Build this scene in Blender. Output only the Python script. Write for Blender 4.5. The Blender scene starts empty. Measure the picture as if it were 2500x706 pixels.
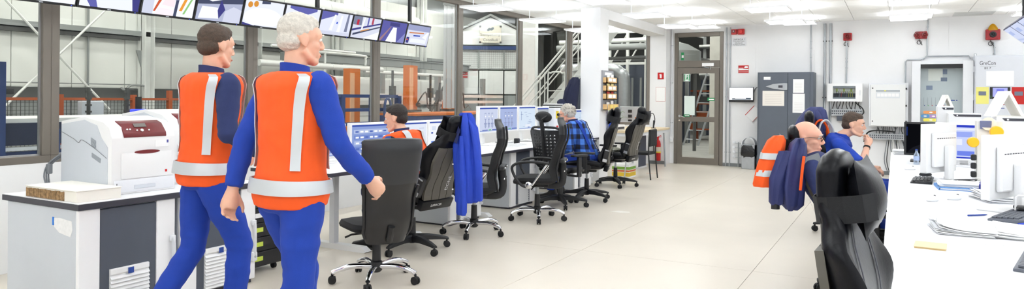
import bpy, bmesh, math, random
from mathutils import Vector, Matrix, Euler, noise
random.seed(7)
R = math.radians
PI = math.pi
sc = bpy.context.scene
C = sc.collection

# ------------------------------------------------------------------ camera
FPX, EYE, YAW, ROLL, HOR = 1700.0, 1.415, math.atan(935 / 1700.0), 0.0087, 239.0
cam_d = bpy.data.cameras.new('camera')
cam_d.sensor_fit = 'HORIZONTAL'
cam_d.sensor_width = 36.0
cam_d.lens = 36.0 * FPX / 2500.0
cam_d.shift_y = -(353.0 - HOR) / 2500.0
cam_d.clip_start = 0.05
cam = bpy.data.objects.new('camera', cam_d)
C.objects.link(cam)
cam.matrix_world = Matrix.Translation((0, 0, EYE)) @ (Matrix.Rotation(YAW, 4, 'Z') @ Matrix.Rotation(R(90), 4, 'X') @ Matrix.Rotation(ROLL, 4, 'Z'))
sc.camera = cam

# ------------------------------------------------------------------ world, exposure, lamp strengths
w = bpy.data.worlds.new('world')
sc.world = w
w.use_nodes = True
w.node_tree.nodes['Background'].inputs[0].default_value = (0.9, 0.95, 1.0, 1)
w.node_tree.nodes['Background'].inputs[1].default_value = 0.25
sc.view_settings.view_transform = 'Standard'
sc.view_settings.look = 'None'
sc.view_settings.gamma = 1.0
sc.view_settings.exposure = 0.3
sc.view_settings.use_curve_mapping = False
ROOM_FILL = 3.7      # emission of the light panels added under the ceiling
HALL_LAMP = 40.0      # emission of the high bay lamps in the hall


# ------------------------------------------------------------------ helpers: colour and materials
def lin(c):
    return tuple(((v / 255.0) / 12.92 if v / 255.0 <= 0.04045 else ((v / 255.0 + 0.055) / 1.055) ** 2.4) for v in c)


MATS = {}


def mat(name, rgb, rough=0.5, metal=0.0, var=0.0, scale=8.0, bump=0.0, bscale=60.0, coat=0.0, spec=0.5, trans=0.0, sheen=0.0, emit=0.0, alpha=1.0):
    if name in MATS:
        return MATS[name]
    m = bpy.data.materials.new(name)
    m.use_nodes = True
    nt = m.node_tree
    b = nt.nodes['Principled BSDF']
    col = lin(rgb) + (1,)
    b.inputs['Base Color'].default_value = col
    b.inputs['Roughness'].default_value = rough
    b.inputs['Metallic'].default_value = metal
    b.inputs['Specular IOR Level'].default_value = spec
    b.inputs['Coat Weight'].default_value = coat
    b.inputs['Transmission Weight'].default_value = trans
    b.inputs['Sheen Weight'].default_value = sheen
    if emit:
        b.inputs['Emission Color'].default_value = col
        b.inputs['Emission Strength'].default_value = emit
    if var or bump:
        tc = nt.nodes.new('ShaderNodeTexCoord')
    if var:
        n = nt.nodes.new('ShaderNodeTexNoise')
        n.inputs['Scale'].default_value = scale
        n.inputs['Detail'].default_value = 4
        nt.links.new(tc.outputs['Object'], n.inputs['Vector'])
        r = nt.nodes.new('ShaderNodeValToRGB')
        r.color_ramp.elements[0].position = 0.3
        r.color_ramp.elements[1].position = 0.7
        r.color_ramp.elements[0].color = tuple(max(0, v * (1 - var)) for v in col[:3]) + (1,)
        r.color_ramp.elements[1].color = tuple(min(1, v * (1 + var)) for v in col[:3]) + (1,)
        nt.links.new(n.outputs['Fac'], r.inputs['Fac'])
        nt.links.new(r.outputs['Color'], b.inputs['Base Color'])
    if bump:
        n2 = nt.nodes.new('ShaderNodeTexNoise')
        n2.inputs['Scale'].default_value = bscale
        n2.inputs['Detail'].default_value = 3
        nt.links.new(tc.outputs['Object'], n2.inputs['Vector'])
        bp = nt.nodes.new('ShaderNodeBump')
        bp.inputs['Strength'].default_value = bump
        bp.inputs['Distance'].default_value = 0.01
        nt.links.new(n2.outputs['Fac'], bp.inputs['Height'])
        nt.links.new(bp.outputs['Normal'], b.inputs['Normal'])
    MATS[name] = m
    return m


def emat(name, rgb, strength):
    if name in MATS:
        return MATS[name]
    m = bpy.data.materials.new(name)
    m.use_nodes = True
    nt = m.node_tree
    nt.nodes.remove(nt.nodes['Principled BSDF'])
    e = nt.nodes.new('ShaderNodeEmission')
    e.inputs[0].default_value = lin(rgb) + (1,)
    e.inputs[1].default_value = strength
    nt.links.new(e.outputs[0], nt.nodes['Material Output'].inputs[0])
    MATS[name] = m
    return m


def glassmat(name, tint, refl=0.006, rough=0.0):
    m = bpy.data.materials.new(name)
    m.use_nodes = True
    nt = m.node_tree
    nt.nodes.remove(nt.nodes['Principled BSDF'])
    t = nt.nodes.new('ShaderNodeBsdfTransparent')
    t.inputs[0].default_value = tuple(tint) + (1,)
    g = nt.nodes.new('ShaderNodeBsdfGlossy')
    g.inputs['Roughness'].default_value = rough
    f = nt.nodes.new('ShaderNodeLayerWeight')
    f.inputs[0].default_value = 0.22
    mu = nt.nodes.new('ShaderNodeMath')
    mu.operation = 'MULTIPLY_ADD'
    mu.inputs[1].default_value = 0.12
    mu.inputs[2].default_value = refl
    mx = nt.nodes.new('ShaderNodeMixShader')
    nt.links.new(f.outputs['Fresnel'], mu.inputs[0])
    nt.links.new(mu.outputs[0], mx.inputs[0])
    nt.links.new(t.outputs[0], mx.inputs[1])
    nt.links.new(g.outputs[0], mx.inputs[2])
    nt.links.new(mx.outputs[0], nt.nodes['Material Output'].inputs[0])
    MATS[name] = m
    return m


# ------------------------------------------------------------------ helpers: shapes added to a bmesh
ID = Matrix.Identity(4)


def T(x, y, z):
    return Matrix.Translation((x, y, z))


def RX(a):
    return Matrix.Rotation(R(a), 4, 'X')


def RY(a):
    return Matrix.Rotation(R(a), 4, 'Y')


def RZ(a):
    return Matrix.Rotation(R(a), 4, 'Z')


def box(bm, c, s, bev=0.0, M=ID, seg=2):
    r = bmesh.ops.create_cube(bm, size=1.0, matrix=M @ Matrix.Translation(c) @ Matrix.Diagonal((s[0], s[1], s[2], 1)))
    if bev:
        es = set()
        for v in r['verts']:
            es.update(v.link_edges)
        bmesh.ops.bevel(bm, geom=list(es), offset=min(bev, min(s) * 0.49), segments=seg, profile=0.5, affect='EDGES')
    return bm


def bx(bm, x0, x1, y0, y1, z0, z1, bev=0.0, M=ID, seg=2):
    return box(bm, ((x0 + x1) / 2, (y0 + y1) / 2, (z0 + z1) / 2), (abs(x1 - x0), abs(y1 - y0), abs(z1 - z0)), bev, M, seg)


def loft(bm, rings, caps=True, closed=True):
    vs = [[bm.verts.new(p) for p in r] for r in rings]
    n = len(vs[0])
    for i in range(len(vs) - 1):
        for j in range(n if closed else n - 1):
            k = (j + 1) % n
            bm.faces.new((vs[i][j], vs[i][k], vs[i + 1][k], vs[i + 1][j]))
    if caps and closed:
        bm.faces.new(list(reversed(vs[0])))
        bm.faces.new(vs[-1])
    return vs


def frame_of(t):
    t = t.normalized()
    a = Vector((0, 0, 1)) if abs(t.z) < 0.9 else Vector((1, 0, 0))
    x = t.cross(a).normalized()
    return x, t.cross(x).normalized()


def tube(bm, pts, r, seg=8, M=ID, caps=True, flat=1.0):
    pts = [M @ Vector(p) for p in pts]
    n = len(pts)
    rs = r if isinstance(r, (list, tuple)) else [r] * n
    tang = []
    for i in range(n):
        t = (pts[min(i + 1, n - 1)] - pts[max(i - 1, 0)])
        tang.append(t.normalized())
    x, y = frame_of(tang[0])
    rings = []
    for i in range(n):
        if i:
            x = (x - tang[i] * x.dot(tang[i])).normalized()
            y = tang[i].cross(x).normalized()
        rings.append([pts[i] + (x * math.cos(2 * PI * k / seg) + y * math.sin(2 * PI * k / seg) * flat) * rs[i] for k in range(seg)])
    loft(bm, rings, caps)
    return bm


def cyl(bm, p0, p1, r0, r1=None, seg=12, M=ID):
    return tube(bm, [p0, p1], [r0, r0 if r1 is None else r1], seg, M)


def arc(pts, n=6):
    """smooth a polyline (Catmull-Rom)"""
    P = [Vector(p) for p in pts]
    out = []
    for i in range(len(P) - 1):
        p0 = P[max(i - 1, 0)]; p1 = P[i]; p2 = P[i + 1]; p3 = P[min(i + 2, len(P) - 1)]
        for k in range(n):
            t = k / n
            out.append(0.5 * ((2 * p1) + (p2 - p0) * t + (2 * p0 - 5 * p1 + 4 * p2 - p3) * t * t + (3 * p1 - p0 - 3 * p2 + p3) * t ** 3))
    out.append(P[-1])
    return out


def lathe(bm, prof, seg=16, M=ID):
    rings = [[M @ Vector((r * math.cos(2 * PI * k / seg), r * math.sin(2 * PI * k / seg), z)) for k in range(seg)] for r, z in prof]
    loft(bm, rings, True)
    return bm


def prism(bm, poly, vec, M=ID, bev=0.0):
    """extrude a 3-D polygon along vec"""
    v = Vector(vec)
    a = [bm.verts.new(M @ Vector(p)) for p in poly]
    b = [bm.verts.new(M @ (Vector(p) + v)) for p in poly]
    n = len(a)
    fs = [bm.faces.new(list(reversed(a))), bm.faces.new(b)]
    for i in range(n):
        fs.append(bm.faces.new((a[i], a[(i + 1) % n], b[(i + 1) % n], b[i])))
    if bev:
        es = set()
        for f in fs:
            es.update(f.edges)
        bmesh.ops.bevel(bm, geom=list(es), offset=bev, segments=2, profile=0.5, affect='EDGES')
    return bm


def ball(bm, c, r, M=ID, u=14, v=8):
    r = (r, r, r) if not isinstance(r, (tuple, list)) else r
    A = M @ Matrix.Translation(c) @ Matrix.Diagonal((r[0], r[1], r[2], 1))
    top = bm.verts.new(A @ Vector((0, 0, 1)))
    bot = bm.verts.new(A @ Vector((0, 0, -1)))
    vs = [[bm.verts.new(A @ Vector((math.sin(PI * i / v) * math.cos(2 * PI * k / u), math.sin(PI * i / v) * math.sin(2 * PI * k / u), math.cos(PI * i / v)))) for k in range(u)] for i in range(1, v)]
    for k in range(u):
        j = (k + 1) % u
        bm.faces.new((top, vs[0][k], vs[0][j]))
        bm.faces.new((bot, vs[-1][j], vs[-1][k]))
        for i in range(v - 2):
            bm.faces.new((vs[i][k], vs[i + 1][k], vs[i + 1][j], vs[i][j]))
    return bm


def quad(bm, pts, M=ID, mi=0):
    f = bm.faces.new([bm.verts.new(M @ Vector(p)) for p in pts])
    f.material_index = mi
    return f


def rrect(cx, cz, w, h, r, n=4):
    """rounded rectangle outline as 2-D points"""
    r = min(r, w * 0.49, h * 0.49)
    out = []
    for sx, sz, a0 in ((1, 1, 0), (-1, 1, 90), (-1, -1, 180), (1, -1, 270)):
        for k in range(n + 1):
            a = R(a0 + 90 * k / n)
            out.append((cx + sx * (w / 2 - r) + r * math.cos(a), cz + sz * (h / 2 - r) + r * math.sin(a)))
    return out


def BM():
    return bmesh.new()


# ------------------------------------------------------------------ helpers: objects
def obj(name, bm, m, parent=None, smooth=False, kind=None, label=None, norm=True):
    if norm:
        bmesh.ops.recalc_face_normals(bm, faces=bm.faces[:])
    me = bpy.data.meshes.new(name)
    bm.to_mesh(me)
    bm.free()
    for mm in (m if isinstance(m, (list, tuple)) else [m]):
        me.materials.append(mm)
    if smooth:
        for p in me.polygons:
            p.use_smooth = True
        if smooth != 'all':
            try:
                me.set_sharp_from_angle(angle=R(38))
            except Exception:
                pass
    o = bpy.data.objects.new(name, me)
    C.objects.link(o)
    if parent is not None:
        o.parent = parent
    if kind:
        o['kind'] = kind
    if label:
        o['label'] = label
    return o


def inst(src, parent=None, loc=None, rot=None, scale=None, name=None):
    o = src.copy()
    if name:
        o.name = name
    C.objects.link(o)
    if parent is not None:
        o.parent = parent
    if loc is not None:
        o.location = loc
    if rot is not None:
        o.rotation_euler = rot
    if scale is not None:
        o.scale = scale
    return o


def thing(name, label, cat, loc=(0, 0, 0), rz=0.0, group=None):
    o = bpy.data.objects.new(name, None)
    o.empty_display_size = 0.1
    C.objects.link(o)
    o.location = loc
    o.rotation_euler = (0, 0, R(rz))
    tag(o, label, cat, group)
    return o


def tag(o, label, cat, group=None):
    o['label'] = label
    o['category'] = cat
    if group:
        o['group'] = group
    return o


def struct(name, bm, m, parent=None, smooth=False):
    return obj(name, bm, m, parent, smooth, kind='structure' if parent is None else None)


def clone(root, loc, rz, label, group=None, scale=None):
    r = root.copy()
    C.objects.link(r)
    r.location = loc
    r.rotation_euler = (0, 0, R(rz))
    if scale:
        r.scale = scale
    r['label'] = label
    if group:
        r['group'] = group
    for ch in list(root.children):
        c2 = ch.copy()
        C.objects.link(c2)
        c2.parent = r
        for g in list(ch.children):
            d = g.copy()
            C.objects.link(d)
            d.parent = c2
    return r


def text(name, s, size, m, parent=None, M=ID, align='CENTER', thick=0.0006, sx=1.0):
    """flat lettering, in the local XY plane of M, converted to a mesh"""
    cu = bpy.data.curves.new(name, 'FONT')
    cu.body = s
    cu.size = size
    cu.align_x = align
    cu.align_y = 'CENTER'
    cu.extrude = thick
    cu.resolution_u = 2
    tmp = bpy.data.objects.new('tmp', cu)
    me = bpy.data.meshes.new_from_object(tmp)
    bpy.data.objects.remove(tmp)
    me.name = name
    me.transform(M @ Matrix.Diagonal((sx, 1, 1, 1)))
    me.materials.clear()
    me.materials.append(m)
    o = bpy.data.objects.new(name, me)
    C.objects.link(o)
    if parent is not None:
        o.parent = parent
    return o


def art(name, shapes, M, parent, gain=1.0, lit=True, step=0.0004):
    """flat print or a screen picture: list of (polygon 2-D, rgb); each one a hair in front of the last"""
    bm = BM()
    mats = []
    idx = {}
    for i, (poly, rgb) in enumerate(shapes):
        if rgb not in idx:
            idx[rgb] = len(mats)
            key = ('lit' if lit else 'print') + '_%d_%d_%d_%g' % (rgb + (gain,))
            mats.append(emat(key, rgb, gain) if lit else mat(key, rgb, 0.7))
        quad(bm, [(p[0], p[1], i * step) for p in poly], M, idx[rgb])
    me = bpy.data.meshes.new(name)
    bm.to_mesh(me)
    bm.free()
    for mm in mats:
        me.materials.append(mm)
    o = bpy.data.objects.new(name, me)
    C.objects.link(o)
    if parent is not None:
        o.parent = parent
    return o


def rc(x0, x1, y0, y1):
    return [(x0, y0), (x1, y0), (x1, y1), (x0, y1)]


def face_m(origin, right, up):
    """matrix whose X axis is right, Y axis is up, Z axis the outward normal"""
    x = Vector(right).normalized()
    y = Vector(up).normalized()
    z = x.cross(y).normalized()
    y = z.cross(x)
    m = Matrix(((x.x, y.x, z.x, origin[0]), (x.y, y.y, z.y, origin[1]), (x.z, y.z, z.z, origin[2]), (0, 0, 0, 1)))
    return m


# ------------------------------------------------------------------ common materials
M_WHITE = mat('white_paint', (244, 244, 245), 0.55, var=0.015, scale=3)
M_WALL = mat('wall_white', (240, 240, 241), 0.6, var=0.02, scale=1.5, bump=0.02, bscale=90)
M_TILE = mat('ceiling_tile', (248, 248, 247), 0.85, bump=0.05, bscale=220)
M_FLOOR = mat('floor_vinyl', (220, 211, 197), 0.34, var=0.035, scale=1.2, bump=0.015, bscale=30)
M_FRAME = mat('bronze_frame', (122, 115, 107), 0.42, metal=0.35, var=0.03, scale=5)
M_ALU = mat('aluminium', (196, 198, 202), 0.3, metal=0.9)
M_CHROME = mat('chrome', (225, 226, 230), 0.08, metal=1.0)
M_BLACK = mat('black_plastic', (26, 27, 30), 0.45, var=0.08, scale=20)
M_RUBBER = mat('black_rubber', (20, 20, 22), 0.7)
M_DARK = mat('dark_edge', (58, 58, 68), 0.5)
M_DGREY = mat('anthracite_door', (78, 84, 96), 0.5, var=0.03)
M_LGREY = mat('light_grey_panel', (205, 210, 217), 0.45, var=0.03, scale=2)
M_GREYW = mat('grey_white_plastic', (228, 230, 234), 0.45)
M_BEIGEP = mat('off_white_plastic', (238, 238, 238), 0.4)
M_TOP = mat('worktop_white', (243, 243, 245), 0.4, var=0.01)
M_STEEL = mat('galvanised_steel', (176, 180, 184), 0.38, metal=0.75, var=0.06, scale=12)
M_LEATHER = mat('black_leather', (13, 14, 19), 0.3, var=0.1, scale=10, bump=0.05, bscale=140, spec=0.2)
M_FABRIC = mat('black_fabric', (22, 23, 26), 0.85, bump=0.12, bscale=400)
M_CABLE = mat('black_cable', (22, 22, 24), 0.5)
M_GCABLE = mat('grey_cable', (120, 124, 130), 0.5)
M_PAPER = mat('paper_white', (246, 246, 246), 0.8)
M_RED = mat('red_paint', (196, 22, 24), 0.4)
M_ORANGE = mat('orange_vest', (250, 92, 22), 0.75, var=0.04, bump=0.1, bscale=300)
M_REFL = mat('reflective_tape', (206, 210, 214), 0.4, metal=0.2)
M_NAVY = mat('navy_cloth', (38, 50, 96), 0.85, var=0.06, scale=5, bump=0.1, bscale=260)
M_BLUE = mat('work_blue_cloth', (24, 62, 165), 0.85, var=0.08, scale=6, bump=0.1, bscale=260)
M_GLASS = glassmat('window_glass', (0.95, 0.965, 0.955))
# ================================================================== the room shell
ZC = 2.97
# floor: vinyl sheets laid along the room, thin dark joints between them
bm = BM(); bx(bm, -6.25, 4.6, -3.1, 15.35, -0.12, -0.004)
floor = struct('floor', bm, mat('floor_joint', (150, 144, 132), 0.7))
xs = [-6.1, -4.55, -2.55, -0.97 - 0.0, 0.6, 2.6, 4.5]
xs[3] = -1.02
for i in range(6):
    for y0, y1 in ((-3.0, 6.0), (6.0, 15.2)):
        bm = BM(); bx(bm, xs[i] + 0.002, xs[i + 1] - 0.002, y0 + 0.002, y1 - 0.002, -0.004, 0.0)
        struct('floor_sheet', bm, M_FLOOR, floor)

# ceiling: slab, and suspended tiles with added light panels hung below the grid
bm = BM(); bx(bm, -6.25, 4.6, -3.1, 15.35, ZC + 0.03, ZC + 0.12)
ceiling = struct('ceiling', bm, M_TILE)
GX, GY = 0.6, 0.6
fill_cells = set()
for ix in (1, 4, 7, 10, 13, 16):
    for iy in range(1, 30, 3):
        fill_cells.add((ix, iy))
NX, NY = 18, 31
tile_src = None
X0c, Y0c = -6.1, -3.0
bm = BM(); box(bm, (0, 0, 0), (GX - 0.006, GY - 0.006, 0.02), 0.004, seg=1)
tile_src = struct('ceiling_tile', bm, M_TILE, ceiling)
tile_src.location = (X0c + 0.3, Y0c + 0.3 + 15 * 0.6, ZC + 0.01)
bm = BM()
for ix in range(NX):
    for iy in range(NY):
        if (ix, iy) == (0, 15):
            continue
        x = X0c + (ix + 0.5) * GX; y = Y0c + (iy + 0.5) * GY
        if x + 0.3 > 4.55 or y > 15.2:
            continue
        yh = min(GY - 0.006, 15.19 - (y - 0.3)) if y + 0.3 > 15.19 else GY - 0.006
        if y > 8.5 and x < 2.3 and yh > 0.59:
            inst(tile_src, ceiling, (x, y, ZC + 0.01))
        else:
            bx(bm, x - 0.297, x + 0.297, y - 0.297, y - 0.297 + yh, ZC, ZC + 0.02)
o = struct('ceiling_tile_field', bm, M_TILE, ceiling)
o['kind'] = 'stuff'
M_LIT = emat('fill_diffuser', (246, 251, 255), ROOM_FILL)
lp = None  # panels below are added to supply the room light
for (ix, iy) in sorted(fill_cells):
    x = X0c + (ix + 0.5) * GX; y = Y0c + (iy + 0.5) * GY
    if y > 14.9:
        continue
    row = ['window side', 'left desk side', 'left aisle', 'right aisle', 'right desk side', 'far right'][(1, 4, 7, 10, 13, 16).index(ix)]
    if lp is None:
        lp = thing('added_light_panel', 'added square white light panel hung under the white tiled ceiling to light the room', 'ceiling light', (x, y, ZC), 0, 'added ceiling light panels')
        bm = BM()
        for (a, b_, c_, d_) in ((-.297, .297, -.297, -.282), (-.297, .297, .282, .297), (-.297, -.282, -.282, .282), (.282, .297, -.282, .282)):
            bx(bm, a, b_, c_, d_, -0.265, -0.235)
        obj('frame', bm, M_WHITE, lp)
        bm = BM(); bx(bm, -.282, .282, -.282, .282, -0.26, -0.24)
        obj('diffuser', bm, M_LIT, lp)
        bm = BM(); bx(bm, -.282, .282, -.282, .282, -0.24, -0.236); obj('added_uplight', bm, emat('fill_uplight', (246, 251, 255), ROOM_FILL * 3.2), lp)  # glowing top face, added to whiten the ceiling above it
        for sx in (-1, 1):
            bm = BM(); bx(bm, sx * .25 - .004, sx * .25 + .004, -.004, .004, -0.236, 0); obj('hanger', bm, M_STEEL, lp)
    else:
        clone(lp, (x, y, ZC), 0, lp['label'], 'added ceiling light panels', None if y < 12.4 else (1, 1, .4))

# left wall: low wall under a band of windows
bm = BM(); bx(bm, -6.25, -6.1, -3.1, 13.62, 0, 0.85)
struct('wall_left', bm, M_WALL)
bm = BM(); bx(bm, -6.25, -6.1, -3.1, 13.62, 2.945, ZC + .03)
struct('trim_1', bm, M_FRAME)
MY = [-0.9, 1.15, 3.2, 5.255, 7.32, 9.37, 11.42, 13.62]


def window(n, p0, p1, z0=0.85, z1=2.945, fw=0.065, dep=0.07):
    """one glazed unit between p0 and p1 (its left and right ends seen from the room)"""
    p0 = Vector((p0[0], p0[1], 0)); p1 = Vector((p1[0], p1[1], 0))
    L = (p1 - p0).length
    d = (p1 - p0).normalized()
    root = bpy.data.objects.new('window_%d' % n, None)
    C.objects.link(root)
    root.location = p0
    root.rotation_euler = (0, 0, math.atan2(d.y, d.x))
    root['kind'] = 'structure'
    # local: x along the wall, +y away from the room
    for nm, a in (('bottom_rail', (0, L, z0, z0 + 0.06)), ('top_rail', (0, L, z1 - 0.05, z1)), ('mullion', (0, fw, z0 + 0.06, z1 - 0.05)), ('mullion', (L - fw, L, z0 + 0.06, z1 - 0.05))):
        bm = BM(); bx(bm, a[0], a[1], -0.005, dep, a[2], a[3], 0.004, seg=1)
        obj(nm, bm, M_FRAME, root)
    bm = BM()
    g = 0.012
    bx(bm, fw, fw + g, 0.03, 0.05, z0 + 0.06, z1 - 0.05); bx(bm, L - fw - g, L - fw, 0.03, 0.05, z0 + 0.06, z1 - 0.05)
    bx(bm, fw + g, L - fw - g, 0.03, 0.05, z0 + 0.06, z0 + 0.072)
    obj('glazing_bead', bm, M_ALU, root)
    bm = BM(); bx(bm, fw, L - fw, 0.034, 0.042, z0 + 0.06, z1 - 0.05)
    obj('pane', bm, M_GLASS, root)
    return root


wn = 1
for i in range(len(MY) - 1):
    window(wn, (-6.1, MY[i]), (-6.1, MY[i + 1])); wn += 1
# slanting corner with two windows, then a short wall and the step to the back wall
CA, CB = Vector((-6.1, 13.62)), Vector((-4.72, 14.85))
mid = CA.lerp(CB, 0.42)
window(wn, CA, mid); wn += 1
window(wn, mid, CB); wn += 1
dn = (CB - CA).normalized(); nn = Vector((-dn.y, dn.x)) * 0.15


def wallprism(name, poly, z0, z1, m=M_WALL):
    bm = BM(); prism(bm, [(p[0], p[1], z0) for p in poly], (0, 0, z1 - z0))
    return struct(name, bm, m)


wallprism('wall_corner', [CA, CB, CB + nn, CA + nn], 0, 0.85)
wallprism('trim_2', [CA, CB, CB + nn, CA + nn], 2.945, ZC + .03, M_FRAME)
wallprism('wall_step', [(-4.72, 14.85), (-4.36, 14.85), (-4.36, 15.2), (-4.36, 15.35), (-4.72, 15.35)], 0, ZC + .03)
bm = BM()
bx(bm, -4.36, -4.27, 15.2, 15.35, 0, ZC + .03)
bx(bm, -4.27, -3.215, 15.2, 15.35, 2.875, ZC + .03)
bx(bm, -3.215, 4.6, 15.204, 15.35, 0, ZC + .03)
wb = struct('wall_back', bm, M_WALL)
px_ = [-3.215, -2.56, -1.42, -.28, .86, 2.0, 3.14, 4.5]
for i in range(7):
    bm = BM(); bx(bm, px_[i] + .002, px_[i + 1] - .002, 15.2, 15.204, 0, ZC + .02); struct('wall_panel', bm, M_WALL, wb)
bm = BM(); bx(bm, 4.5, 4.6, -3.1, 15.2, 0, ZC + .03); struct('wall_right', bm, M_WALL)
bm = BM(); bx(bm, -6.25, 4.6, -3.1, -3.0, 0, ZC + .03); struct('wall_front', bm, M_WALL)
# column and the beam that runs from it to the back wall
bm = BM(); bx(bm, -4.76, -4.4, 11.1, 11.5, 0, ZC, 0.006, seg=1); struct('wall_column', bm, M_WALL)
bm = BM(); bx(bm, -4.76, -4.4, 11.5, 15.2, 2.8, ZC, 0.004, seg=1); struct('wall_beam', bm, M_WALL)
# grey skirting along the back wall
bm = BM()
bx(bm, -3.21, 4.5, 15.185, 15.2, 0, 0.07); struct('baseboard_back', bm, mat('skirting_grey', (128, 132, 134), 0.6))
bm = BM(); bx(bm, -4.72, -4.36, 14.835, 14.85, 0, 0.07); struct('baseboard_step', bm, MATS['skirting_grey'])

# the door to the hall, with a fixed light over it
dr = bpy.data.objects.new('door_1', None); C.objects.link(dr); dr['kind'] = 'structure'
dr.location = (-4.27, 15.2, 0)
DW = 1.055
for nm, a in (('door_frame', (0, 0.075, 0, 2.87)), ('door_frame', (DW - 0.075, DW, 0, 2.87)), ('door_frame', (0.075, DW - 0.075, 2.78, 2.87)), ('door_frame', (0.075, DW - 0.075, 2.11, 2.26))):
    bm = BM(); bx(bm, a[0], a[1], -0.02, 0.08, a[2], a[3], 0.004, seg=1); obj(nm, bm, M_FRAME, dr)
bm = BM(); bx(bm, .075, DW - .075, .034, .042, 2.26, 2.78); obj('pane', bm, M_GLASS, dr)
leaf = bpy.data.objects.new('door_leaf', None)
bm = BM()
x0, x1 = 0.08, DW - 0.08
bx(bm, x0, x0 + .095, -0.035, 0.03, 0.01, 2.1); bx(bm, x1 - .095, x1, -0.035, 0.03, 0.01, 2.1)
bx(bm, x0 + .095, x1 - .095, -0.035, 0.03, 0.01, 0.15); bx(bm, x0 + .095, x1 - .095, -0.035, 0.03, 1.98, 2.1); bx(bm, x0 + .095, x1 - .095, -0.035, 0.03, 0.93, 1.04)
leaf = obj('door_leaf', bm, M_FRAME, dr)
for z0, z1 in ((.15, .93), (1.04, 1.98)):
    bm = BM(); bx(bm, x0 + .095, x1 - .095, -0.006, 0.002, z0, z1); obj('pane', bm, M_GLASS, leaf)
bm = BM()
cyl(bm, (x0 + .05, -.035, 1.05), (x0 + .05, -.085, 1.05), .009); tube(bm, arc([(x0 + .05, -.085, 1.05), (x0 + .1, -.087, 1.045), (x0 + .18, -.083, 1.02)], 4), .009)
lathe(bm, [(.026, 0), (.026, .006)], 16, T(x0 + .05, -.035, 1.05) @ RX(90))
obj('door_handle', bm, M_CHROME, leaf, True)
bm = BM(); lathe(bm, [(.022, 0), (.022, .007), (.008, .008)], 16, T(x0 + .05, -.035, .96) @ RX(90)); obj('lock', bm, M_CHROME, leaf, True)
bm = BM(); bx(bm, 0.62, 0.87, -.09, -.036, 2.13, 2.2, .006); obj('door_closer', bm, M_WHITE, dr)
bm = BM(); tube(bm, [(.7, -.06, 2.13), (.68, -.13, 2.115), (.76, -.05, 2.09)], .007, 6); tube(bm, [(.8, -.05, 2.13), (.79, -.06, 2.06)], .007, 6); obj('closer_arm', bm, M_STEEL, dr)
# ================================================================== the factory hall beyond the windows
H_CLAD = mat('cladding_cream', (226, 228, 224), 0.55, var=0.03, scale=1.2)
H_GREY = mat('hall_grey_steel', (138, 142, 142), 0.5, var=0.06, scale=2)
H_DGREY = mat('hall_dark_steel', (78, 80, 80), 0.55, var=0.08, scale=3)
H_CONC = mat('concrete', (158, 158, 154), 0.75, var=0.1, scale=2, bump=0.1, bscale=40)
H_BLUE = mat('machine_blue', (32, 58, 112), 0.45, var=0.08, scale=4)
H_ORANGE = mat('machine_orange', (206, 112, 44), 0.5, var=0.06, scale=4)
H_RUST = mat('fence_orange_brown', (172, 84, 42), 0.6)
H_WPIPE = mat('white_pipe', (226, 228, 226), 0.4, var=0.03)
H_YEL = mat('floor_yellow', (236, 208, 60), 0.6)
HZ = 6.6
bm = BM(); bx(bm, -18, 9, -6, 36, -0.2, -0.13); struct('floor_hall', bm, H_CONC)
bm = BM(); bx(bm, -18, 9, -6, 36, -0.13, -0.012)
bmesh.ops.delete(bm, geom=bm.verts[:], context='VERTS')
bx(bm, -18, -6.25, -6, 36, -0.13, -0.01); bx(bm, -6.25, 9, 15.35, 36, -0.13, -0.01)
struct('floor_hall_slab', bm, H_CONC)
bm = BM(); bx(bm, -18, 9, -6, 36, HZ, HZ + .1); struct('ceiling_hall', bm, mat('hall_roof', (170, 172, 172), 0.7))
bm = BM(); bx(bm, -14.3, -14.06, -6, 22.6, 0, HZ); hw = struct('wall_hall_left', bm, H_GREY)
src = None
for i in range(26):
    y0 = -5.0 + i * 1.06
    if y0 > 21.5:
        break
    for z0, z1, mm in ((0, 1.32, H_GREY), (1.54, 2.55, H_CLAD), (2.74, 4.4, H_CLAD)):
        bm = BM(); bx(bm, -14.06, -14.0, y0 + .006, y0 + 1.054, z0, z1, .006, seg=1); struct('cladding_panel', bm, mm, hw)
for z0, z1, dx, mm in ((1.32, 1.54, .05, H_DGREY), (2.55, 2.62, .12, H_DGREY), (2.64, 2.74, .16, H_GREY)):
    bm = BM(); bx(bm, -14.06, -14.0 + dx, -5, 22.5, z0, z1); struct('cladding_rail', bm, mm, hw)
bm = BM(); bx(bm, -18, 9, 35.8, 36, 0, HZ); struct('wall_hall_back', bm, mat('hall_far_wall', (120, 122, 122), .7, var=.15, scale=1))
bm = BM(); bx(bm, -18, -17.8, -6, 36, 0, HZ); struct('wall_hall_far', bm, H_GREY)
bm = BM(); bx(bm, -18, -6.25, -6, -5.8, 0, HZ); struct('wall_hall_front', bm, H_CLAD)
bm = BM(); bx(bm, 8.8, 9, 15.35, 36, 0, HZ); struct('wall_hall_right', bm, H_GREY)


def ibeam(bm, p0, h, w, t=0.02, M=ID):
    x, y, z = p0
    bx(bm, x - w / 2, x + w / 2, y - h / 2, y - h / 2 + t, z, HZ, M=M); bx(bm, x - w / 2, x + w / 2, y + h / 2 - t, y + h / 2, z, HZ, M=M); bx(bm, x - t / 2, x + t / 2, y - h / 2, y + h / 2, z, HZ, M=M)


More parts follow.
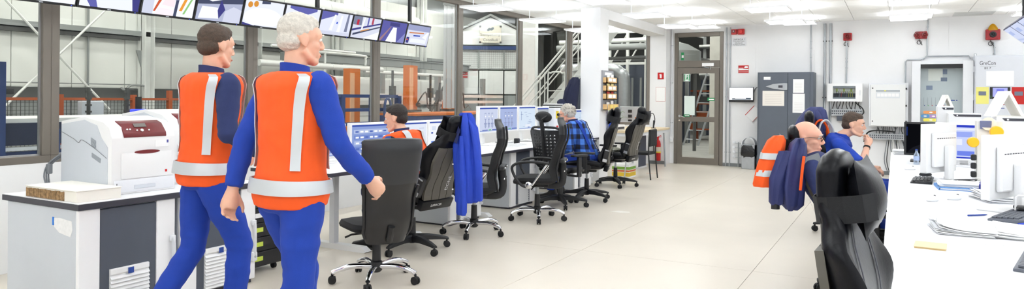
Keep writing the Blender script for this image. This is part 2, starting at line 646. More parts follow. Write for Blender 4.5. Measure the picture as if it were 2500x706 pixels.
wl = ['white steel column with a grey flange, against the cream hall wall behind the printer', 'white steel column of the hall wall, left of the second window post', 'white steel column of the hall wall, under the hanging screens', 'white steel column of the hall wall, far right by the machine housing', 'white steel column of the hall wall at the left picture edge']
for i, y in enumerate((9.15, 12.0, 14.9, 18.9, 5.6)):
    t = thing('steel_column', wl[i], 'column', (-13.85, y, -.01), 0, 'columns of the hall wall')
    bm = BM(); ibeam(bm, (0, 0, .02), .22, .26); obj('shaft', bm, H_WPIPE, t)
    bm = BM(); bx(bm, -.16, .16, -.17, .17, 0, .02); obj('base_plate', bm, H_DGREY, t)
    bm = BM(); prism(bm, [(-.02, -.11, 2.0), (-.02, -.22, 2.35), (-.02, -.11, 2.35)], (.03, 0, 0)); obj('gusset', bm, H_GREY, t)
# bracing rods and a thin cable riser on the hall wall
for k, (a, b_) in enumerate((((-13.79, 6.2, 3.35), (-13.79, 8.35, 1.1)), ((-13.73, 6.45, 1.2), (-13.73, 8.45, 3.35)))):
    bm = BM(); cyl(bm, a, b_, .022, seg=6); tag(obj('bracing_rod', bm, H_WPIPE), ['thin bracing rod falling to the right on the cream hall wall', 'thin bracing rod rising to the right on the cream hall wall'][k], 'rod', 'bracing rods')
bm = BM(); tube(bm, [(-13.95, 8.0, .02), (-13.95, 8.0, 4.4)], .025, 6); tag(obj('cable_riser', bm, H_GREY), 'thin vertical cable pipe on the cream wall beyond the printer', 'pipe')
bm = BM(); tube(bm, [(-13.9, 6.0, 1.62), (-13.9, 9.0, 1.62)], .012, 6); tube(bm, arc([(-13.9, 8.65, 1.55), (-13.75, 8.65, 1.5), (-13.75, 8.75, 1.6), (-13.75, 9.05, 1.6)], 3), .025, 6)
tag(obj('wall_pipe', bm, H_GREY), 'thin horizontal pipe with a bent end low on the cream hall wall', 'pipe')

# safety fence with wire mesh
FX = -11.0
t = thing('safety_fence', 'orange brown machine fence with wire mesh behind the printer', 'fence', (FX, 4.6, -.01))
posts = [0, 1.3, 2.45, 3.1, 4.2, 5.3]
for k, y in enumerate(posts):
    bm = BM(); bx(bm, -.035, .035, y - .035, y + .035, 0, 1.42 if k != 3 else 1.5); obj('post', bm, H_RUST, t)
bm = BM(); bx(bm, -.025, .025, .035, 5.27, 1.33, 1.37); obj('top_rail', bm, H_RUST, t)
bm = BM(); bx(bm, -.025, .025, .035, 5.27, .1, .14); obj('bottom_rail', bm, H_RUST, t)
for k in range(5):
    bm = BM()
    y0, y1 = posts[k] + .035, posts[k + 1] - .035
    n = int((y1 - y0) / .055)
    for j in range(1, n):
        y = y0 + (y1 - y0) * j / n
        bx(bm, -.003, .003, y - .003, y + .003, .14, 1.33)
    for j in range(1, 22):
        bx(bm, -.003, .003, y0, y1, .14 + j * .055 - .003, .14 + j * .055 + .003)
    obj('wire_mesh', bm, H_DGREY, t, kind='stuff')
bm = BM(); box(bm, (FX + .1, 6.3, 1.1), (.12, .34, .42), .01); tag(obj('control_box', bm, M_LGREY), 'pale grey box fixed to the mesh fence behind the printer', 'box')
for k, y in enumerate((6.15, 6.75)):
    bm = BM(); tube(bm, [(-10.7, y, .0), (-10.7, y, 1.52)], .03, 6)
    for j in range(12):
        box(bm, (-10.7, y, .35 + j * .1), (.09, .05, .03))
    tag(obj('cable_chain', bm, H_DGREY), ['dark upright cable chain at the mesh fence, nearer the window post', 'dark upright cable chain at the mesh fence, nearer the pale box'][k], 'cable chain', 'cable chains')
# signal light: dark cap on a blue glowing lamp
t = thing('signal_lamp', 'black capped blue signal lamp on a stand behind the printer', 'lamp', (-10.4, 6.75, .0))
bm = BM(); cyl(bm, (0, 0, 0), (0, 0, 1.05), .025); obj('stand', bm, H_BLUE, t)
bm = BM(); box(bm, (0, 0, 1.12), (.16, .2, .14), .02); obj('lamp_body', bm, mat('lamp_blue', (60, 76, 220), .3, emit=.7), t)
bm = BM(); cyl(bm, (0, 0, 1.19), (0, 0, 1.38), .045); obj('cap', bm, M_BLACK, t)
# conveyor with a white belt and blue sides
t = thing('conveyor', 'blue conveyor table with white top beyond the left window', 'conveyor', (-9.6, 2.0, -.01))
bm = BM(); bx(bm, -.5, .6, 0, 5.4, 1.08, 1.13); obj('belt', bm, H_WPIPE, t)
bm = BM(); bx(bm, .6, .66, 0, 5.4, .82, 1.08); obj('side_panel', bm, mat('navy_panel', (24, 36, 66), .4), t)
bm = BM(); bx(bm, .6, .68, 0, 5.4, .76, .8); obj('rail', bm, M_LGREY, t)
bm = BM(); bx(bm, .5, .58, 0, 5.4, .2, .74); obj('lower_panel', bm, H_BLUE, t)
for y in (.3, 1.5, 2.7, 3.9, 5.1):
    bm = BM(); bx(bm, .56, .7, y - .08, y + .08, 0, 1.0); obj('leg', bm, H_BLUE, t)
t = thing('machine_post', 'tall blue steel machine post at the left picture edge', 'post', (-8.8, 4.02, -.01))
bm = BM(); bx(bm, -.06, .06, -.09, .09, 0, 1.78); obj('shaft', bm, H_BLUE, t)
for k in range(9):
    bm = BM(); lathe(bm, [(.014, 0), (.014, .01)], 6, T(.06, 0, .3 + k * .17) @ RY(90)); obj('bolt', bm, M_STEEL, t)
bm = BM(); box(bm, (.02, .13, 1.45), (.08, .09, .07), .01); obj('sensor', bm, M_BLACK, t)
# blue equipment seen between the window post and the standing men
t = thing('hoop_machine', 'blue machine frame with hoops and cross bars beyond the middle window', 'machine', (-10.2, 10.2, -.01))
for y in (0, .9, 1.9, 2.8):
    bm = BM(); bx(bm, -.06, .06, y - .06, y + .06, 0, 1.45); obj('post', bm, H_BLUE, t)
for z in (.5, .8, 1.1, 1.4):
    bm = BM(); bx(bm, -.05, .05, .06, 2.74, z, z + .07); obj('bar', bm, H_BLUE, t)
bm = BM(); tube(bm, arc([(.1, 2.2, .4), (.1, 2.2, 1.2), (.1, 2.3, 1.38), (.1, 2.42, 1.2), (.1, 2.42, .4)], 5), .03); obj('hoop', bm, H_BLUE, t, True)
t = thing('blue_press_base', 'long blue machine base with white beams behind the seated men', 'machine', (-10.4, 13.2, -.01))
bm = BM(); bx(bm, -.6, .6, 0, 6.2, 0, .98, .02); obj('base', bm, H_BLUE, t)
bm = BM(); bx(bm, -.6, .62, 0, 6.2, .98, 1.03); obj('orange_strip', bm, H_ORANGE, t)
for z in (1.25, 1.42):
    bm = BM(); bx(bm, -.75, -.6, -.6, 6.2, z, z + .08); obj('beam', bm, H_WPIPE, t)
for k in range(5):
    bm = BM(); bx(bm, -.74, -.62, .2 + k * 1.2, .34 + k * 1.2, .98, 2.0); obj('upright', bm, H_GREY, t)
# orange hydraulic stands with black fittings
ol = ['orange steel machine stand beyond the head of the man in the vest', 'slanting orange steel machine stand left of the sign housing', 'orange steel machine stand partly behind the walking men']
for k, (y, h_) in enumerate(((14.4, 2.22), (16.15, 2.22), (12.2, 2.05))):
    t = thing('orange_stand', ol[k], 'machine stand', (-10.9, y, .0), 0, 'orange machine stands')
    t.location.z = 1.04 if k < 2 else -.01
    b0 = 0.0
    bm = BM(); hh = h_ - t.location.z
    if k == 1:
        prism(bm, [(-.1, -.22, 0), (-.1, .16, 0), (-.1, .14, hh), (-.1, 0, hh), (-.1, -.02, hh * .6)], (.2, 0, 0))
    else:
        bx(bm, -.1, .1, -.17, .17, 0, hh)
    obj('upright', bm, H_ORANGE, t)
    bm = BM(); bx(bm, .1, .13, -.17, -.05, 0, hh * .95); obj('flange', bm, mat('pale_orange', (226, 176, 138), .5), t)
    bm = BM(); bx(bm, -.18, .18, -.25, .25, 0, .05); obj('foot', bm, H_DGREY, t)
    bm = BM(); lathe(bm, [(.05, 0), (.05, .08), (.02, .1)], 12, T(.14, .1, .18) @ RY(90)); tube(bm, arc([(.14, .1, .2), (.3, .25, .5), (.2, .5, .1), (.2, .7, .15)], 5), .02, 6); obj('hose', bm, H_DGREY, t, True)
for k, (p, q) in enumerate((((-10.6, 14.9, 1.05), (-10.5, 15.5, 1.9)), ((-10.7, 15.0, 1.05), (-10.7, 15.0, 2.0)), ((-10.7, 15.3, 1.05), (-10.6, 15.3, 1.8)), ((-10.6, 13.3, 1.05), (-10.6, 13.3, 2.05)))):
    bm = BM(); cyl(bm, p, q, .03, seg=6); box(bm, ((p[0] + q[0]) / 2, (p[1] + q[1]) / 2, (p[2] + q[2]) / 2), (.12, .12, .25))
    tag(obj('hydraulic_rod', bm, H_DGREY), ['dark slanting hydraulic rod between the two orange stands', 'dark upright hydraulic rod just right of the first orange stand', 'dark upright hydraulic rod midway between the orange stands', 'dark upright hydraulic rod left of the first orange stand'][k], 'hydraulic rod', 'hydraulic rods')
# pipes and ducts
pl = ['thick white pipe running along the hall below the hanging screens', 'second white pipe running along the hall, lower and further right', 'big white insulated duct high under the hall roof beyond the screens', 'white insulated duct beside the bigger one, high in the hall', 'dark steel girder below the insulated ducts']
for k, (x, z, r, y0, y1) in enumerate(((-12, 2.13, .07, 10.5, 14.6), (-12, 2.06, .05, 13.9, 18.5), (-12.2, 3.55, .2, 9.0, 16.2), (-13.1, 3.75, .14, 9.0, 17.6), (-13.4, 3.3, .1, 9.0, 18.0))):
    bm = BM(); tube(bm, [(x, y0, z), (x, y1, z)], r, 14)
    for j in range(int((y1 - y0) / 1.5)):
        tube(bm, [(x, y0 + .7 + j * 1.5, z), (x, y0 + .76 + j * 1.5, z)], r * 1.08, 14)
    if k == 1:
        tube(bm, [(x, y1 - .3, -.01), (x, y1 - .3, z)], .03, 8)
    tag(obj('pipe', bm, H_WPIPE if k != 4 else H_GREY, smooth=True), pl[k], 'pipe', 'hall pipes')
bm = BM(); bx(bm, -13.2, -12.9, 12.2, 22.2, 2.3, 2.52); bx(bm, -13.25, -12.85, 12.2, 22.2, 2.5, 2.53)
tag(obj('crane_beam', bm, H_GREY), 'long grey steel beam across the hall behind the pipes', 'beam')
bm = BM(); tube(bm, arc([(-12.4, 11.6, 2.5), (-12.4, 14.2, 2.5), (-12.4, 14.4, 2.42), (-12.4, 14.4, 2.25)], 4), .03, 8); tube(bm, [(-12.4, 11.2, 2.56), (-12.4, 14.0, 2.56)], .03, 8)
tube(bm, [(-12.4, 12.9, -.01), (-12.4, 12.9, 2.54)], .03, 8)
tag(obj('handrail', bm, H_WPIPE, smooth=True), 'pair of thin white rails bent down at the end, behind the walking men', 'rail')
for k in range(4):
    y = 13.4 + k * 1.5
    t = thing('cabinet_housing', ['white machine cabinet with grey joints, left of the first orange stand', 'white machine cabinet behind the first orange stand', 'white machine cabinet between the two orange stands', 'white machine cabinet behind the slanting orange stand', 'white machine cabinet left of the sign housing'][k], 'machine cabinet', (-12.9, y, -.01), 0, 'white machine cabinets')
    bm = BM(); bx(bm, -.3, .3, 0, 1.44, 0, 1.95, .01); obj('body', bm, H_CLAD, t)
    for j in range(2):
        bm = BM(); bx(bm, .3, .315, .05 + j * .7, .68 + j * .7, .9, 1.9, .004, seg=1); obj('door', bm, H_WPIPE, t)
    bm = BM(); bx(bm, .31, .36, .02, 1.42, 1.12, 1.2); obj('rail', bm, H_DGREY, t)
# curtain of white plastic strips
t = thing('strip_curtain', 'white translucent strip curtain hanging left of the sign housing', 'curtain', (-9.4, 13.7, 0))
bm = BM(); bx(bm, -.02, .03, -.02, .6, 3.6, 3.66); bx(bm, -.01, .02, .28, .31, 3.66, HZ); obj('rail', bm, H_GREY, t)
for k in range(5):
    bm = BM(); bx(bm, -.004 + (k % 2) * .02, .004 + (k % 2) * .02, k * .11, k * .11 + .12, 1.15, 3.6); obj('strip', bm, mat('strip_pvc', (232, 234, 238), .3, trans=.45), t)

# machine housing with the maker's sign
mh = thing('machine_housing', 'grey white gabled machine housing with a maker sign and mesh screens', 'machine', (-12.25, 20.7, -.01), YAW * 57.2958)
W_ = mat('housing_white', (222, 226, 226), .5, var=.03)
bm = BM(); prism(bm, [(-1.3, 0, 3.25), (1.35, 0, 3.25), (1.35, 0, 3.55), (0, 0, 4.2), (-1.3, 0, 3.6)], (0, 2.0, 0)); obj('gable', bm, W_, mh)
bm = BM(); prism(bm, [(-1.4, -.12, 3.56), (0, -.12, 4.23), (1.45, -.12, 3.53), (1.45, -.12, 3.6), (0, -.12, 4.31), (-1.4, -.12, 3.63)], (0, 2.2, 0)); obj('roof', bm, H_GREY, mh)
bm = BM(); bx(bm, -1.4, 1.5, -.1, 0, 3.08, 3.2); obj('beam', bm, H_BLUE, mh)
bm = BM(); bx(bm, -1.3, 1.35, .02, 1.0, 2.4, 3.08); obj('back_panel', bm, W_, mh)
for k in range(3):
    x0 = -1.25 + k * .87
    bm = BM(); tube(bm, [(x0, -.06, 2.42), (x0 + .83, -.06, 2.42), (x0 + .83, -.06, 3.05), (x0, -.06, 3.05), (x0, -.06, 2.42)], .02, 6)
    s_ = obj('mesh_screen', bm, H_GREY, mh)
    bm = BM()
    for j in range(1, 12):
        bx(bm, x0 + j * .069 - .003, x0 + j * .069 + .003, -.063, -.057, 2.42, 3.05)
    for j in range(1, 9):
        bx(bm, x0, x0 + .83, -.063, -.057, 2.42 + j * .07 - .003, 2.42 + j * .07 + .003)
    obj('wire_mesh', bm, H_GREY, s_, kind='stuff')
for k in range(3):
    for j, (z0, z1) in enumerate(((1.55, 2.35), (.75, 1.5), (0.0, .7))):
        bm = BM(); bx(bm, -1.25 + k * .87, -.42 + k * .87, -.02 - .02 * (k == 1), .6, z0, z1, .01); obj('panel', bm, W_ if j == 0 else H_GREY, mh)
sg = None
bm = BM(); bx(bm, -.37, .37, -.2, -.16, 3.3, 3.88, .01); sg = obj('sign_board', bm, mat('sign_cream', (216, 213, 200), .5), mh)
Ms = face_m((0, -.202, 3.6), (1, 0, 0), (0, 0, 1))
gi = mat('sign_ink', (70, 76, 82), .5)
text('sign_lettering', 'Siempelkamp', .13, gi, sg, Ms @ T(0, -.02, 0))
text('sign_lettering', 'ContiRoll', .13, gi, sg, Ms @ T(0, -.2, 0)); text('sign_lettering', '®', .05, gi, sg, Ms @ T(.3, -.17, 0))
bm = BM()
for sx in (-1, 1):
    M2 = Ms @ T(sx * .055, .17 + sx * .01, 0) @ RZ(35)
    prism(bm, [(.075 * math.cos(2 * PI * k / 14), .045 * math.sin(2 * PI * k / 14), 0) for k in range(14)], (0, 0, .002), M2)
obj('emblem', bm, mat('emblem_grey', (104, 116, 124), .5), sg)
for (x_, z_) in ((-.35, 3.32), (.35, 3.32), (.35, 3.86), (-.35, 3.86)):
    bm = BM(); box(bm, (x_, -.19, z_), (.07, .06, .06)); obj('sign_clip', bm, H_DGREY, sg)
for k, (u_, z_) in enumerate(((-.88, 2.2),)):
    bm = BM(); bx(bm, u_ - .1, u_ + .1, -.035, -.03, z_ - .1, z_ + .1); p_ = obj('notice', bm, M_RED, mh)
    bm = BM(); bx(bm, u_ - .1, u_ + .1, -.038, -.035, z_ - .03, z_ - .01); bx(bm, u_ - .1, u_ + .02, -.038, -.035, z_ + .04, z_ + .06); obj('notice_stripe', bm, M_PAPER, p_)

# stairs with tubular handrails behind the right windows
t = thing('steel_stairs', 'grey steel stairs with white tube handrails rising to the right behind the windows', 'stairs', (-8.5, 15.2, -.01), 35)
# local x runs up the flight
for s_, y in ((0, 0), (1, .8)):
    bm = BM(); prism(bm, [(0, y, 0), (.22, y, 0), (2.95, y, 3.25), (2.95, y, 3.5)], (0, .03, 0)); obj('stringer', bm, H_WPIPE, t)
    bm = BM(); tube(bm, [(.05, y, .1), (.05, y, .95), (2.75, y, 4.2)], .024, 8); obj('handrail', bm, H_WPIPE, t, True)
    bm = BM(); tube(bm, [(.05, y, .55), (2.75, y, 3.8)], .016, 6); obj('knee_rail', bm, H_WPIPE, t, True)
    for k in range(4):
        x = .1 + k * .85
        bm = BM(); cyl(bm, (x, y, x * 1.19), (x, y, .95 + x * 1.19), .018, seg=6); obj('rail_post', bm, H_WPIPE, t, True)
for k in range(14):
    bm = BM(); bx(bm, .2 + k * .2, .42 + k * .2, .03, .8, .2 + k * .24, .225 + k * .24); obj('tread', bm, H_GREY, t)
t = thing('guard_gate', 'white tubular gate with rounded top left of the corner window post', 'gate', (-7.05, 15.0, -.01), 25)
bm = BM(); tube(bm, arc([(-.2, 0, .02), (-.2, 0, 1.85), (-.14, 0, 2.02), (.0, 0, 2.05), (.14, 0, 2.02), (.2, 0, 1.85), (.2, 0, .02)], 4), .02, 8); obj('frame', bm, H_WPIPE, t, True)
for z in (.4, .8, 1.2, 1.6):
    bm = BM(); cyl(bm, (-.2, 0, z), (.2, 0, z), .014, seg=6); obj('bar', bm, H_WPIPE, t)
bm = BM(); bx(bm, -9.8, -9.3, 18.3, 18.5, -.01, 4.6, .01); tag(obj('white_duct', bm, W_), 'tall white square duct behind the stairs', 'duct')
t = thing('grey_platform', 'dark grey raised platform with diagonal roof panels behind the stairs', 'platform', (-8.2, 22.5, -.01))
bm = BM(); bx(bm, -2.3, 2.4, 0, 3, 2.7, 2.85); obj('deck', bm, H_DGREY, t)
for k in range(5):
    bm = BM(); bx(bm, -2.2 + k * 1.1, -2.1 + k * 1.1, .1, .2, 0, 2.7); obj('leg', bm, H_GREY, t)
    bm = BM(); prism(bm, [(-2.4 + k * .9, -.3, 4.7 - k * .22), (-1.3 + k * .9, -.3, 4.45 - k * .22), (-1.3 + k * .9, -.3, 4.52 - k * .22), (-2.4 + k * .9, -.3, 4.77 - k * .22)], (0, 2.5, 0)); obj('roof_panel', bm, W_, t)
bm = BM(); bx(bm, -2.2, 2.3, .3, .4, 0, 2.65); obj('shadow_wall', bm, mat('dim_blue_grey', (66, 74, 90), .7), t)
# pipes and ducts in the right window
t = thing('exhaust_duct', 'large grey insulated duct bent down in the right window', 'duct', (-7.6, 18.9, 0))
bm = BM(); tube(bm, arc([(-1.2, .3, 2.28), (.35, 0, 2.28), (.72, 0, 2.15), (.85, 0, 1.85), (.85, 0, -.01)], 5), .17, 14); obj('pipe', bm, M_STEEL, t, True)
bm = BM(); lathe(bm, [(.3, 0), (.3, .12), (.18, .16)], 14, T(.85, 0, -.01)); obj('flange', bm, H_GREY, t, True)
for k, (z, r, x1) in enumerate(((2.95, .1, 2.2), (3.15, .07, 2.0), (2.62, .05, 1.6))):
    bm = BM(); tube(bm, [(-9.2, 19.6 + .2 * k, z), (-9.2 + 1.5 + x1, 20.2, z + .05)], r, 10); tag(obj('roof_pipe', bm, [H_GREY, H_WPIPE, H_DGREY][k], smooth=True), ['grey pipe under the roof in the right window', 'white pipe above the grey one in the right window', 'thin dark pipe across the right window'][k], 'pipe', 'pipes in the right window')
t = thing('pipe_rack', 'tall white steel pipe rack standing in the right window', 'rack', (-7.3, 21.0, -.01))
for x in (-.7, -.1, .5, 1.1):
    bm = BM(); bx(bm, x - .04, x + .04, -.04, .04, 0, 4.2); obj('post', bm, H_WPIPE, t)
for z in (2.5, 3.0, 3.5, 4.1):
    bm = BM(); bx(bm, -.7, 1.1, -.03, .03, z, z + .08); obj('bar', bm, H_WPIPE, t)
for k in range(3):
    bm = BM(); cyl(bm, (-.7 + k * .6, 0, 2.5), (-.1 + k * .6, 0, 3.5), .025, seg=6); obj('brace', bm, H_WPIPE, t)
for k in range(6):
    bm = BM(); cyl(bm, (-.6 + k * .28, .3, .3), (-.6 + k * .28, .3, 2.1), .035, seg=6); obj('pipe', bm, H_GREY, t)
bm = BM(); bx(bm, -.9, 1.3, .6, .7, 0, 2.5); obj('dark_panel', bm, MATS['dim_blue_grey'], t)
t = thing('switch_cabinet', 'pale grey control cabinet with dark square buttons behind the right window', 'cabinet', (-6.05, 17.6, -.01), 29)
bm = BM(); bx(bm, -.3, .3, 0, .3, 0, 1.22, .01); obj('body', bm, M_LGREY, t)
for k in range(3):
    bm = BM(); bx(bm, -.12, -.02, -.012, 0, 1.06 - k * .13, 1.14 - k * .13); obj('switch', bm, M_BLACK, t)
bm = BM(); bx(bm, -.12, -.02, -.014, 0, .72, .76); obj('label_strip', bm, M_RED, t)
t = thing('storage_silo', 'large grey filter drum hanging at the right side of the right window', 'drum', (-5.35, 19.3, 0))
bm = BM(); lathe(bm, [(.2, 1.9), (.65, 2.4), (.65, 2.75), (.3, 2.95), (.1, 3.0)], 18); obj('drum_body', bm, H_GREY, t, True)
for a in (0, 2.1, 4.2):
    bm = BM(); cyl(bm, (.5 * math.cos(a), .5 * math.sin(a), -.01), (.5 * math.cos(a), .5 * math.sin(a), 2.35), .05, seg=8); obj('leg', bm, H_DGREY, t, True)
bm = BM(); bx(bm, -5.6, -5.5, 16.6, 18.2, -.01, .93); bx(bm, -5.65, -5.35, 16.6, 18.2, .93, .96)
tag(obj('orange_barrier', bm, H_ORANGE), 'low orange barrier at the foot of the right window', 'barrier')
# what the door shows: concrete column, ladder, orange shelves, yellow line, hall lamps
bm = BM(); bx(bm, -4.22, -3.7, 18.3, 18.9, -.01, HZ); tag(obj('concrete_column', bm, mat('rough_concrete', (204, 203, 196), .8, var=.12, scale=3)), 'pale concrete column standing behind the glazed door', 'column')
bm = BM(); prism(bm, [(-4.95, 16.0, -.01), (-4.88, 15.95, -.01), (-3.0, 17.9, -.01), (-3.07, 17.95, -.01)], (0, 0, .003)); tag(obj('floor_line', bm, H_YEL), 'yellow line painted on the concrete floor behind the door', 'floor marking')
t = thing('ladder', 'leaning steel ladder seen through the glazed door', 'ladder', (-5.75, 21.5, -.01))
for s_ in (0, .45):
    bm = BM(); cyl(bm, (s_, 0, 0), (s_ + .9, .5, 3.2), .03, seg=6); obj('rail', bm, M_STEEL, t)
for k in range(11):
    f_ = .06 + k * .088
    bm = BM(); cyl(bm, (.9 * f_, .5 * f_, 3.2 * f_), (.45 + .9 * f_, .5 * f_, 3.2 * f_), .016, seg=6); obj('rung', bm, M_STEEL, t)
t = thing('storage_rack', 'orange brown storage rack full of dark parts seen through the door', 'rack', (-7.2, 25.0, -.01))
for x in (0, 1.0, 2.0, 3.0, 4.0):
    bm = BM(); bx(bm, x - .05, x + .05, -.05, .05, 0, 1.75); obj('post', bm, H_RUST, t)
for z in (.35, .8, 1.25, 1.7):
    bm = BM(); bx(bm, 0, 4, -.3, .3, z, z + .05); obj('shelf', bm, H_RUST, t)
for k in range(22):
    x = .1 + (k % 8) * .49; z = (.4, .85, 1.3)[k // 8]
    bm = BM(); bx(bm, x, x + .36, -.25, .25, z + .001, z + .15 + .15 * random.random()); obj('bin', bm, [H_DGREY, H_RUST, H_GREY][k % 3], t)
t = thing('rack_tower', 'dark machine framework rising behind the storage rack beyond the door', 'machine', (-6.6, 27.5, -.01))
for k in range(6):
    bm = BM(); bx(bm, k * .8, k * .8 + .12, 0, .12, 0, 5.2); obj('post', bm, H_GREY, t)
for z in (2.2, 2.8, 3.4, 4.1, 4.8):
    bm = BM(); bx(bm, -.1, 4.3, -.05, .2, z, z + .14); obj('beam', bm, H_DGREY, t)
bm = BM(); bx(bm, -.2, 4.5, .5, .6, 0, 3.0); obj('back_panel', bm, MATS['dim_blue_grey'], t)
for k in range(4):
    bm = BM(); tube(bm, [(-.1, -.2, 2.4 + k * .55), (4.3, -.2, 2.5 + k * .55)], .05, 8); obj('pipe', bm, H_WPIPE, t)

# high bay lamps
HL = emat('hall_lamp_glow', (255, 253, 246), HALL_LAMP)
hk = None
for k, (x, y, L) in enumerate([(x, y, 1.5) for x in (-7.6, -10.0, -12.6) for y in (1.5, 5, 8.5, 12, 15.5, 19)] + [(x, y, 1.2) for x in (-6.5, -3.4, -.8, 3.5) for y in (17.6, 22, 25.5)]):
    z = 5.6 if y < 17.5 else 4.9
    if hk is None:
        hk = thing('hall_lamp', 'long white tube lamp hanging under the hall roof', 'lamp', (x, y, z), 0, 'lamps of the hall')
        bm = BM(); bx(bm, -.16, .16, -.75, .75, .03, .12, .02); obj('housing', bm, W_, hk)
        bm = BM(); bx(bm, -.14, .14, -.73, .73, 0, .03); obj('tube', bm, HL, hk)
        bm = BM(); cyl(bm, (0, -.5, .12), (0, -.5, HZ - 5.6), .008, seg=5); cyl(bm, (0, .5, .12), (0, .5, HZ - 5.6), .008, seg=5); obj('hanger', bm, H_DGREY, hk)
    else:
        clone(hk, (x, y, z), 0, hk['label'], 'lamps of the hall')
# ================================================================== left row: cabinets, desks, printers, screens
M_BADGE = mat('blue_badge', (30, 66, 150), .4)


def make_cabinet(label, loc, end_panel=True, depth=.8, wide=.66, group='grey equipment cabinets under the left desks', h_=.72):
    """equipment cabinet; local: front faces +x at x=0, width along y from 0"""
    t = thing('equipment_cabinet', label, 'cabinet', loc, 0, group)
    bm = BM(); bx(bm, -depth, -.03, .0, wide, .02, h_, .004, seg=1); obj('body', bm, M_LGREY, t)
    bm = BM(); bx(bm, -.03, 0, 0, .13, .03, h_, .006); obj('corner_post', bm, M_WHITE, t)
    bm = BM(); bx(bm, -.03, -.004, .132, wide - .135, .05, h_ - .01, .004, seg=1); d = obj('door', bm, M_DGREY, t)
    # louvred grille
    y0, y1 = .19, wide - .19
    g0, g1 = .04, .33
    bm = BM(); bx(bm, -.004, .004, y0, y1, g0, g1); g = obj('grille', bm, M_BEIGEP, d)
    bm = BM()
    bx(bm, .004, .016, y0, y1, g1 - .035, g1, .004, seg=1)
    n = 10
    for k in range(n):
        z = g0 + .006 + k * (g1 - g0 - .045) / n
        prism(bm, [(.004, y0, z), (.02, y0, z), (.004, y0, z + .022)], (0, y1 - y0, 0))
    obj('louvre', bm, M_BEIGEP, d, kind='stuff')
    bm = BM(); bx(bm, .016, .02, (y0 + y1) / 2 - .018, (y0 + y1) / 2 + .018, g1 - .045, g1 - .008); obj('badge', bm, M_BADGE, d)
    bm = BM(); bx(bm, -.03, 0, wide - .133, wide, .03, h_, .006); p = obj('handle_post', bm, M_WHITE, t)
    bm = BM()
    yy = wide - .025
    pts = [(.004, yy, .2), (.022, yy, .22), (.026, yy, .33), (.022, yy, .44), (.004, yy, .46)]
    tube(bm, arc(pts, 4), [.011] * 17, 8, flat=1.4)
    box(bm, (.016, yy, .2), (.03, .045, .07), .008); box(bm, (.012, yy, .455), (.024, .036, .04), .006)
    obj('swivel_handle', bm, M_GREYW, t, True)
    bm = BM(); lathe(bm, [(.009, 0), (.009, .003)], 10, T(.031, yy, .2) @ RY(90)); obj('keyhole', bm, M_STEEL, t)
    bm = BM(); bx(bm, -depth + .02, -.02, .02, wide - .02, 0, .02); obj('plinth', bm, M_DARK, t)
    return t


cabA = make_cabinet('grey cabinet with anthracite door, white grille and torn label, nearest the camera', (-4.25, 2.39, 0), wide=.635)
bm = BM(); prism(bm, [(-.26, -.0005, .655), (-.2, -.0005, .66), (-.07, -.0005, .65), (-.06, -.0005, .6), (-.08, -.0005, .555), (-.13, -.0005, .56), (-.2, -.0005, .57), (-.255, -.0005, .6)], (0, -.0012, 0))
obj('label_residue', bm, mat('label_white', (240, 240, 240), .8, var=.05, scale=40), cabA)
bm = BM(); bx(bm, -.275, -.258, -.003, -.0005, .61, .66); obj('blue_tape', bm, mat('tape_blue', (20, 120, 220), .5), cabA)
cabB = clone(cabA, (-4.25, 3.065, 0), 0, 'grey cabinet with anthracite door and white grille, second from the camera')
for ch in list(cabB.children):
    if ch.name.startswith(('label_residue', 'blue_tape')):
        bpy.data.objects.remove(ch)
for k, (y, lb) in enumerate(((6.34, 'grey cabinet with louvred door behind the hanging blue jacket'), (7.72, 'grey cabinet with louvred door behind the chrome based mesh chair with loop arms'), (9.72, 'grey cabinet with louvred door beside the man in the plaid shirt'))):
    c_ = clone(cabB, (-4.25, y, 0), 0, lb)
    c_.scale = (1, 1.04, 1)


def worktop(name, label, y0, y1, x0, x1, z=.76, th=.035, cat='worktop', feet=()):
    t = thing(name, label, cat, (x1, y0, 0))
    bm = BM(); bx(bm, x0 - x1, 0, 0, y1 - y0, z - th, z - .003, .002, seg=1); obj('edge', bm, M_DARK, t)
    bm = BM(); bx(bm, x0 - x1 + .002, -.002, .002, y1 - y0 - .002, z - .003, z); obj('top', bm, M_TOP, t)
    for fy in feet:
        bm = BM(); bx(bm, -.42, -.36, fy - .03, fy + .03, .05, z - th); obj('leg', bm, M_GREYW, t)
        bm = BM(); prism(bm, [(-.75, fy - .04, 0), (.0, fy - .04, 0), (.03, fy - .04, .012), (-.03, fy - .04, .05), (-.75, fy - .04, .05)], (0, .08, 0)); obj('foot', bm, M_BEIGEP, t)
    return t


worktop('worktop', 'white worktop with dark edge carrying the printers', 2.38, 3.74, -5.1, -4.235, z=.76, th=.04)
# (cabinet tops sit right under the worktops)
worktop('desk', 'white desk with dark edge in front of the man in the vest', 4.42, 6.335, -5.15, -4.19, cat='desk', feet=(.48, 1.3))
worktop('desk', 'white desk with dark edge behind the blue jacket and mesh chairs', 6.34, 8.52, -5.15, -4.19, cat='desk', feet=(.74,))
worktop('desk', 'white desk with dark edge in front of the man in the plaid shirt', 8.525, 10.45, -5.15, -4.19, cat='desk', feet=(.5,))

# wood board sample on the worktop
t = thing('board_sample', 'thick white faced chipboard sample with raw brown end on the worktop', 'board', (-4.58, 2.54, .76))
bm = BM(); bx(bm, -.28, .28, -.135, .14, 0, .066, .002, seg=1); obj('core', bm, mat('cream_board', (240, 236, 226), .7), t)
bm = BM()
random.seed(3)
x = -.275
while x < .15:
    wd = .006 + .012 * random.random()
    bx(bm, x, min(x + wd, .27), -.137 - .003 * random.random(), -.134, .003, .055 + .004 * random.random())
    x += wd + .001
obj('raw_edge', bm, mat('chip_brown', (150, 120, 84), .9, var=.5, scale=60), t)
bm = BM(); bx(bm, -.285, .285, -.14, .145, .066, .071, .001, seg=1); obj('sheet', bm, mat('cream_sheet', (250, 247, 238), .6), t)


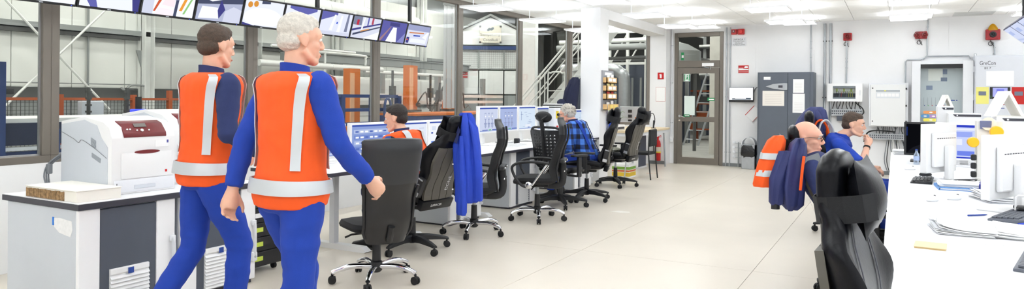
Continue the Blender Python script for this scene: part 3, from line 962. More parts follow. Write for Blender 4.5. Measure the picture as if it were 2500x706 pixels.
# printers
def make_printer(label, loc, group):
    t = thing('laser_printer', label, 'printer', loc, 0, group)
    # local: front faces +x; x -.58..0, y 0..0.45, z 0..0.5
    bm = BM(); prism(bm, [(0, 0, .0), (0, 0, .37), (-.03, 0, .44), (-.1, 0, .475), (-.3, 0, .505), (-.58, 0, .47), (-.58, 0, .0)], (0, .45, 0), bev=.006); obj('body', bm, M_BEIGEP, t, True)
    bm = BM(); prism(bm, [(-.04, -.004, .02), (-.04, -.004, .31), (-.11, -.004, .37), (-.16, -.004, .45), (-.3, -.004, .485), (-.57, -.004, .45), (-.57, -.004, .02)], (0, .01, 0), bev=.003); sp = obj('side_panel', bm, M_LGREY, t, True)
    bm = BM(); tube(bm, arc([(-.57, -.006, .4), (-.42, -.006, .355), (-.36, -.006, .33), (-.32, -.006, .35), (-.18, -.006, .3), (-.045, -.006, .24)], 4), .0018, 5); obj('panel_seam', bm, M_GCABLE, sp)
    bm = BM(); prism(bm, [(-.21, -.006, .27), (-.11, -.006, .235), (-.115, -.006, .205), (-.21, -.006, .24)], (0, .006, 0)); obj('grip', bm, mat('grip_grey', (150, 156, 164), .5), sp)
    for k in range(6):
        bm = BM(); prism(bm, [(-.22, -.007, .32 + k * .009), (-.165, -.007, .3 + k * .009), (-.165, -.007, .304 + k * .009), (-.22, -.007, .324 + k * .009)], (0, .004, 0)); obj('vent_slot', bm, MATS['grip_grey'], sp)
    bm = BM(); prism(bm, [(.006, .08, .375), (.002, .08, .4), (-.05, .08, .462), (-.1, .08, .48), (-.1, .08, .47), (-.03, .08, .43), (0, .08, .37)], (0, .3, 0), bev=.002); cp = obj('control_panel', bm, mat('maroon_plastic', (112, 30, 34), .35), t, True)
    Mp = face_m((-.022, .23, .43), (0, 1, 0), (-.55, 0, .62))
    bm = BM(); box(bm, (-.02, .022, .003), (.085, .03, .004), M=Mp); obj('display', bm, mat('lcd_grey', (120, 116, 112), .3), cp)
    for k, (a, b_) in enumerate(((-.02, -.02), (.03, -.02), (-.055, -.02), (-.12, -.01), (-.1, -.01))):
        bm = BM(); lathe(bm, [(.011 if k == 0 else .006, 0), (.01 if k == 0 else .005, .005)], 10, Mp @ T(a, b_, .001)); obj('button', bm, M_WHITE, cp)
    bm = BM(); bx(bm, 0, .008, .06, .42, .1, .27, .006); fp = obj('front_tray', bm, M_BEIGEP, t, True)
    bm = BM(); lathe(bm, [(.0, 0), (.07, 0), (.07, .004), (0, .004)], 20, T(.006, .24, .272) @ RY(90) @ Matrix.Diagonal((.18, 1.3, 1, 1))); obj('maroon_grip', bm, MATS['maroon_plastic'], fp, True)
    bm = BM(); bx(bm, -.01, .006, .015, .44, .01, .095, .006); dr_ = obj('paper_drawer', bm, M_GREYW, t, True)
    bm = BM(); bx(bm, .003, .012, .15, .3, .03, .055, .004); obj('drawer_pull', bm, M_LGREY, dr_)
    bm = BM(); bx(bm, .004, .0075, .03, .034, .04, .075); obj('level_mark', bm, M_BLACK, dr_)
    bm = BM(); bx(bm, .001, .0022, .3, .4, .3, .345); obj('sticker', bm, M_PAPER, t)
    bm = BM(); bx(bm, .0022, .003, .385, .398, .325, .345); obj('logo_mark', bm, mat('logo_violet', (90, 90, 170), .5), t)
    bm = BM(); bx(bm, .008, .0092, .37, .385, .125, .142); obj('warning_mark', bm, M_RED, fp)
    return t


p1_ = make_printer('white laser printer with maroon control panel on the worktop, nearer the camera', (-4.42, 2.69, .76), 'printers on the worktop')
p2_ = clone(p1_, (-4.62, 3.24, .76), 0, 'white laser printer behind the nearer one, only its top showing', 'printers on the worktop', (1, 1, 1.08))
bm = BM()
for k in range(3):
    tube(bm, arc([(-5.06 + .005 * k, 2.72 + .02 * k, 1.0), (-5.1, 2.66 + .012 * k, .93), (-5.09, 2.63 + .014 * k, .85), (-5.06, 2.64 + .01 * k, .766)], 5), .006, 6)
box(bm, (-5.085, 2.66, .9), (.04, .03, .07), .008)
tag(obj('printer_cable', bm, M_GCABLE, smooth=True), 'grey plug and cables hanging behind the nearer printer', 'cable')
t = thing('trunking_box', 'small pale grey trunking box on the low wall behind the worktop', 'box', (-6.1, 3.35, .48))
bm = BM(); bx(bm, 0, .1, 0, .55, 0, .16, .004, seg=1); obj('body', bm, M_LGREY, t)
bm = BM(); bx(bm, .1, .104, .06, .18, .04, .12, .002, seg=1); obj('socket', bm, M_WHITE, t)

# black drawer tower with labels, and a black bag beside it
t = thing('drawer_unit', 'black rolling drawer tower with yellow labels beside the second cabinet', 'drawer unit', (-4.42, 3.79, 0))
bm = BM(); bx(bm, -.5, -.01, .0, .34, .05, .64, .004, seg=1); obj('body', bm, M_BLACK, t)
for k in range(5):
    bm = BM(); bx(bm, -.01, .006, .01, .33, .06 + k * .115, .17 + k * .115, .004, seg=1); d = obj('drawer', bm, M_BLACK, t)
    bm = BM(); bx(bm, .006, .008, .05, .13, .1 + k * .115, .135 + k * .115); obj('label_card', bm, mat('label_lime', (206, 224, 90), .7) if k < 3 else M_PAPER, d)
for (x, y) in ((-.05, .05), (-.05, .29), (-.45, .05), (-.45, .29)):
    bm = BM(); cyl(bm, (x, y - .012, .025), (x, y + .012, .025), .025); obj('castor', bm, M_RUBBER, t)
t = thing('bag', 'black slumped bag on the floor beside the drawer tower', 'bag', (-4.5, 4.34, 0))
bm = BM(); ball(bm, (0, 0, .17), (.16, .11, .19), u=20, v=14)
for v in bm.verts:
    v.co += Vector(noise.noise_vector(v.co * 9)) * .03
    v.co.z = max(v.co.z, .0)
obj('bag_body', bm, mat('bag_black', (24, 26, 34), .7, var=.1), t, True)
bm = BM(); tube(bm, arc([(-.05, -.05, .33), (.02, 0, .42), (.1, .03, .28), (.14, .06, .12)], 5), .012, 6); obj('strap', bm, M_FABRIC, t)


# desktop monitors
def make_monitor(name, label, loc, rz, w_, h_, shapes, stand=.16, group=None, case=M_BEIGEP, gain=1.0, depth=.05, tilt=0):
    """local: screen faces +x; bottom centre of the foot at origin"""
    t = thing(name, label, 'monitor', loc, rz, group)
    Mt = T(0, 0, stand) @ RY(-tilt)
    b = .022
    bm = BM(); bx(bm, -depth, 0, -w_ / 2, w_ / 2, 0, h_, .006, M=Mt); cs = obj('case', bm, case, t)
    bm = BM(); bx(bm, -depth - .035, -depth, -w_ * .36, w_ * .36, h_ * .12, h_ * .82, .012, M=Mt); bk = obj('back_cover', bm, case, t)
    for k in range(9):
        bm = BM(); bx(bm, -depth - .037, -depth - .034, -w_ * .3 + k * w_ * .07, -w_ * .3 + k * w_ * .07 + w_ * .04, h_ * .7, h_ * .715, M=Mt); obj('vent_slot', bm, M_DARK, bk)
    art('screen', [([(-(w_ / 2 - b) + p[0] * (w_ - 2 * b), b + p[1] * (h_ - 2 * b)) for p in poly], rgb) for poly, rgb in shapes], Mt @ face_m((.001, 0, 0), (0, 1, 0), (0, 0, 1)), t, gain)
    bm = BM(); bx(bm, -depth - .08, -depth - .035, -.04, .04, .015, stand + h_ * .55, .01); obj('stand', bm, case, t)
    bm = BM(); bx(bm, -depth - .15, .08, -.12, .12, 0, .015, .006); obj('foot', bm, case, t)
    return t


LB, MB_, DB, WH = (214, 222, 240), (150, 168, 216), (62, 84, 170), (248, 250, 255)


def ui(seed, bg, kind):
    rnd = random.Random(seed)
    s = [(rc(0, 1, 0, 1), bg), (rc(0, 1, .94, 1), DB), (rc(0, 1, 0, .04), MB_)]
    if kind == 'panels':
        for k in range(4):
            s.append((rc(.04, .96, .7 - k * .2, .84 - k * .2), (118, 140, 206) if k % 2 else (178, 192, 228)))
            for j in range(7):
                s.append((rc(.08 + j * .12, .16 + j * .12, .73 - k * .2, .79 - k * .2), WH if (j + k) % 3 else (90, 112, 186)))
    elif kind == 'forms':
        s += [(rc(.08, .22, .66, .82), LB), (rc(.3, .62, .7, .82), (226, 232, 246)), (rc(.3, .62, .5, .62), (226, 232, 246)), (rc(.05, .12, .52, .58), DB), (rc(.45, .9, .36, .4), (206, 220, 70)), (rc(.05, .4, .1, .22), (96, 132, 214)), (rc(.18, .26, .12, .19), (70, 210, 90)), (rc(.5, .92, .1, .2), LB)]
    elif kind == 'plant':
        g = (150, 160, 196)
        for k in range(3):
            cx = .3 + k * .18
            s += [(rc(cx - .05, cx + .05, .5, .78), g), (rc(cx - .04, cx + .04, .53, .75), bg), (rc(cx - .07, cx + .07, .3, .36), g), (rc(cx - .02, cx + .02, .14, .5), g), (rc(cx - .05, cx - .03, .18, .3), g), (rc(cx + .03, cx + .05, .18, .3), g), (rc(cx - .03, cx + .03, .6, .66), WH)]
        s += [(rc(.1, .4, .05, .08), DB), (rc(.45, .6, .05, .08), (80, 190, 90)), (rc(.65, .95, .05, .08), DB)]
    else:
        for k in range(14):
            x = rnd.random() * .8; y = .1 + rnd.random() * .7
            s.append((rc(x, x + .04 + .14 * rnd.random(), y, y + .012), (130, 146, 190)))
        s += [(rc(.1, .12, .4, .8), (110, 130, 180)), (rc(.35, .7, .1, .2), (232, 236, 246)), (rc(.5, .62, .05, .08), DB)]
    return s


XM = -4.88
mons = [(5.05, .66, .34, -.03, 'panels', (196, 208, 238), 'white monitor with blue panels, left of the man in the vest'),
        (5.78, .66, .34, -.03, 'panels', (140, 160, 214), 'white monitor with dense blue panels in front of the man in the vest'),
        (6.46, .66, .34, -.03, 'lines', (226, 232, 246), 'white monitor with pale lines beside the head of the man in the vest'),
        (7.12, .62, .34, -.03, 'forms', (240, 243, 250), 'white monitor with green bar partly behind the blue jacket'),
        (8.22, .52, .37, .1, 'plant', (204, 212, 236), 'white monitor with plant diagram, first left of the profile chair back'),
        (8.78, .54, .37, .1, 'plant', (170, 184, 224), 'white monitor with bluer plant diagram behind the profile chair back'),
        (9.36, .56, .37, .1, 'lines', (214, 228, 244), 'white monitor with pale chart behind the oval headrest'),
        (9.9, .44, .37, .08, 'lines', (176, 182, 188), 'grey monitor with dull picture behind the oval headrest chair')]
for k, (y, w_, h_, st, kd, bg, lb) in enumerate(mons):
    make_monitor('monitor', lb, (XM, y, .76), 0, w_, h_, ui(k, bg, kd), stand=.07 + st, group='monitors on the left desks', gain=.85)
make_monitor('monitor', 'pale blue screen behind the head of the man in the plaid shirt', (-4.75, 11.02, .76), -8, .4, .42, ui(20, (206, 222, 240), 'lines'), stand=.05, group='monitors on the left desks', gain=.8)
t = worktop('side_desk', 'small white desk end left of the white column', 10.46, 11.08, -5.15, -4.4, cat='desk', feet=(.3,))
# white control box with yellow and red switch
t = thing('control_cabinet', 'white control box with yellow emergency switch behind the man in the plaid shirt', 'control box', (-4.75, 10.28, .76), -5)
bm = BM(); bx(bm, -.3, 0, -.2, .2, 0, .5, .01); obj('body', bm, M_GREYW, t)
bm = BM(); bx(bm, 0, .004, -.15, -.07, .33, .45); yp = obj('yellow_plate', bm, mat('yellow_plate', (244, 214, 40), .5), t)
bm = BM(); lathe(bm, [(.02, 0), (.02, .02), (.03, .022), (.03, .035)], 14, T(.004, -.11, .39) @ RY(90)); obj('switch', bm, M_BLACK, yp, True)
bm = BM(); lathe(bm, [(.016, 0), (.016, .02)], 14, T(.0, -.12, .2) @ RY(90)); obj('red_button', bm, M_RED, t, True)
for k in range(4):
    bm = BM(); box(bm, (-.15, .0 + .01 * k, .508 + k * .016), (.22, .3, .015), .003, seg=1); tag(obj('folder', bm, [M_BLACK, M_PAPER, M_BLACK, M_PAPER][k]), ['black folder lying on the white control box, bottom of the pile', 'white folder in the pile on the white control box, second from the bottom', 'black folder in the pile on the white control box, second from the top', 'white folder on top of the pile on the white control box'][k], 'folder', 'folders on the control box')
    o = bpy.data.objects[-1] if False else None
for o in [o for o in C.objects if o.name.startswith('folder')]:
    o.location = (-4.75, 10.28, .76)


# keyboards, mice, papers on the left desks
def make_keyboard(label, loc, rz, m, group, wide=.44, dp=.16):
    t = thing('keyboard', label, 'keyboard', loc, rz, group)
    bm = BM(); prism(bm, [(-dp / 2, -wide / 2, 0), (dp / 2, -wide / 2, 0), (dp / 2, -wide / 2, .012), (-dp / 2, -wide / 2, .026)], (0, wide, 0), bev=.003); obj('case', bm, m, t, True)
    bm = BM()
    for r_ in range(5):
        n = 14
        for k in range(n):
            x = dp / 2 - .025 - r_ * .026; z = .014 + (dp / 2 - x) / dp * .012
            box(bm, (x, -wide / 2 + .03 + k * (wide - .06) / (n - 1), z + .004), (.02, (wide - .06) / n * .8, .008))
    obj('keys', bm, m, t, kind='stuff')
    return t


make_keyboard('white keyboard on the desk behind the profile chair back', (-4.5, 8.3, .76), 0, M_BEIGEP, 'keyboards on the left desks')
make_keyboard('white keyboard on the desk behind the perforated chair back', (-4.5, 9.2, .76), 0, M_BEIGEP, 'keyboards on the left desks')
make_keyboard('dark keyboard in front of the man in the vest', (-4.55, 5.5, .76), 0, M_BLACK, 'keyboards on the left desks')


def make_mouse(label, loc, rz, m, group=None):
    t = thing('mouse', label, 'mouse', loc, rz, group)
    bm = BM(); ball(bm, (0, 0, .012), (.055, .03, .024), u=16, v=10)
    for v in bm.verts:
        v.co.z = max(v.co.z, 0)
    obj('shell', bm, m, t, True)
    bm = BM(); cyl(bm, (.028, -.004, .031), (.028, .004, .031), .007); obj('wheel', bm, M_BLACK, t)
    return t


make_mouse('white mouse on the left desk left of the profile chair back', (-4.42, 7.75, .76), 170, M_BEIGEP)
for k, (x, y, rz, lb) in enumerate(((-4.4, 8.65, 8, 'white paper sheet on the desk beside the perforated chair'), (-4.45, 7.3, -10, 'white paper sheet on the desk behind the blue jacket'), (-4.4, 10.1, 5, 'white paper sheet on the desk by the man in the plaid shirt'))):
    bm = BM(); box(bm, (0, 0, .0015), (.21, .297, .003)); o = obj('paper_sheet', bm, M_PAPER); o.location = (x, y, .76); o.rotation_euler = (0, 0, R(rz)); tag(o, lb, 'paper', 'papers on the left desks')
bm = BM(); tube(bm, arc([(-5.0, 8.6, .78), (-4.85, 8.7, .775), (-4.7, 8.95, .79), (-4.6, 9.1, .775)], 6), .004, 5); tag(obj('cable', bm, M_CABLE), 'thin black cable lying on the desk below the monitors', 'cable')
t = thing('webcam', 'small black box device standing below the plant monitor', 'device', (-4.62, 8.55, .76))
bm = BM(); box(bm, (0, 0, .045), (.06, .07, .09), .008); obj('body', bm, M_BLACK, t); bm = BM(); lathe(bm, [(.022, 0), (.022, .012), (.012, .013)], 14, T(.03, 0, .06) @ RY(90)); obj('lens', bm, M_DARK, t)

# row of hanging screens under the ceiling
TVX, TVZ, TW, TH = -5.66, 2.1, .521, .296
tv_l = ['at the left picture edge', 'second from the left picture edge', 'third from the left, with the fan shaped white floor', 'fourth from the left, with pink and orange stripes', 'fifth from the left, with grey machine close up', 'sixth, with white disc and orange rollers', 'seventh, behind the bald head', 'fourth from the right end, with white pillars', 'third from the right end, with slanting conveyors', 'second from the right end, with a white strip on violet', 'last at the right end, with red and blue conveyor']
G1, G2, G3, G4, V1, V2 = (200, 204, 222), (232, 236, 246), (120, 126, 150), (70, 76, 100), (66, 66, 128), (96, 98, 166)
pics = [
    [(rc(0, 1, 0, 1), G1), ([(.1, 0), (.5, .8), (.8, .8), (1, .1), (1, 0)], G2), ([(0, 0), (.1, 0), (.4, 1), (0, 1)], G3)],
    [(rc(0, 1, 0, 1), G1), ([(0, 0), (1, 0), (1, .5), (0, .3)], G2), (rc(0, 1, .8, 1), G3)],
    [(rc(0, 1, 0, 1), (226, 230, 244)), ([(0, .5), (.18, 0), (.3, 0), (.12, 1), (0, 1)], V2), ([(.8, 1), (.9, 0), (1, 0), (1, 1)], V1), ([(.35, 1), (.5, .6), (.65, 1)], G3)],
    [(rc(0, 1, 0, 1), G2), (rc(0, .2, 0, 1), G1), ([(.25, 0), (.6, 0), (.6, .2), (.3, .25)], (244, 226, 232)), ([(.35, .35), (.6, .3), (.6, .55), (.4, .55)], (244, 220, 226)), ([(.3, .6), (.36, .6), (.24, .1), (.2, .1)], (196, 90, 60)), ([(.7, .2), (.76, .2), (.9, .95), (.84, .95)], (222, 150, 60)), ([(.78, .1), (.82, .1), (.98, .8), (.94, .8)], (140, 190, 120)), ([(.6, 0), (.66, 0), (.68, .9), (.62, .9)], G4), (rc(.2, .66, .56, .64), G3)],
    [(rc(0, 1, 0, 1), (170, 176, 200)), ([(0, .55), (1, .75), (1, 1), (0, 1)], G4), ([(.05, .05), (.5, .1), (.45, .5), (.1, .5)], G2), ([(.5, .1), (.62, .45), (.5, .8), (.45, .4)], V1), ([(.62, .4), (.8, .6), (1, .5), (1, 0), (.6, 0)], G1), ([(.2, .75), (.6, .95), (.7, .9), (.3, .7)], G2)],
    [(rc(0, 1, 0, 1), (222, 226, 238)), ([(.5 + .62 * math.cos(a) * .8, .35 + .38 * math.sin(a)) for a in [k * 2 * PI / 20 for k in range(20)] if 0 <= .5 + .62 * math.cos(a) * .8 <= 1 and .35 + .38 * math.sin(a) >= 0], (236, 240, 250)), ([(0, .1), (.3, 0), (0, 0)], V1), ([(.3, .02), (.6, 0), (.3, 0)], G4), ([(.12 + .06 * math.cos(a), .8 + .12 * math.sin(a)) for a in [k * 2 * PI / 12 for k in range(12)]], (206, 140, 60)), ([(.26 + .06 * math.cos(a), .85 + .12 * math.sin(a)) for a in [k * 2 * PI / 12 for k in range(12)]], (206, 140, 60)), ([(.4, .88), (.62, .92), (.62, 1), (.4, 1)], G4)],
    [(rc(0, 1, 0, 1), (220, 224, 236)), ([(.1, .9), (.6, .7), (.9, .9), (.9, 1), (.1, 1)], V2), ([(.2, 0), (.5, .5), (.8, 0)], G2)],
    [(rc(0, 1, 0, 1), (214, 218, 238)), ([(0, .6), (.5, .9), (.5, 1), (0, 1)], V2), ([(.3, .2), (.4, .9), (.46, .9), (.4, .2)], G2), ([(.55, .1), (.62, .9), (.68, .9), (.66, .1)], G2), ([(.8, .2), (.84, 1), (.9, 1), (.9, .2)], G3), (rc(.0, 1, 0, .15), G1), ([(.5, .5), (.54, .5), (.54, .6), (.5, .6)], (50, 80, 190))],
    [(rc(0, 1, 0, 1), (206, 210, 226)), ([(0, .3), (1, .75), (1, .82), (0, .4)], V1), ([(.05, .1), (1, .6), (1, .66), (.05, .2)], G4), ([(.4, 0), (1, .4), (1, 0)], G2), (rc(0, .3, .6, 1), G3), (rc(.12, .2, .6, .85), (180, 50, 70)), ([(.3, .4), (.36, 1), (.4, 1), (.36, .4)], G2), (rc(.5, .55, .6, 1), V2), (rc(.65, .72, .7, 1), (170, 70, 90)), ([(.3, .3), (.6, .45), (.6, .5), (.3, .36)], (210, 150, 90))],
    [(rc(0, 1, 0, 1), (92, 92, 158)), ([(.25, 0), (.45, .72), (.6, .72), (.68, 0)], (238, 240, 250)), ([(0, .1), (.35, .75), (.38, .75), (.06, 0), (0, 0)], (150, 120, 130)), ([(.7, 0), (.98, .5), (1, .5), (1, 0)], (130, 134, 190)), (rc(.3, .7, .78, .95), (70, 70, 124))],
    [(rc(0, 1, 0, 1), (206, 210, 228)), (rc(0, 1, .72, 1), (150, 156, 190)), ([(.1, .55), (.75, .6), (.75, .66), (.1, .62)], (196, 130, 90)), ([(.3, .42), (.6, .44), (.6, .5), (.3, .48)], (44, 70, 170)), ([(.7, .4), (.9, .7), (.96, .7), (.9, .3)], G2), (rc(.02, .14, .05, .35), V1), (rc(.02, .1, .2, .25), (206, 90, 70)), (rc(.2, .9, .1, .3), (226, 230, 242))]]
tvb = None
for k in range(11):
    y1 = 7.84 - (10 - k) * TW
    t = thing('hanging_screen', 'hanging black framed camera screen, ' + tv_l[k], 'screen', (TVX, y1 - TW / 2, TVZ), 0, 'hanging screens over the left desks')
    Mt = RY(16)
    w2 = TW / 2 - .002
    bm = BM(); bx(bm, -.05, 0, -w2, w2, 0, TH, .004, M=Mt, seg=1); obj('case', bm, M_BLACK, t)
    art('screen_picture', [([(-(w2 - .014) + p[0] * 2 * (w2 - .014), .02 + p[1] * (TH - .036)) for p in poly], rgb) for poly, rgb in pics[k]], Mt @ face_m((.001, 0, 0), (0, 1, 0), (0, 0, 1)), t, 1.0)
    bm = BM(); bx(bm, .0, .002, -.014, .014, .007, .013, M=Mt); obj('maker_mark', bm, M_LGREY, t)
    bm = BM(); bx(bm, .0, .002, w2 - .04, w2 - .034, .007, .011, M=Mt); obj('power_light', bm, mat('led_blue', (70, 90, 255), .3, emit=1.5), t)
    bm = BM(); bx(bm, -.075, -.05, -.05, .05, .1, .2, M=Mt); obj('mount_plate', bm, M_BLACK, t)
    if k > 6:
        bm = BM(); bx(bm, -.02, .004, -w2 + .0, -w2 + .03, TH - .002, TH + .016, M=Mt); obj('white_clip', bm, M_PAPER, t)
t = thing('screen_rail', 'black ceiling rail with drop poles carrying the hanging screens', 'rail', (-5.66, 0, 0))
bm = BM(); bx(bm, -.06, -.02, 2.0, 7.75, 2.2, 2.24); obj('lower_rail', bm, M_BLACK, t)
bm = BM(); bx(bm, -.06, -.01, 2.0, 7.6, ZC - .055, ZC - .002); obj('upper_rail', bm, M_BLACK, t)
for y in (2.6, 4.2, 5.8, 7.5):
    bm = BM(); bx(bm, -.055, -.02, y - .02, y + .02, 2.24, ZC - .055); obj('drop_pole', bm, M_BLACK, t)
    bm = BM(); box(bm, (-.035, y, ZC - .07), (.06, .09, .06), .01); obj('bracket', bm, M_BLACK, t)
# ================================================================== chairs
M_PANEL = mat('grey_brown_shell', (88, 84, 76), .5, var=.05)
M_SEAM = mat('seam_grey', (92, 94, 100), .6)
M_CLEARPL = mat('smoky_plastic', (28, 28, 30), .3)
M_WTEXT = mat('white_print', (236, 236, 236), .6)


def interp(tab, t):
    for (a, va), (b, vb) in zip(tab, tab[1:]):
        if t <= b:
            f = (t - a) / (b - a)
            f = f * f * (3 - 2 * f)
            return va + (vb - va) * f
    return tab[-1][1]


def castor(t, x, y, ang, r=.03):
    bm = BM()
    M_ = T(x, y, 0) @ RZ(ang)
    for s in (-1, 1):
        lathe(bm, [(r * .55, -.009), (r, -.007), (r, .007), (r * .55, .009)], 16, M_ @ T(0, s * .014, r) @ RX(90))
    cyl(bm, (0, -.006, r), (0, .006, r), r * .5, seg=10, M=M_)
    box(bm, (-.004, 0, r * 1.55), (.045, .05, .02), .007, M_)
    cyl(bm, (0, 0, r * 1.6), (0, 0, r * 1.6 + .03), .009, seg=8, M=M_)
    return obj('castor', bm, M_RUBBER, t, True)


def star_base(t, style, rot=0, rad=.32, seat_z=.44):
    m = M_CHROME if style == 'chrome' else M_BLACK
    for k in range(5):
        a = R(rot + 72 * k)
        ca, sa = math.cos(a), math.sin(a)
        bm = BM()
        if style == 'chrome':
            tube(bm, arc([(.03 * ca, .03 * sa, .115), (.18 * ca, .18 * sa, .125), (.28 * ca, .28 * sa, .105), (rad * ca, rad * sa, .082)], 4), [.021] * 8 + [.019] * 5, 10)
        else:
            rings = []
            for f, hw, z0, z1 in ((.04, .036, .085, .15), (.16, .032, .09, .142), (.28, .026, .082, .118), (rad + .012, .022, .074, .096)):
                rings.append([Vector((f * ca - s * hw * sa, f * sa + s * hw * ca, z)) for s, z in ((-1, z0), (1, z0), (1, z1 - .012), (.6, z1), (-.6, z1), (-1, z1 - .012))])
            loft(bm, rings)
        obj('base_arm', bm, m, t, True)
        castor(t, rad * ca, rad * sa, rot + 72 * k + (37 * k) % 80 - 40)
    bm = BM(); lathe(bm, [(.03, .07), (.045, .085), (.045, .15), (.03, .16)], 14); obj('hub', bm, M_BLACK, t, True)
    bm = BM(); lathe(bm, [(.034, .16), (.03, .3), (.028, .3)], 14); obj('lift_cover', bm, M_BLACK, t, True)
    bm = BM(); cyl(bm, (0, 0, .28), (0, 0, seat_z), .016 if style != 'chrome' else .02); obj('gas_lift', bm, M_STEEL, t, True)
    bm = BM(); box(bm, (-.02, 0, seat_z - .005), (.24, .16, .04), .01); tube(bm, [(-.02, .08, seat_z), (.02, .19, seat_z - .01), (.03, .24, seat_z - .03)], .008, 6); obj('mechanism', bm, M_BLACK, t)


def seat_pad(t, z, w_=.5, d=.5, th=.09, m=M_LEATHER, bolster=.0):
    n = 20
    rings = []
    for i, (f, zz) in enumerate(((.8, z), (.97, z + .02), (1.0, z + th * .55), (.94, z + th * .9), (.7, z + th))):
        ring = []
        for k in range(n):
            a = 2 * PI * k / n
            cx, cy = math.cos(a), math.sin(a)
            x = math.copysign(abs(cx) ** .45, cx) * d / 2 * f; y = math.copysign(abs(cy) ** .45, cy) * w_ / 2 * f
            drop = .025 * max(0, x / d * 2) ** 3
            ring.append(Vector((x + .02, y, zz - drop)))
        rings.append(ring)
    bm = BM(); loft(bm, rings)
    o = obj('seat', bm, m, t, True)
    if bolster:
        for s in (-1, 1):
            bm = BM(); tube(bm, arc([(-.2, s * w_ * .45, z + th * .8), (0, s * w_ * .47, z + th), (.2, s * w_ * .45, z + th * .8), (.25, s * w_ * .4, z + th * .5)], 4), [.03] + [.04] * 10 + [.03, .02], 10); obj('seat_bolster', bm, m, t, True)
    return o


def pillow(bm, w_, h_, th, M_):
    n, m_ = 12, 10
    for side in (1, -1):
        g = []
        for i in range(n + 1):
            row = []
            for j in range(m_ + 1):
                u = i / n * 2 - 1; v = j / m_ * 2 - 1
                pu = u * (1 - .1 * (1 - abs(v)) ** 1 * 0 - .08 * (1 - v * v)); pv = v * (1 - .1 * (1 - u * u))
                e = max(0, (1 - u * u)) ** .6 * max(0, (1 - v * v)) ** .75
                row.append(bm.verts.new(M_ @ Vector((side * th / 2 * e, pu * w_ / 2, pv * h_ / 2))))
            g.append(row)
        for i in range(n):
            for j in range(m_):
                bm.faces.new((g[i][j], g[i + 1][j], g[i + 1][j + 1], g[i][j + 1]))
    bmesh.ops.remove_doubles(bm, verts=bm.verts[:], dist=.0004)


def arm_t(t, y, z, m=M_BLACK):
    """T armrest: post and pad"""
    bm = BM(); box(bm, (0, y, z - .13), (.07, .035, .26), .01); obj('arm_post', bm, m, t)
    bm = BM(); prism(bm, [(-.12, y - .045, z), (.12, y - .045, z), (.14, y - .03, z), (.14, y + .03, z), (.12, y + .045, z), (-.12, y + .045, z), (-.14, y + .03, z), (-.14, y - .03, z)], (0, 0, .028), bev=.006); obj('arm_pad', bm, m, t, True)
    bm = BM(); box(bm, (-.02, y * .75, z - .25), (.06, abs(y) * .5, .02)); obj('arm_bracket', bm, m, t)


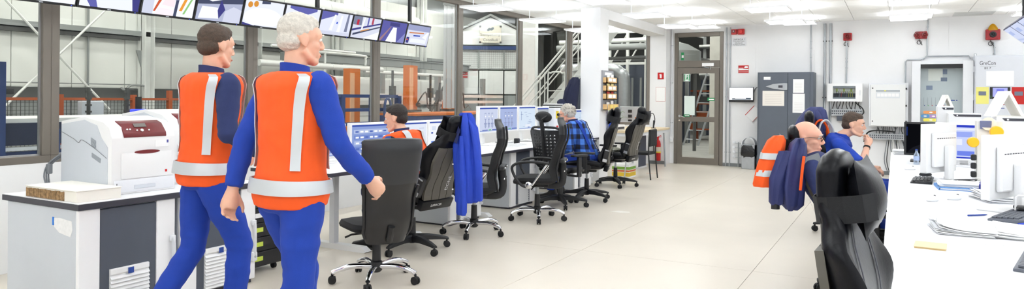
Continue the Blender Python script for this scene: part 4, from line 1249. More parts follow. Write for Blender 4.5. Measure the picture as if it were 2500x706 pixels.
def gaming_chair(label, loc, rz, lean=14, head='pillow', arms=True, base_rot=10, group='black leather gaming chairs', pillow_side=1, rib=True, scale=1.0, seat_z=.42, edge=False):
    t = thing('gaming_chair', label, 'chair', loc, rz, group)
    star_base(t, 'nylon', base_rot, .34, seat_z)
    seat_pad(t, seat_z + .02, .54, .54, .1, M_LEATHER, .04)
    L = .84
    Mb = T(-.24, 0, seat_z + .06) @ RY(-lean)
    WT = [(0, .21), (.1, .245), (.3, .215), (.5, .265), (.64, .245), (.76, .15), (.84, .125), (.93, .125), (.97, .105), (.99, .07), (1, .03)]
    TT = [(0, .1), (.1, .13), (.3, .1), (.55, .1), (.78, .09), (.93, .1), (.97, .085), (.99, .055), (1, .02)]
    FT = [(0, .05), (.12, .06), (.3, .03), (.52, .075), (.7, .03), (.8, .0), (1, .0)]
    CT = [(0, .0), (.2, .03), (.45, .01), (.8, .0), (1, .02)]
    rings = []
    n = 28
    for i in range(37):
        q = i / 36 if i < 33 else (.93, .955, .98, 1.0)[i - 33]
        if i < 33:
            q = i / 32 * .92
        w_, th, f, cx = interp(WT, q), interp(TT, q), interp(FT, q), interp(CT, q)
        ring = []
        for k in range(n):
            a = 2 * PI * k / n
            ca, sa = math.cos(a), math.sin(a)
            y = w_ * math.copysign(abs(ca) ** .7, ca)
            x = cx + th / 2 * math.copysign(abs(sa) ** .75, sa) + f * abs(ca) ** 3
            ring.append(Mb @ Vector((x, y, q * L)))
        rings.append(ring)
    bm = BM(); loft(bm, rings); bk = obj('backrest', bm, M_LEATHER, t, True)
    # stitched seams along both wings
    for s in (-1, 1):
        bm = BM(); tube(bm, [Mb @ Vector((interp(CT, q) + interp(TT, q) * .46 + .002 + interp(FT, q) * .12, s * interp(WT, q) * .5, q * L)) for q in [.03 + .9 * i / 20 for i in range(21)]], .0022, 5); obj('seam', bm, M_SEAM, bk)
    if rib:
        # hard shell on the rear: four strips with grooves, lower bolster with print
        shell = None
        for j in range(4):
            bm = BM()
            rr = []
            for q in [.06 + .6 * i / 12 for i in range(13)]:
                w_ = interp(WT, q) * .8
                y0 = -w_ + j * w_ / 2 + .004; y1 = -w_ + (j + 1) * w_ / 2 - .004
                xx = interp(CT, q) - interp(TT, q) / 2
                rr.append([Mb @ Vector((xx - .014 + abs(y) * .06, y, q * L)) for y in (y0, y1)] + [Mb @ Vector((xx + .012 + abs(y) * .06, y, q * L)) for y in (y1, y0)])
            loft(bm, rr); o = obj('shell_strip', bm, M_PANEL, t)
            shell = shell or o
        Mt = Mb @ face_m((-.072, 0.07, .24), (0, 0, 1), (0, 1, 0)) @ RY(0)
        Mt = Mb @ T(-.066, -.055, .21) @ Matrix(((0, 0, -1, 0), (0, 1, 0, 0), (1, 0, 0, 0), (0, 0, 0, 1)))
        text('lettering', 'DONE', .05, M_WTEXT, shell, Mt)
        bm = BM(); prism(bm, [Mb @ Vector(p) for p in ((-.075, -.2, -.05), (-.07, .2, -.05), (-.075, .21, .045), (-.075, -.21, .045))], Mb.to_3x3() @ Vector((.06, 0, 0)), bev=.01); lb_ = obj('lower_bolster', bm, M_LEATHER, t, True)
        text('lettering', 'DXRACER', .032, M_WTEXT, lb_, Mb @ T(-.077, 0.02, .0) @ Matrix(((0, 0, -1, 0), (-1, 0, 0, 0), (0, 1, 0, 0), (0, 0, 0, 1))))
    for s in (-1, 1):
        bm = BM(); box(bm, (0, s * .262, seat_z + .07), (.11, .03, .11), .012); lathe(bm, [(.035, 0), (.035, .008), (.012, .01)], 14, T(-.05, s * .278, seat_z + .06) @ RX(-90 * s)); obj('hinge_cover', bm, M_BLACK, t, True)
        bm = BM(); box(bm, (-.0, s * .232, .16), (.07, .05, .18), .008, Mb); o = obj('belt_cover', bm, M_BLACK, t)
        bm = BM(); box(bm, (-.0, s * .252, .1), (.06, .02, .04), .003, Mb); obj('silver_plate', bm, M_ALU, o)
        bm = BM(); box(bm, (-.0, s * .252, .24), (.06, .02, .012), .003, Mb); obj('silver_plate', bm, M_ALU, o)
    if head:
        Mh = Mb @ T(.088 * (1 if head == "pillow" else -1), 0, L * .82)
        bm = BM(); pillow(bm, .27, .24, .11, Mh); hp = obj('head_pillow', bm, M_LEATHER, t, True)
        bm = BM()
        s_ = 1 if head == 'pillow' else -1
        pp = [(.115, .09), (.09, .134), (.04, .139), (.0, .134), (-.03, .112), (-.05, .066), (-.056, .0)]
        pts = [(s_ * x_, -y_, 0) for x_, y_ in pp] + [(s_ * x_, y_, 0) for x_, y_ in reversed(pp[:-1])]
        rr = []
        Ms = Mb @ T(.0, 0, L * (.79 if head == 'pillow' else .84))
        for p in pts:
            v = Vector(p)
            rr.append([Ms @ Vector((v.x, v.y, -.04)), Ms @ Vector((v.x, v.y, .04)), Ms @ Vector((v.x * 1.08, v.y * 1.03, .04)), Ms @ Vector((v.x * 1.08, v.y * 1.03, -.04))])
        loft(bm, rr); obj('strap', bm, M_FABRIC, hp)
    if arms:
        for s in (-1, 1):
            arm_t(t, s * .31, seat_z + .24)
    return t


def mesh_chair(label, loc, rz, base_rot=20, lean=10, group='chrome based office chairs', arms='loop', top=1.19):
    """narrow high back office chair with leatherette head part, chrome base"""
    t = thing('office_chair', label, 'chair', loc, rz, group)
    sz = .41
    star_base(t, 'chrome', base_rot, .32, sz)
    seat_pad(t, sz + .02, .49, .5, .085, M_FABRIC)
    Mb = T(-.25, 0, sz + .05) @ RY(-lean)
    L = (top - sz - .05) / math.cos(R(lean))
    WT = [(0, .19), (.15, .22), (.45, .21), (.75, .19), (.9, .19), (1, .14)]
    CT = [(0, .02), (.22, .055), (.45, .03), (.7, -.01), (.85, .0), (1, .05)]

    def ringset(q0, q1, th, extra=0, n=16, m=12):
        rr = []
        for i in range(m + 1):
            q = q0 + (q1 - q0) * i / m
            w_ = interp(WT, q) + extra; cx = interp(CT, q)
            ring = []
            for k in range(n):
                a = 2 * PI * k / n
                y = w_ * math.copysign(abs(math.cos(a)) ** .6, math.cos(a))
                x = cx + th / 2 * math.copysign(abs(math.sin(a)) ** .8, math.sin(a)) + .05 * (abs(y) / .22) ** 2
                ring.append(Mb @ Vector((x, y, q * L)))
            rr.append(ring)
        return rr
    bm = BM(); loft(bm, ringset(.0, .76, .035)); obj('backrest', bm, M_FABRIC, t, True)
    bm = BM(); loft(bm, ringset(.74, 1.0, .05, .004)); obj('head_part', bm, mat('black_leatherette', (40, 42, 46), .38, bump=.04, bscale=160), t, True)
    bm = BM()
    for s in (-1, 1):
        tube(bm, [Mb @ Vector((interp(CT, q) - .03, s * interp(WT, q) * .75, q * L)) for q in [i / 10 * .9 for i in range(11)]], .012, 8)
    obj('back_frame', bm, M_BLACK, t, True)
    bm = BM(); bx(bm, -.055, .0, -.16, .16, L * .3, L * .36, .01, Mb); obj('lumbar_bar', bm, M_BLACK, t)
    for s in (-1, 1):
        for q in (.33, .18):
            bm = BM(); lathe(bm, [(.012, 0), (.012, .008), (.004, .01)], 10, Mb @ T(-.06, s * .1, L * q) @ RY(-90)); obj('screw', bm, M_CHROME, t)
    bm = BM(); tube(bm, arc([(-.08, 0, sz - .005), (-.26, 0, sz + .0), (-.3, 0, sz + .1), Mb @ Vector((-.02, 0, L * .3))], 4), .022, 8, flat=1.8); obj('back_bar', bm, M_BLACK, t, True)
    for s in (-1, 1):
        y = s * .275
        bm = BM(); tube(bm, arc([(-.17, y, sz + .27), (-.0, y, sz + .285), (.17, y, sz + .27), (.25, y, sz + .22), (.22, y, sz + .12), (.14, y, sz + .02), (.06, y, sz - .0)], 5), .016, 8); obj('arm_loop', bm, M_BLACK, t, True)
        bm = BM(); cyl(bm, (-.15, y, sz + .26), (.02, y, sz + .02), .011); obj('arm_strut', bm, M_CHROME, t, True)
        bm = BM(); lathe(bm, [(.036, 0), (.04, .012), (.026, .022), (.012, .024)], 16, T(.06, y, sz + .02) @ RX(-90 * s)); obj('arm_cap', bm, M_CHROME, t, True)
    return t


def perforated_plate(bm, M_, w0, w1, h_, th, rows, cols, bulge=.03):
    """plate with real oval holes: x forward, y across, z up"""
    nx, nz = cols, rows
    for side in (0,):
        for i in range(nx):
            for j in range(nz):
                z0 = h_ * j / nz; z1 = h_ * (j + 1) / nz
                wa = w0 + (w1 - w0) * j / nz; wb = w0 + (w1 - w0) * (j + 1) / nz
                off = .0
                c = [(-wa / 2 + wa * i / nx, z0), (-wa / 2 + wa * (i + 1) / nx, z0), (-wb / 2 + wb * (i + 1) / nx, z1), (-wb / 2 + wb * i / nx, z1)]
                cx = sum(p[0] for p in c) / 4; cz = (z0 + z1) / 2
                rx, rz_ = abs(c[1][0] - c[0][0]) * .33, (z1 - z0) * .3
                hole = j > 0 and j < nz - 1 and 0 < i < nx - 1

                def P(y, z, d):
                    return M_ @ Vector((d + bulge * (2 * y / w0) ** 2, y, z))
                if not hole:
                    a = [bm.verts.new(P(y, z, 0)) for y, z in c]; b = [bm.verts.new(P(y, z, -th)) for y, z in c]
                    bm.faces.new(a); bm.faces.new(list(reversed(b)))
                    continue
                # 8 point outer boundary (corners and mid sides) against 8 point oval
                outer = []
                for q in range(4):
                    outer.append(c[q]); outer.append(((c[q][0] + c[(q + 1) % 4][0]) / 2, (c[q][1] + c[(q + 1) % 4][1]) / 2))
                inner = [(cx + rx * math.cos(a), cz + rz_ * math.sin(a)) for a in [R(225 + 45 * q) for q in range(8)]]
                for d, rev in ((0, False), (-th, True)):
                    o_ = [bm.verts.new(P(y, z, d)) for y, z in outer]; n_ = [bm.verts.new(P(y, z, d)) for y, z in inner]
                    for q in range(8):
                        f = (o_[q], o_[(q + 1) % 8], n_[(q + 1) % 8], n_[q])
                        bm.faces.new(f)
                    if d == 0:
                        n0 = n_
                    else:
                        for q in range(8):
                            bm.faces.new((n0[q], n0[(q + 1) % 8], n_[(q + 1) % 8], n_[q]))
    bmesh.ops.remove_doubles(bm, verts=bm.verts[:], dist=.0005)


def perforated_chair(label, loc, rz, base_rot=0):
    t = thing('office_chair', label, 'chair', loc, rz)
    sz = .43
    star_base(t, 'nylon', base_rot, .34, sz)
    seat_pad(t, sz + .02, .5, .5, .085, M_LEATHER)
    Mb = T(-.27, 0, sz + .12) @ RY(-9)
    bm = BM(); perforated_plate(bm, Mb, .44, .5, .46, .03, 11, 9, .05); obj('backrest', bm, M_BLACK, t)
    bm = BM(); tube(bm, [Mb @ Vector(p) for p in arc([(.05, -.22, 0), (.06, -.25, .25), (.05, -.245, .46), (0, 0, .5), (.05, .245, .46), (.06, .25, .25), (.05, .22, 0), (0, 0, -.03), (.05, -.22, 0)], 5)], .016, 8); obj('back_rim', bm, M_BLACK, t, True)
    bm = BM(); tube(bm, [(-.1, 0, sz), (-.29, 0, sz + .03), Mb @ Vector((-.03, 0, .2)), Mb @ Vector((-.02, 0, .48)), Mb @ Vector((-.03, 0, .58))], .022, 8, flat=1.6); obj('spine', bm, M_BLACK, t, True)
    bm = BM(); ball(bm, (0, 0, 0), (.035, .14, .075), Mb @ T(.02, 0, .63), 18, 10); hd = obj('headrest', bm, M_BLACK, t, True)
    bm = BM(); tube(bm, [Mb @ Vector(p) for p in arc([(-.02, -.1, .65), (-.04, -.03, .61), (-.035, 0, .57), (-.04, .03, .61), (-.02, .1, .65)], 4)], .012, 6); obj('headrest_bracket', bm, M_BLACK, hd, True)
    for s in (-1, 1):
        arm_t(t, s * .31, sz + .24)
    return t


def wide_chair(label, loc, rz, base_rot=0):
    """chair nearest the standing men: smooth wide back shell, chrome base"""
    t = thing('office_chair', label, 'chair', loc, rz, 'chrome based office chairs')
    sz = .38
    star_base(t, 'chrome', base_rot, .33, sz)
    seat_pad(t, sz + .02, .5, .5, .08, M_FABRIC)
    Mb = T(-.27, 0, sz - .06) @ RY(-8)
    L = .8
    WT = [(0, .15), (.12, .19), (.4, .2), (.6, .22), (.85, .235), (.96, .235), (1, .22)]
    CT = [(0, .06), (.2, .02), (.4, .03), (.65, -.01), (.9, -.02), (1, .0)]
    for nm, q0, q1, th, m in (('backrest', .0, .62, .05, M_CLEARPL), ('head_part', .58, 1.0, .055, mat('black_leatherette', (40, 42, 46), .38))):
        rr = []
        for i in range(13):
            q = q0 + (q1 - q0) * i / 12
            ring = []
            for k in range(20):
                a = 2 * PI * k / 20
                y = interp(WT, q) * math.copysign(abs(math.cos(a)) ** .5, math.cos(a))
                ring.append(Mb @ Vector((interp(CT, q) + th / 2 * math.copysign(abs(math.sin(a)) ** .8, math.sin(a)) + .07 * (abs(y) / .23) ** 2, y, q * L - (.02 * (y / .23) ** 2 if q > .97 else 0))))
            rr.append(ring)
        bm = BM(); loft(bm, rr); obj(nm, bm, m, t, True)
    bm = BM(); tube(bm, [(-.05, 0, sz), (-.27, 0, sz - .02), Mb @ Vector((-.02, 0, .15))], .025, 8); obj('back_bar', bm, M_BLACK, t, True)
    for s in (-1, 1):
        bm = BM(); tube(bm, [Mb @ Vector((interp(CT, q) + .03, s * interp(WT, q) * .98, q * L)) for q in [.05 + .5 * i / 8 for i in range(9)]], .011, 8); obj('side_rail', bm, M_BLACK, t, True)
    return t


wide_chair('black office chair with smooth wide back and chrome base behind the walking man', (-3.48, 4.19, 0), 150, 5)
gaming_chair('black gaming chair with ribbed grey shell, occupied by the man in the vest', (-3.9, 5.2, 0), 173, lean=24, head='pillow', base_rot=25)
mesh_chair('high back black office chair seen edge-on right of the hanging blue jacket', (-3.82, 6.15, 0), 204, 12, lean=4)
mesh_chair('high back black office chair with chrome loop arms in front of the perforated chair', (-3.64, 7.25, 0), 198, 30, lean=6)
perforated_chair('black office chair with perforated back and separate oval headrest', (-3.83, 8.3, 0), 75, 15)
gaming_chair('black gaming chair with pillow, occupied by the man in the plaid shirt', (-3.76, 9.02, 0), 197, lean=14, base_rot=0, rib=True)
gaming_chair('empty black gaming chair with a grey jacket on its seat, left of the red extinguisher', (-3.96, 10.7, 0), 178, lean=16, head='rear', base_rot=-20)
# right row
gaming_chair('large black leather gaming chair close to the camera, its pillow bluish', (.185, 2.38, 0), -6, lean=9, head='pillow', base_rot=30, arms=True, seat_z=.37)


def bald_chair():
    t = gaming_chair('reclined black gaming chair of the bald man with jackets hung over it', (-.15, 5.68, 0), 6, lean=22, head='rear', base_rot=40, seat_z=.38)
    bm = BM(); perforated_plate(bm, T(-.24, -.25, .44) @ RY(-22) @ T(.06, .0, .1) @ RZ(-70), .16, .13, .5, .012, 11, 5, .0); obj('perforated_wing', bm, mat('wing_grey', (120, 124, 130), .45), t)
    return t


bald_chair()
gaming_chair('black chair of the young man with a hooded navy jacket over its back', (-.42, 8.12, 0), 8, lean=12, head=None, base_rot=15, rib=False)
# ================================================================== people
M_SKIN = mat('skin_fair', (226, 176, 150), .5, var=.06, scale=14)
M_SKIN2 = mat('skin_ruddy', (228, 170, 146), .45, var=.08, scale=12)
for _m in (M_SKIN, M_SKIN2):
    _m.node_tree.nodes['Principled BSDF'].inputs['Subsurface Weight'].default_value = .12
    _m.node_tree.nodes['Principled BSDF'].inputs['Subsurface Radius'].default_value = (.012, .005, .003)
M_HDARK = mat('hair_dark', (38, 30, 27), .6, var=.3, scale=60, bump=.6, bscale=180)
M_HBROWN = mat('hair_brown', (74, 58, 46), .6, var=.3, scale=60, bump=.6, bscale=180)
M_HGREY = mat('hair_grey', (206, 200, 190), .7, var=.15, scale=60, bump=.5, bscale=150)
M_HSALT = mat('hair_salt', (150, 138, 126), .7, var=.2, scale=60, bump=.5, bscale=180)
M_EYEW = mat('eye_white', (236, 234, 230), .2)
M_IRIS = mat('iris', (52, 44, 40), .2)
M_LIP = mat('lips', (196, 120, 108), .5)
M_SHOE = mat('shoe_black', (28, 28, 30), .5)
M_SOLE = mat('shoe_sole', (60, 58, 56), .7)


def plaid_mat():
    m = bpy.data.materials.new('plaid_blue')
    m.use_nodes = True
    nt = m.node_tree
    b = nt.nodes['Principled BSDF']
    b.inputs['Roughness'].default_value = .85
    tc = nt.nodes.new('ShaderNodeTexCoord')
    sp = nt.nodes.new('ShaderNodeSeparateXYZ')
    nt.links.new(tc.outputs['Object'], sp.inputs[0])

    def band(sock, freq, lo, ph=0.0):
        a = nt.nodes.new('ShaderNodeMath'); a.operation = 'MULTIPLY_ADD'; a.inputs[1].default_value = freq; a.inputs[2].default_value = ph
        nt.links.new(sock, a.inputs[0])
        f = nt.nodes.new('ShaderNodeMath'); f.operation = 'FRACT'; nt.links.new(a.outputs[0], f.inputs[0])
        g = nt.nodes.new('ShaderNodeMath'); g.operation = 'LESS_THAN'; g.inputs[1].default_value = lo; nt.links.new(f.outputs[0], g.inputs[0])
        return g.outputs[0]
    ad = nt.nodes.new('ShaderNodeMath'); ad.operation = 'ADD'
    # across coordinate mixes x and y so that the checks run round the body
    xy = nt.nodes.new('ShaderNodeMath'); xy.operation = 'ADD'
    nt.links.new(sp.outputs[0], xy.inputs[0]); nt.links.new(sp.outputs[1], xy.inputs[1])
    h1 = band(sp.outputs[2], 7.0, .45); h2 = band(xy.outputs[0], 7.0, .45)
    nt.links.new(h1, ad.inputs[0]); nt.links.new(h2, ad.inputs[1])
    hf = nt.nodes.new('ShaderNodeMath'); hf.operation = 'MULTIPLY'; hf.inputs[1].default_value = .5
    nt.links.new(ad.outputs[0], hf.inputs[0])
    r = nt.nodes.new('ShaderNodeValToRGB')
    r.color_ramp.interpolation = 'CONSTANT'
    e = r.color_ramp.elements
    e[0].position = 0; e[0].color = lin((76, 130, 222)) + (1,)
    e[1].position = .4; e[1].color = lin((40, 72, 140)) + (1,)
    e2 = r.color_ramp.elements.new(.9); e2.color = lin((24, 28, 44)) + (1,)
    nt.links.new(hf.outputs[0], r.inputs[0])
    nt.links.new(r.outputs[0], b.inputs['Base Color'])
    MATS['plaid_blue'] = m
    return m


M_PLAID = plaid_mat()


def union(name, bm, m, parent, voxel=.008, smooth=3, fold=0.0, fscale=6.0):
    """fuse overlapping closed shapes into one continuous surface"""
    me = bpy.data.meshes.new(name)
    bm.to_mesh(me); bm.free()
    o = bpy.data.objects.new(name, me)
    C.objects.link(o)
    md = o.modifiers.new('r', 'REMESH'); md.mode = 'VOXEL'; md.voxel_size = voxel
    if smooth:
        ms = o.modifiers.new('s', 'SMOOTH'); ms.factor = .5; ms.iterations = smooth
    dg = bpy.context.evaluated_depsgraph_get()
    me2 = bpy.data.meshes.new_from_object(o.evaluated_get(dg))
    o.modifiers.clear()
    o.data = me2
    me2.name = name
    bpy.data.meshes.remove(me)
    if fold:
        nrm = [v.normal.copy() for v in me2.vertices]
        for v in me2.vertices:
            p = Vector((v.co.x * fscale, v.co.y * fscale, v.co.z * fscale * 1.7))
            d = noise.noise(p) + .5 * noise.noise(p * 2.3)
            v.co += nrm[v.index] * d * fold
    me2.materials.clear(); me2.materials.append(m)
    for p in me2.polygons:
        p.use_smooth = True
    o.parent = parent
    return o


def limb(bm, pts, rad, flat0=False, flat1=False, seg=14):
    P = [Vector(p) for p in pts]
    tube(bm, P, rad, seg)
    for i, p in enumerate(P):
        if (i == 0 and flat0) or (i == len(P) - 1 and flat1):
            continue
        ball(bm, p, rad[i], u=14, v=10)


A_T = [(0, .12), (.08, .165), (.18, .178), (.4, .152), (.62, .168), (.82, .188), (.92, .165), (.975, .105), (1, .06)]
B_T = [(0, .09), (.08, .12), (.18, .125), (.4, .105), (.62, .115), (.82, .12), (.92, .1), (.975, .075), (1, .055)]


def torso(bm, spine, inf=0.0, t0=0.0, t1=1.0, belly=1.0, side=None, n=24, steps=22, flat=True, shoulder=0.0):
    """spine: smooth list of points (pelvis base to neck base); body faces +x"""
    S = arc(spine, 8)
    N = len(S) - 1

    def at(t):
        f = t * N; i = min(int(f), N - 1)
        return S[i].lerp(S[i + 1], f - i), (S[i + 1] - S[i]).normalized()
    side = Vector(side or (0, 1, 0)).normalized()
    rr = []
    for k in range(steps + 1):
        t = t0 + (t1 - t0) * k / steps
        c, tg = at(t)
        fw = side.cross(tg).normalized()
        sd = tg.cross(fw).normalized()
        a = interp(A_T, t) + inf + shoulder * max(0, 1 - abs(t - .9) / .12)
        b = interp(B_T, t) * (belly if .1 < t < .8 else 1 + (belly - 1) * .5) + inf
        ring = []
        for q in range(n):
            an = 2 * PI * q / n
            ca, sa = math.cos(an), math.sin(an)
            ring.append(c + sd * a * math.copysign(abs(ca) ** .8, ca) + fw * b * math.copysign(abs(sa) ** .9, sa))
        rr.append(ring)
    loft(bm, rr)
    return rr


def head_parts(bm, Mh):
    ball(bm, (-.014, 0, .032), (.098, .077, .09), Mh, 20, 14)
    ball(bm, (.028, 0, -.03), (.066, .059, .085), Mh, 18, 12)
    ball(bm, (.05, 0, .03), (.05, .062, .05), Mh)
    ball(bm, (.072, 0, -.1), (.026, .03, .022), Mh)
    for s in (-1, 1):
        tube(bm, [(-.012, s * .054, -.05), (.02, s * .046, -.083), (.066, s * .018, -.103)], [.02, .02, .018], 10, Mh)
        ball(bm, (.055, s * .036, -.025), (.03, .022, .022), Mh)
        ball(bm, (-.012, s * .076, -.008), (.02, .009, .031), Mh @ T(0, 0, 0), 12, 8)
        ball(bm, (-.006, s * .079, -.03), (.01, .007, .012), Mh)
        ball(bm, (.108, s * .011, -.034), (.011, .009, .008), Mh)
    tube(bm, [(.09, 0, .02), (.108, 0, -.008), (.119, 0, -.031)], [.008, .0105, .012], 10, Mh)
    tube(bm, [(.076, -.046, .026), (.092, -.02, .031), (.092, .02, .031), (.076, .046, .026)], .011, 8, Mh)
    ball(bm, (.092, 0, -.062), (.013, .025, .0075), Mh)
    ball(bm, (.09, 0, -.076), (.013, .022, .0085), Mh)


def hand_parts(bm, Mw, thumb=1, curl=25, spread=4):
    """Mw: wrist frame, x along the hand, z out of the back of the hand"""
    tube(bm, [(-.02, 0, 0), (.02, 0, 0), (.06, 0, 0), (.088, 0, 0)], [.026, .034, .042, .04], 14, Mw @ Matrix.Diagonal((1, 1, .42, 1)))
    ball(bm, (.085, 0, 0), (.02, .038, .0135), Mw)
    for k, (y, L) in enumerate(((.03, .072), (.0105, .08), (-.0095, .075), (-.029, .058))):
        y *= thumb
        p = Vector((.088, y, 0))
        a = 0.0
        pts = [p.copy()]
        for j, f in enumerate((.45, .32, .25)):
            a += R(curl * (.8 if j == 0 else 1.1) + 3 * k)
            d = Vector((math.cos(a), math.sin(R(spread * (1.5 - k))) * thumb, -math.sin(a)))
            p = p + d * L * f
            pts.append(p.copy())
        limb(bm, [Mw @ q for q in pts], [.0095, .009, .0083, .0072], seg=8)
    pts = [Vector((.022, .03 * thumb, -.004)), Vector((.05, .052 * thumb, -.014)), Vector((.075, .062 * thumb, -.024)), Vector((.094, .06 * thumb, -.034))]
    limb(bm, [Mw @ q for q in pts], [.014, .0115, .01, .0085], seg=8)


def hand_frame(elbow, wrist, up=(0, 0, 1), bend=0):
    x = (Vector(wrist) - Vector(elbow)).normalized()
    y = Vector(up).cross(x)
    y = y.normalized() if y.length > 1e-3 else Vector((0, 1, 0))
    z = x.cross(y).normalized()
    M_ = Matrix(((x.x, y.x, z.x, wrist[0]), (x.y, y.y, z.y, wrist[1]), (x.z, y.z, z.z, wrist[2]), (0, 0, 0, 1)))
    return M_ @ RY(bend)


def eyes_etc(t, body, Mh, brow=M_HDARK, glasses=False, lips=True):
    for s in (-1, 1):
        bm = BM(); ball(bm, (.083, s * .031, .008), (.0115, .0125, .0085), Mh, 12, 8); e = obj('eye', bm, M_EYEW, body, True)
        bm = BM(); tube(bm, arc([(.087, s * .05, .024), (.099, s * .033, .033), (.1, s * .014, .029)], 4), [.003, .0035, .004, .0045, .0045, .0045, .004, .004, .003], 6, Mh); obj('eyebrow', bm, brow, body, True)
        bm = BM(); ball(bm, (.091, s * .031, .008), (.0045, .0055, .0055), Mh, 10, 6); obj('iris', bm, M_IRIS, body, True)
    bm = BM(); ball(bm, (.1, 0, -.069), (.0065, .021, .0075), Mh, 12, 6); obj('lips', bm, M_LIP, body, True)
    if glasses:
        g = BM()
        for s in (-1, 1):
            tube(g, [(.112 - .01 * abs(math.sin(a)), s * .032 + .024 * math.cos(a), .004 + .018 * math.sin(a)) for a in [2 * PI * k / 16 for k in range(17)]], .0018, 6, Mh)
            tube(g, [(.108, s * .056, .01), (.03, s * .078, .012), (-.01, s * .082, .0)], .0018, 6, Mh)
        tube(g, [(.114, -.009, .008), (.117, 0, .01), (.114, .009, .008)], .0018, 6, Mh)
        obj('glasses', g, M_BLACK, t, True)


def hair(t, Mh, style, m):
    bm = BM()
    if style == 'short':
        ball(bm, (-.024, 0, .047), (.098, .0805, .088), Mh, 24, 16)
        ball(bm, (-.055, 0, -.01), (.062, .072, .06), Mh, 20, 12)
        ball(bm, (.02, 0, .085), (.062, .062, .042), Mh, 20, 12)
        o = union('hair', bm, m, t, .007, 2, .003, 45)
    elif style == 'fringe':
        ball(bm, (-.05, 0, -.012), (.064, .0795, .042), Mh, 22, 14)
        o = union('hair', bm, m, t, .007, 2, .002, 45)
    else:
        rnd = random.Random(5)
        ball(bm, (-.024, 0, .047), (.1, .083, .09), Mh, 24, 16)
        ball(bm, (-.055, 0, -.01), (.066, .078, .066), Mh, 20, 12)
        for k in range(170):
            a = rnd.uniform(-PI, PI); ph = rnd.uniform(-.55, 1.45)
            x, y, z = math.cos(ph) * math.cos(a), math.cos(ph) * math.sin(a), math.sin(ph)
            if x > .45 and z < .55:
                continue
            c = Vector((-.026 + x * .108, y * .09, .035 + z * .1))
            r = rnd.uniform(.012, .02)
            ax = Vector((rnd.uniform(-1, 1), rnd.uniform(-1, 1), rnd.uniform(-1, 1))).normalized()
            u_, v_ = frame_of(ax)
            tube(bm, [c + (u_ * math.cos(q) + v_ * math.sin(q)) * r * .75 for q in [2 * PI * j / 8 for j in range(8)]], r * .42, 5, Mh)
        o = obj('hair', bm, m, t, 'all', norm=False)
    return o


def boot(bm_s, bm_o, ankle, ang, toe=0):
    """shoe at an ankle joint; ang turns it, toe tips the toe down"""
    M_ = Matrix.Translation(ankle) @ RZ(ang) @ RY(toe)
    rr = []
    for x, w_, h0, h1 in ((-.075, .03, -.085, .0), (-.06, .038, -.085, .05), (0, .042, -.085, .055), (.06, .044, -.085, -.01), (.13, .048, -.085, -.035), (.18, .042, -.085, -.045), (.2, .024, -.082, -.06)):
        zc = (h0 + h1) / 2; hh = (h1 - h0) / 2
        rr.append([M_ @ Vector((x, w_ * math.copysign(abs(math.cos(a)) ** .7, math.cos(a)), zc + hh * math.copysign(abs(math.sin(a)) ** .7, math.sin(a)))) for a in [2 * PI * k / 14 for k in range(14)]])
    loft(bm_s, rr)
    rr = []
    for x, w_ in ((-.08, .03), (-.06, .042), (.06, .047), (.14, .05), (.19, .042), (.208, .02)):
        rr.append([M_ @ Vector((x, y, z)) for y, z in ((-w_, -.1), (w_, -.1), (w_, -.08), (-w_, -.08))])
    loft(bm_o, rr)


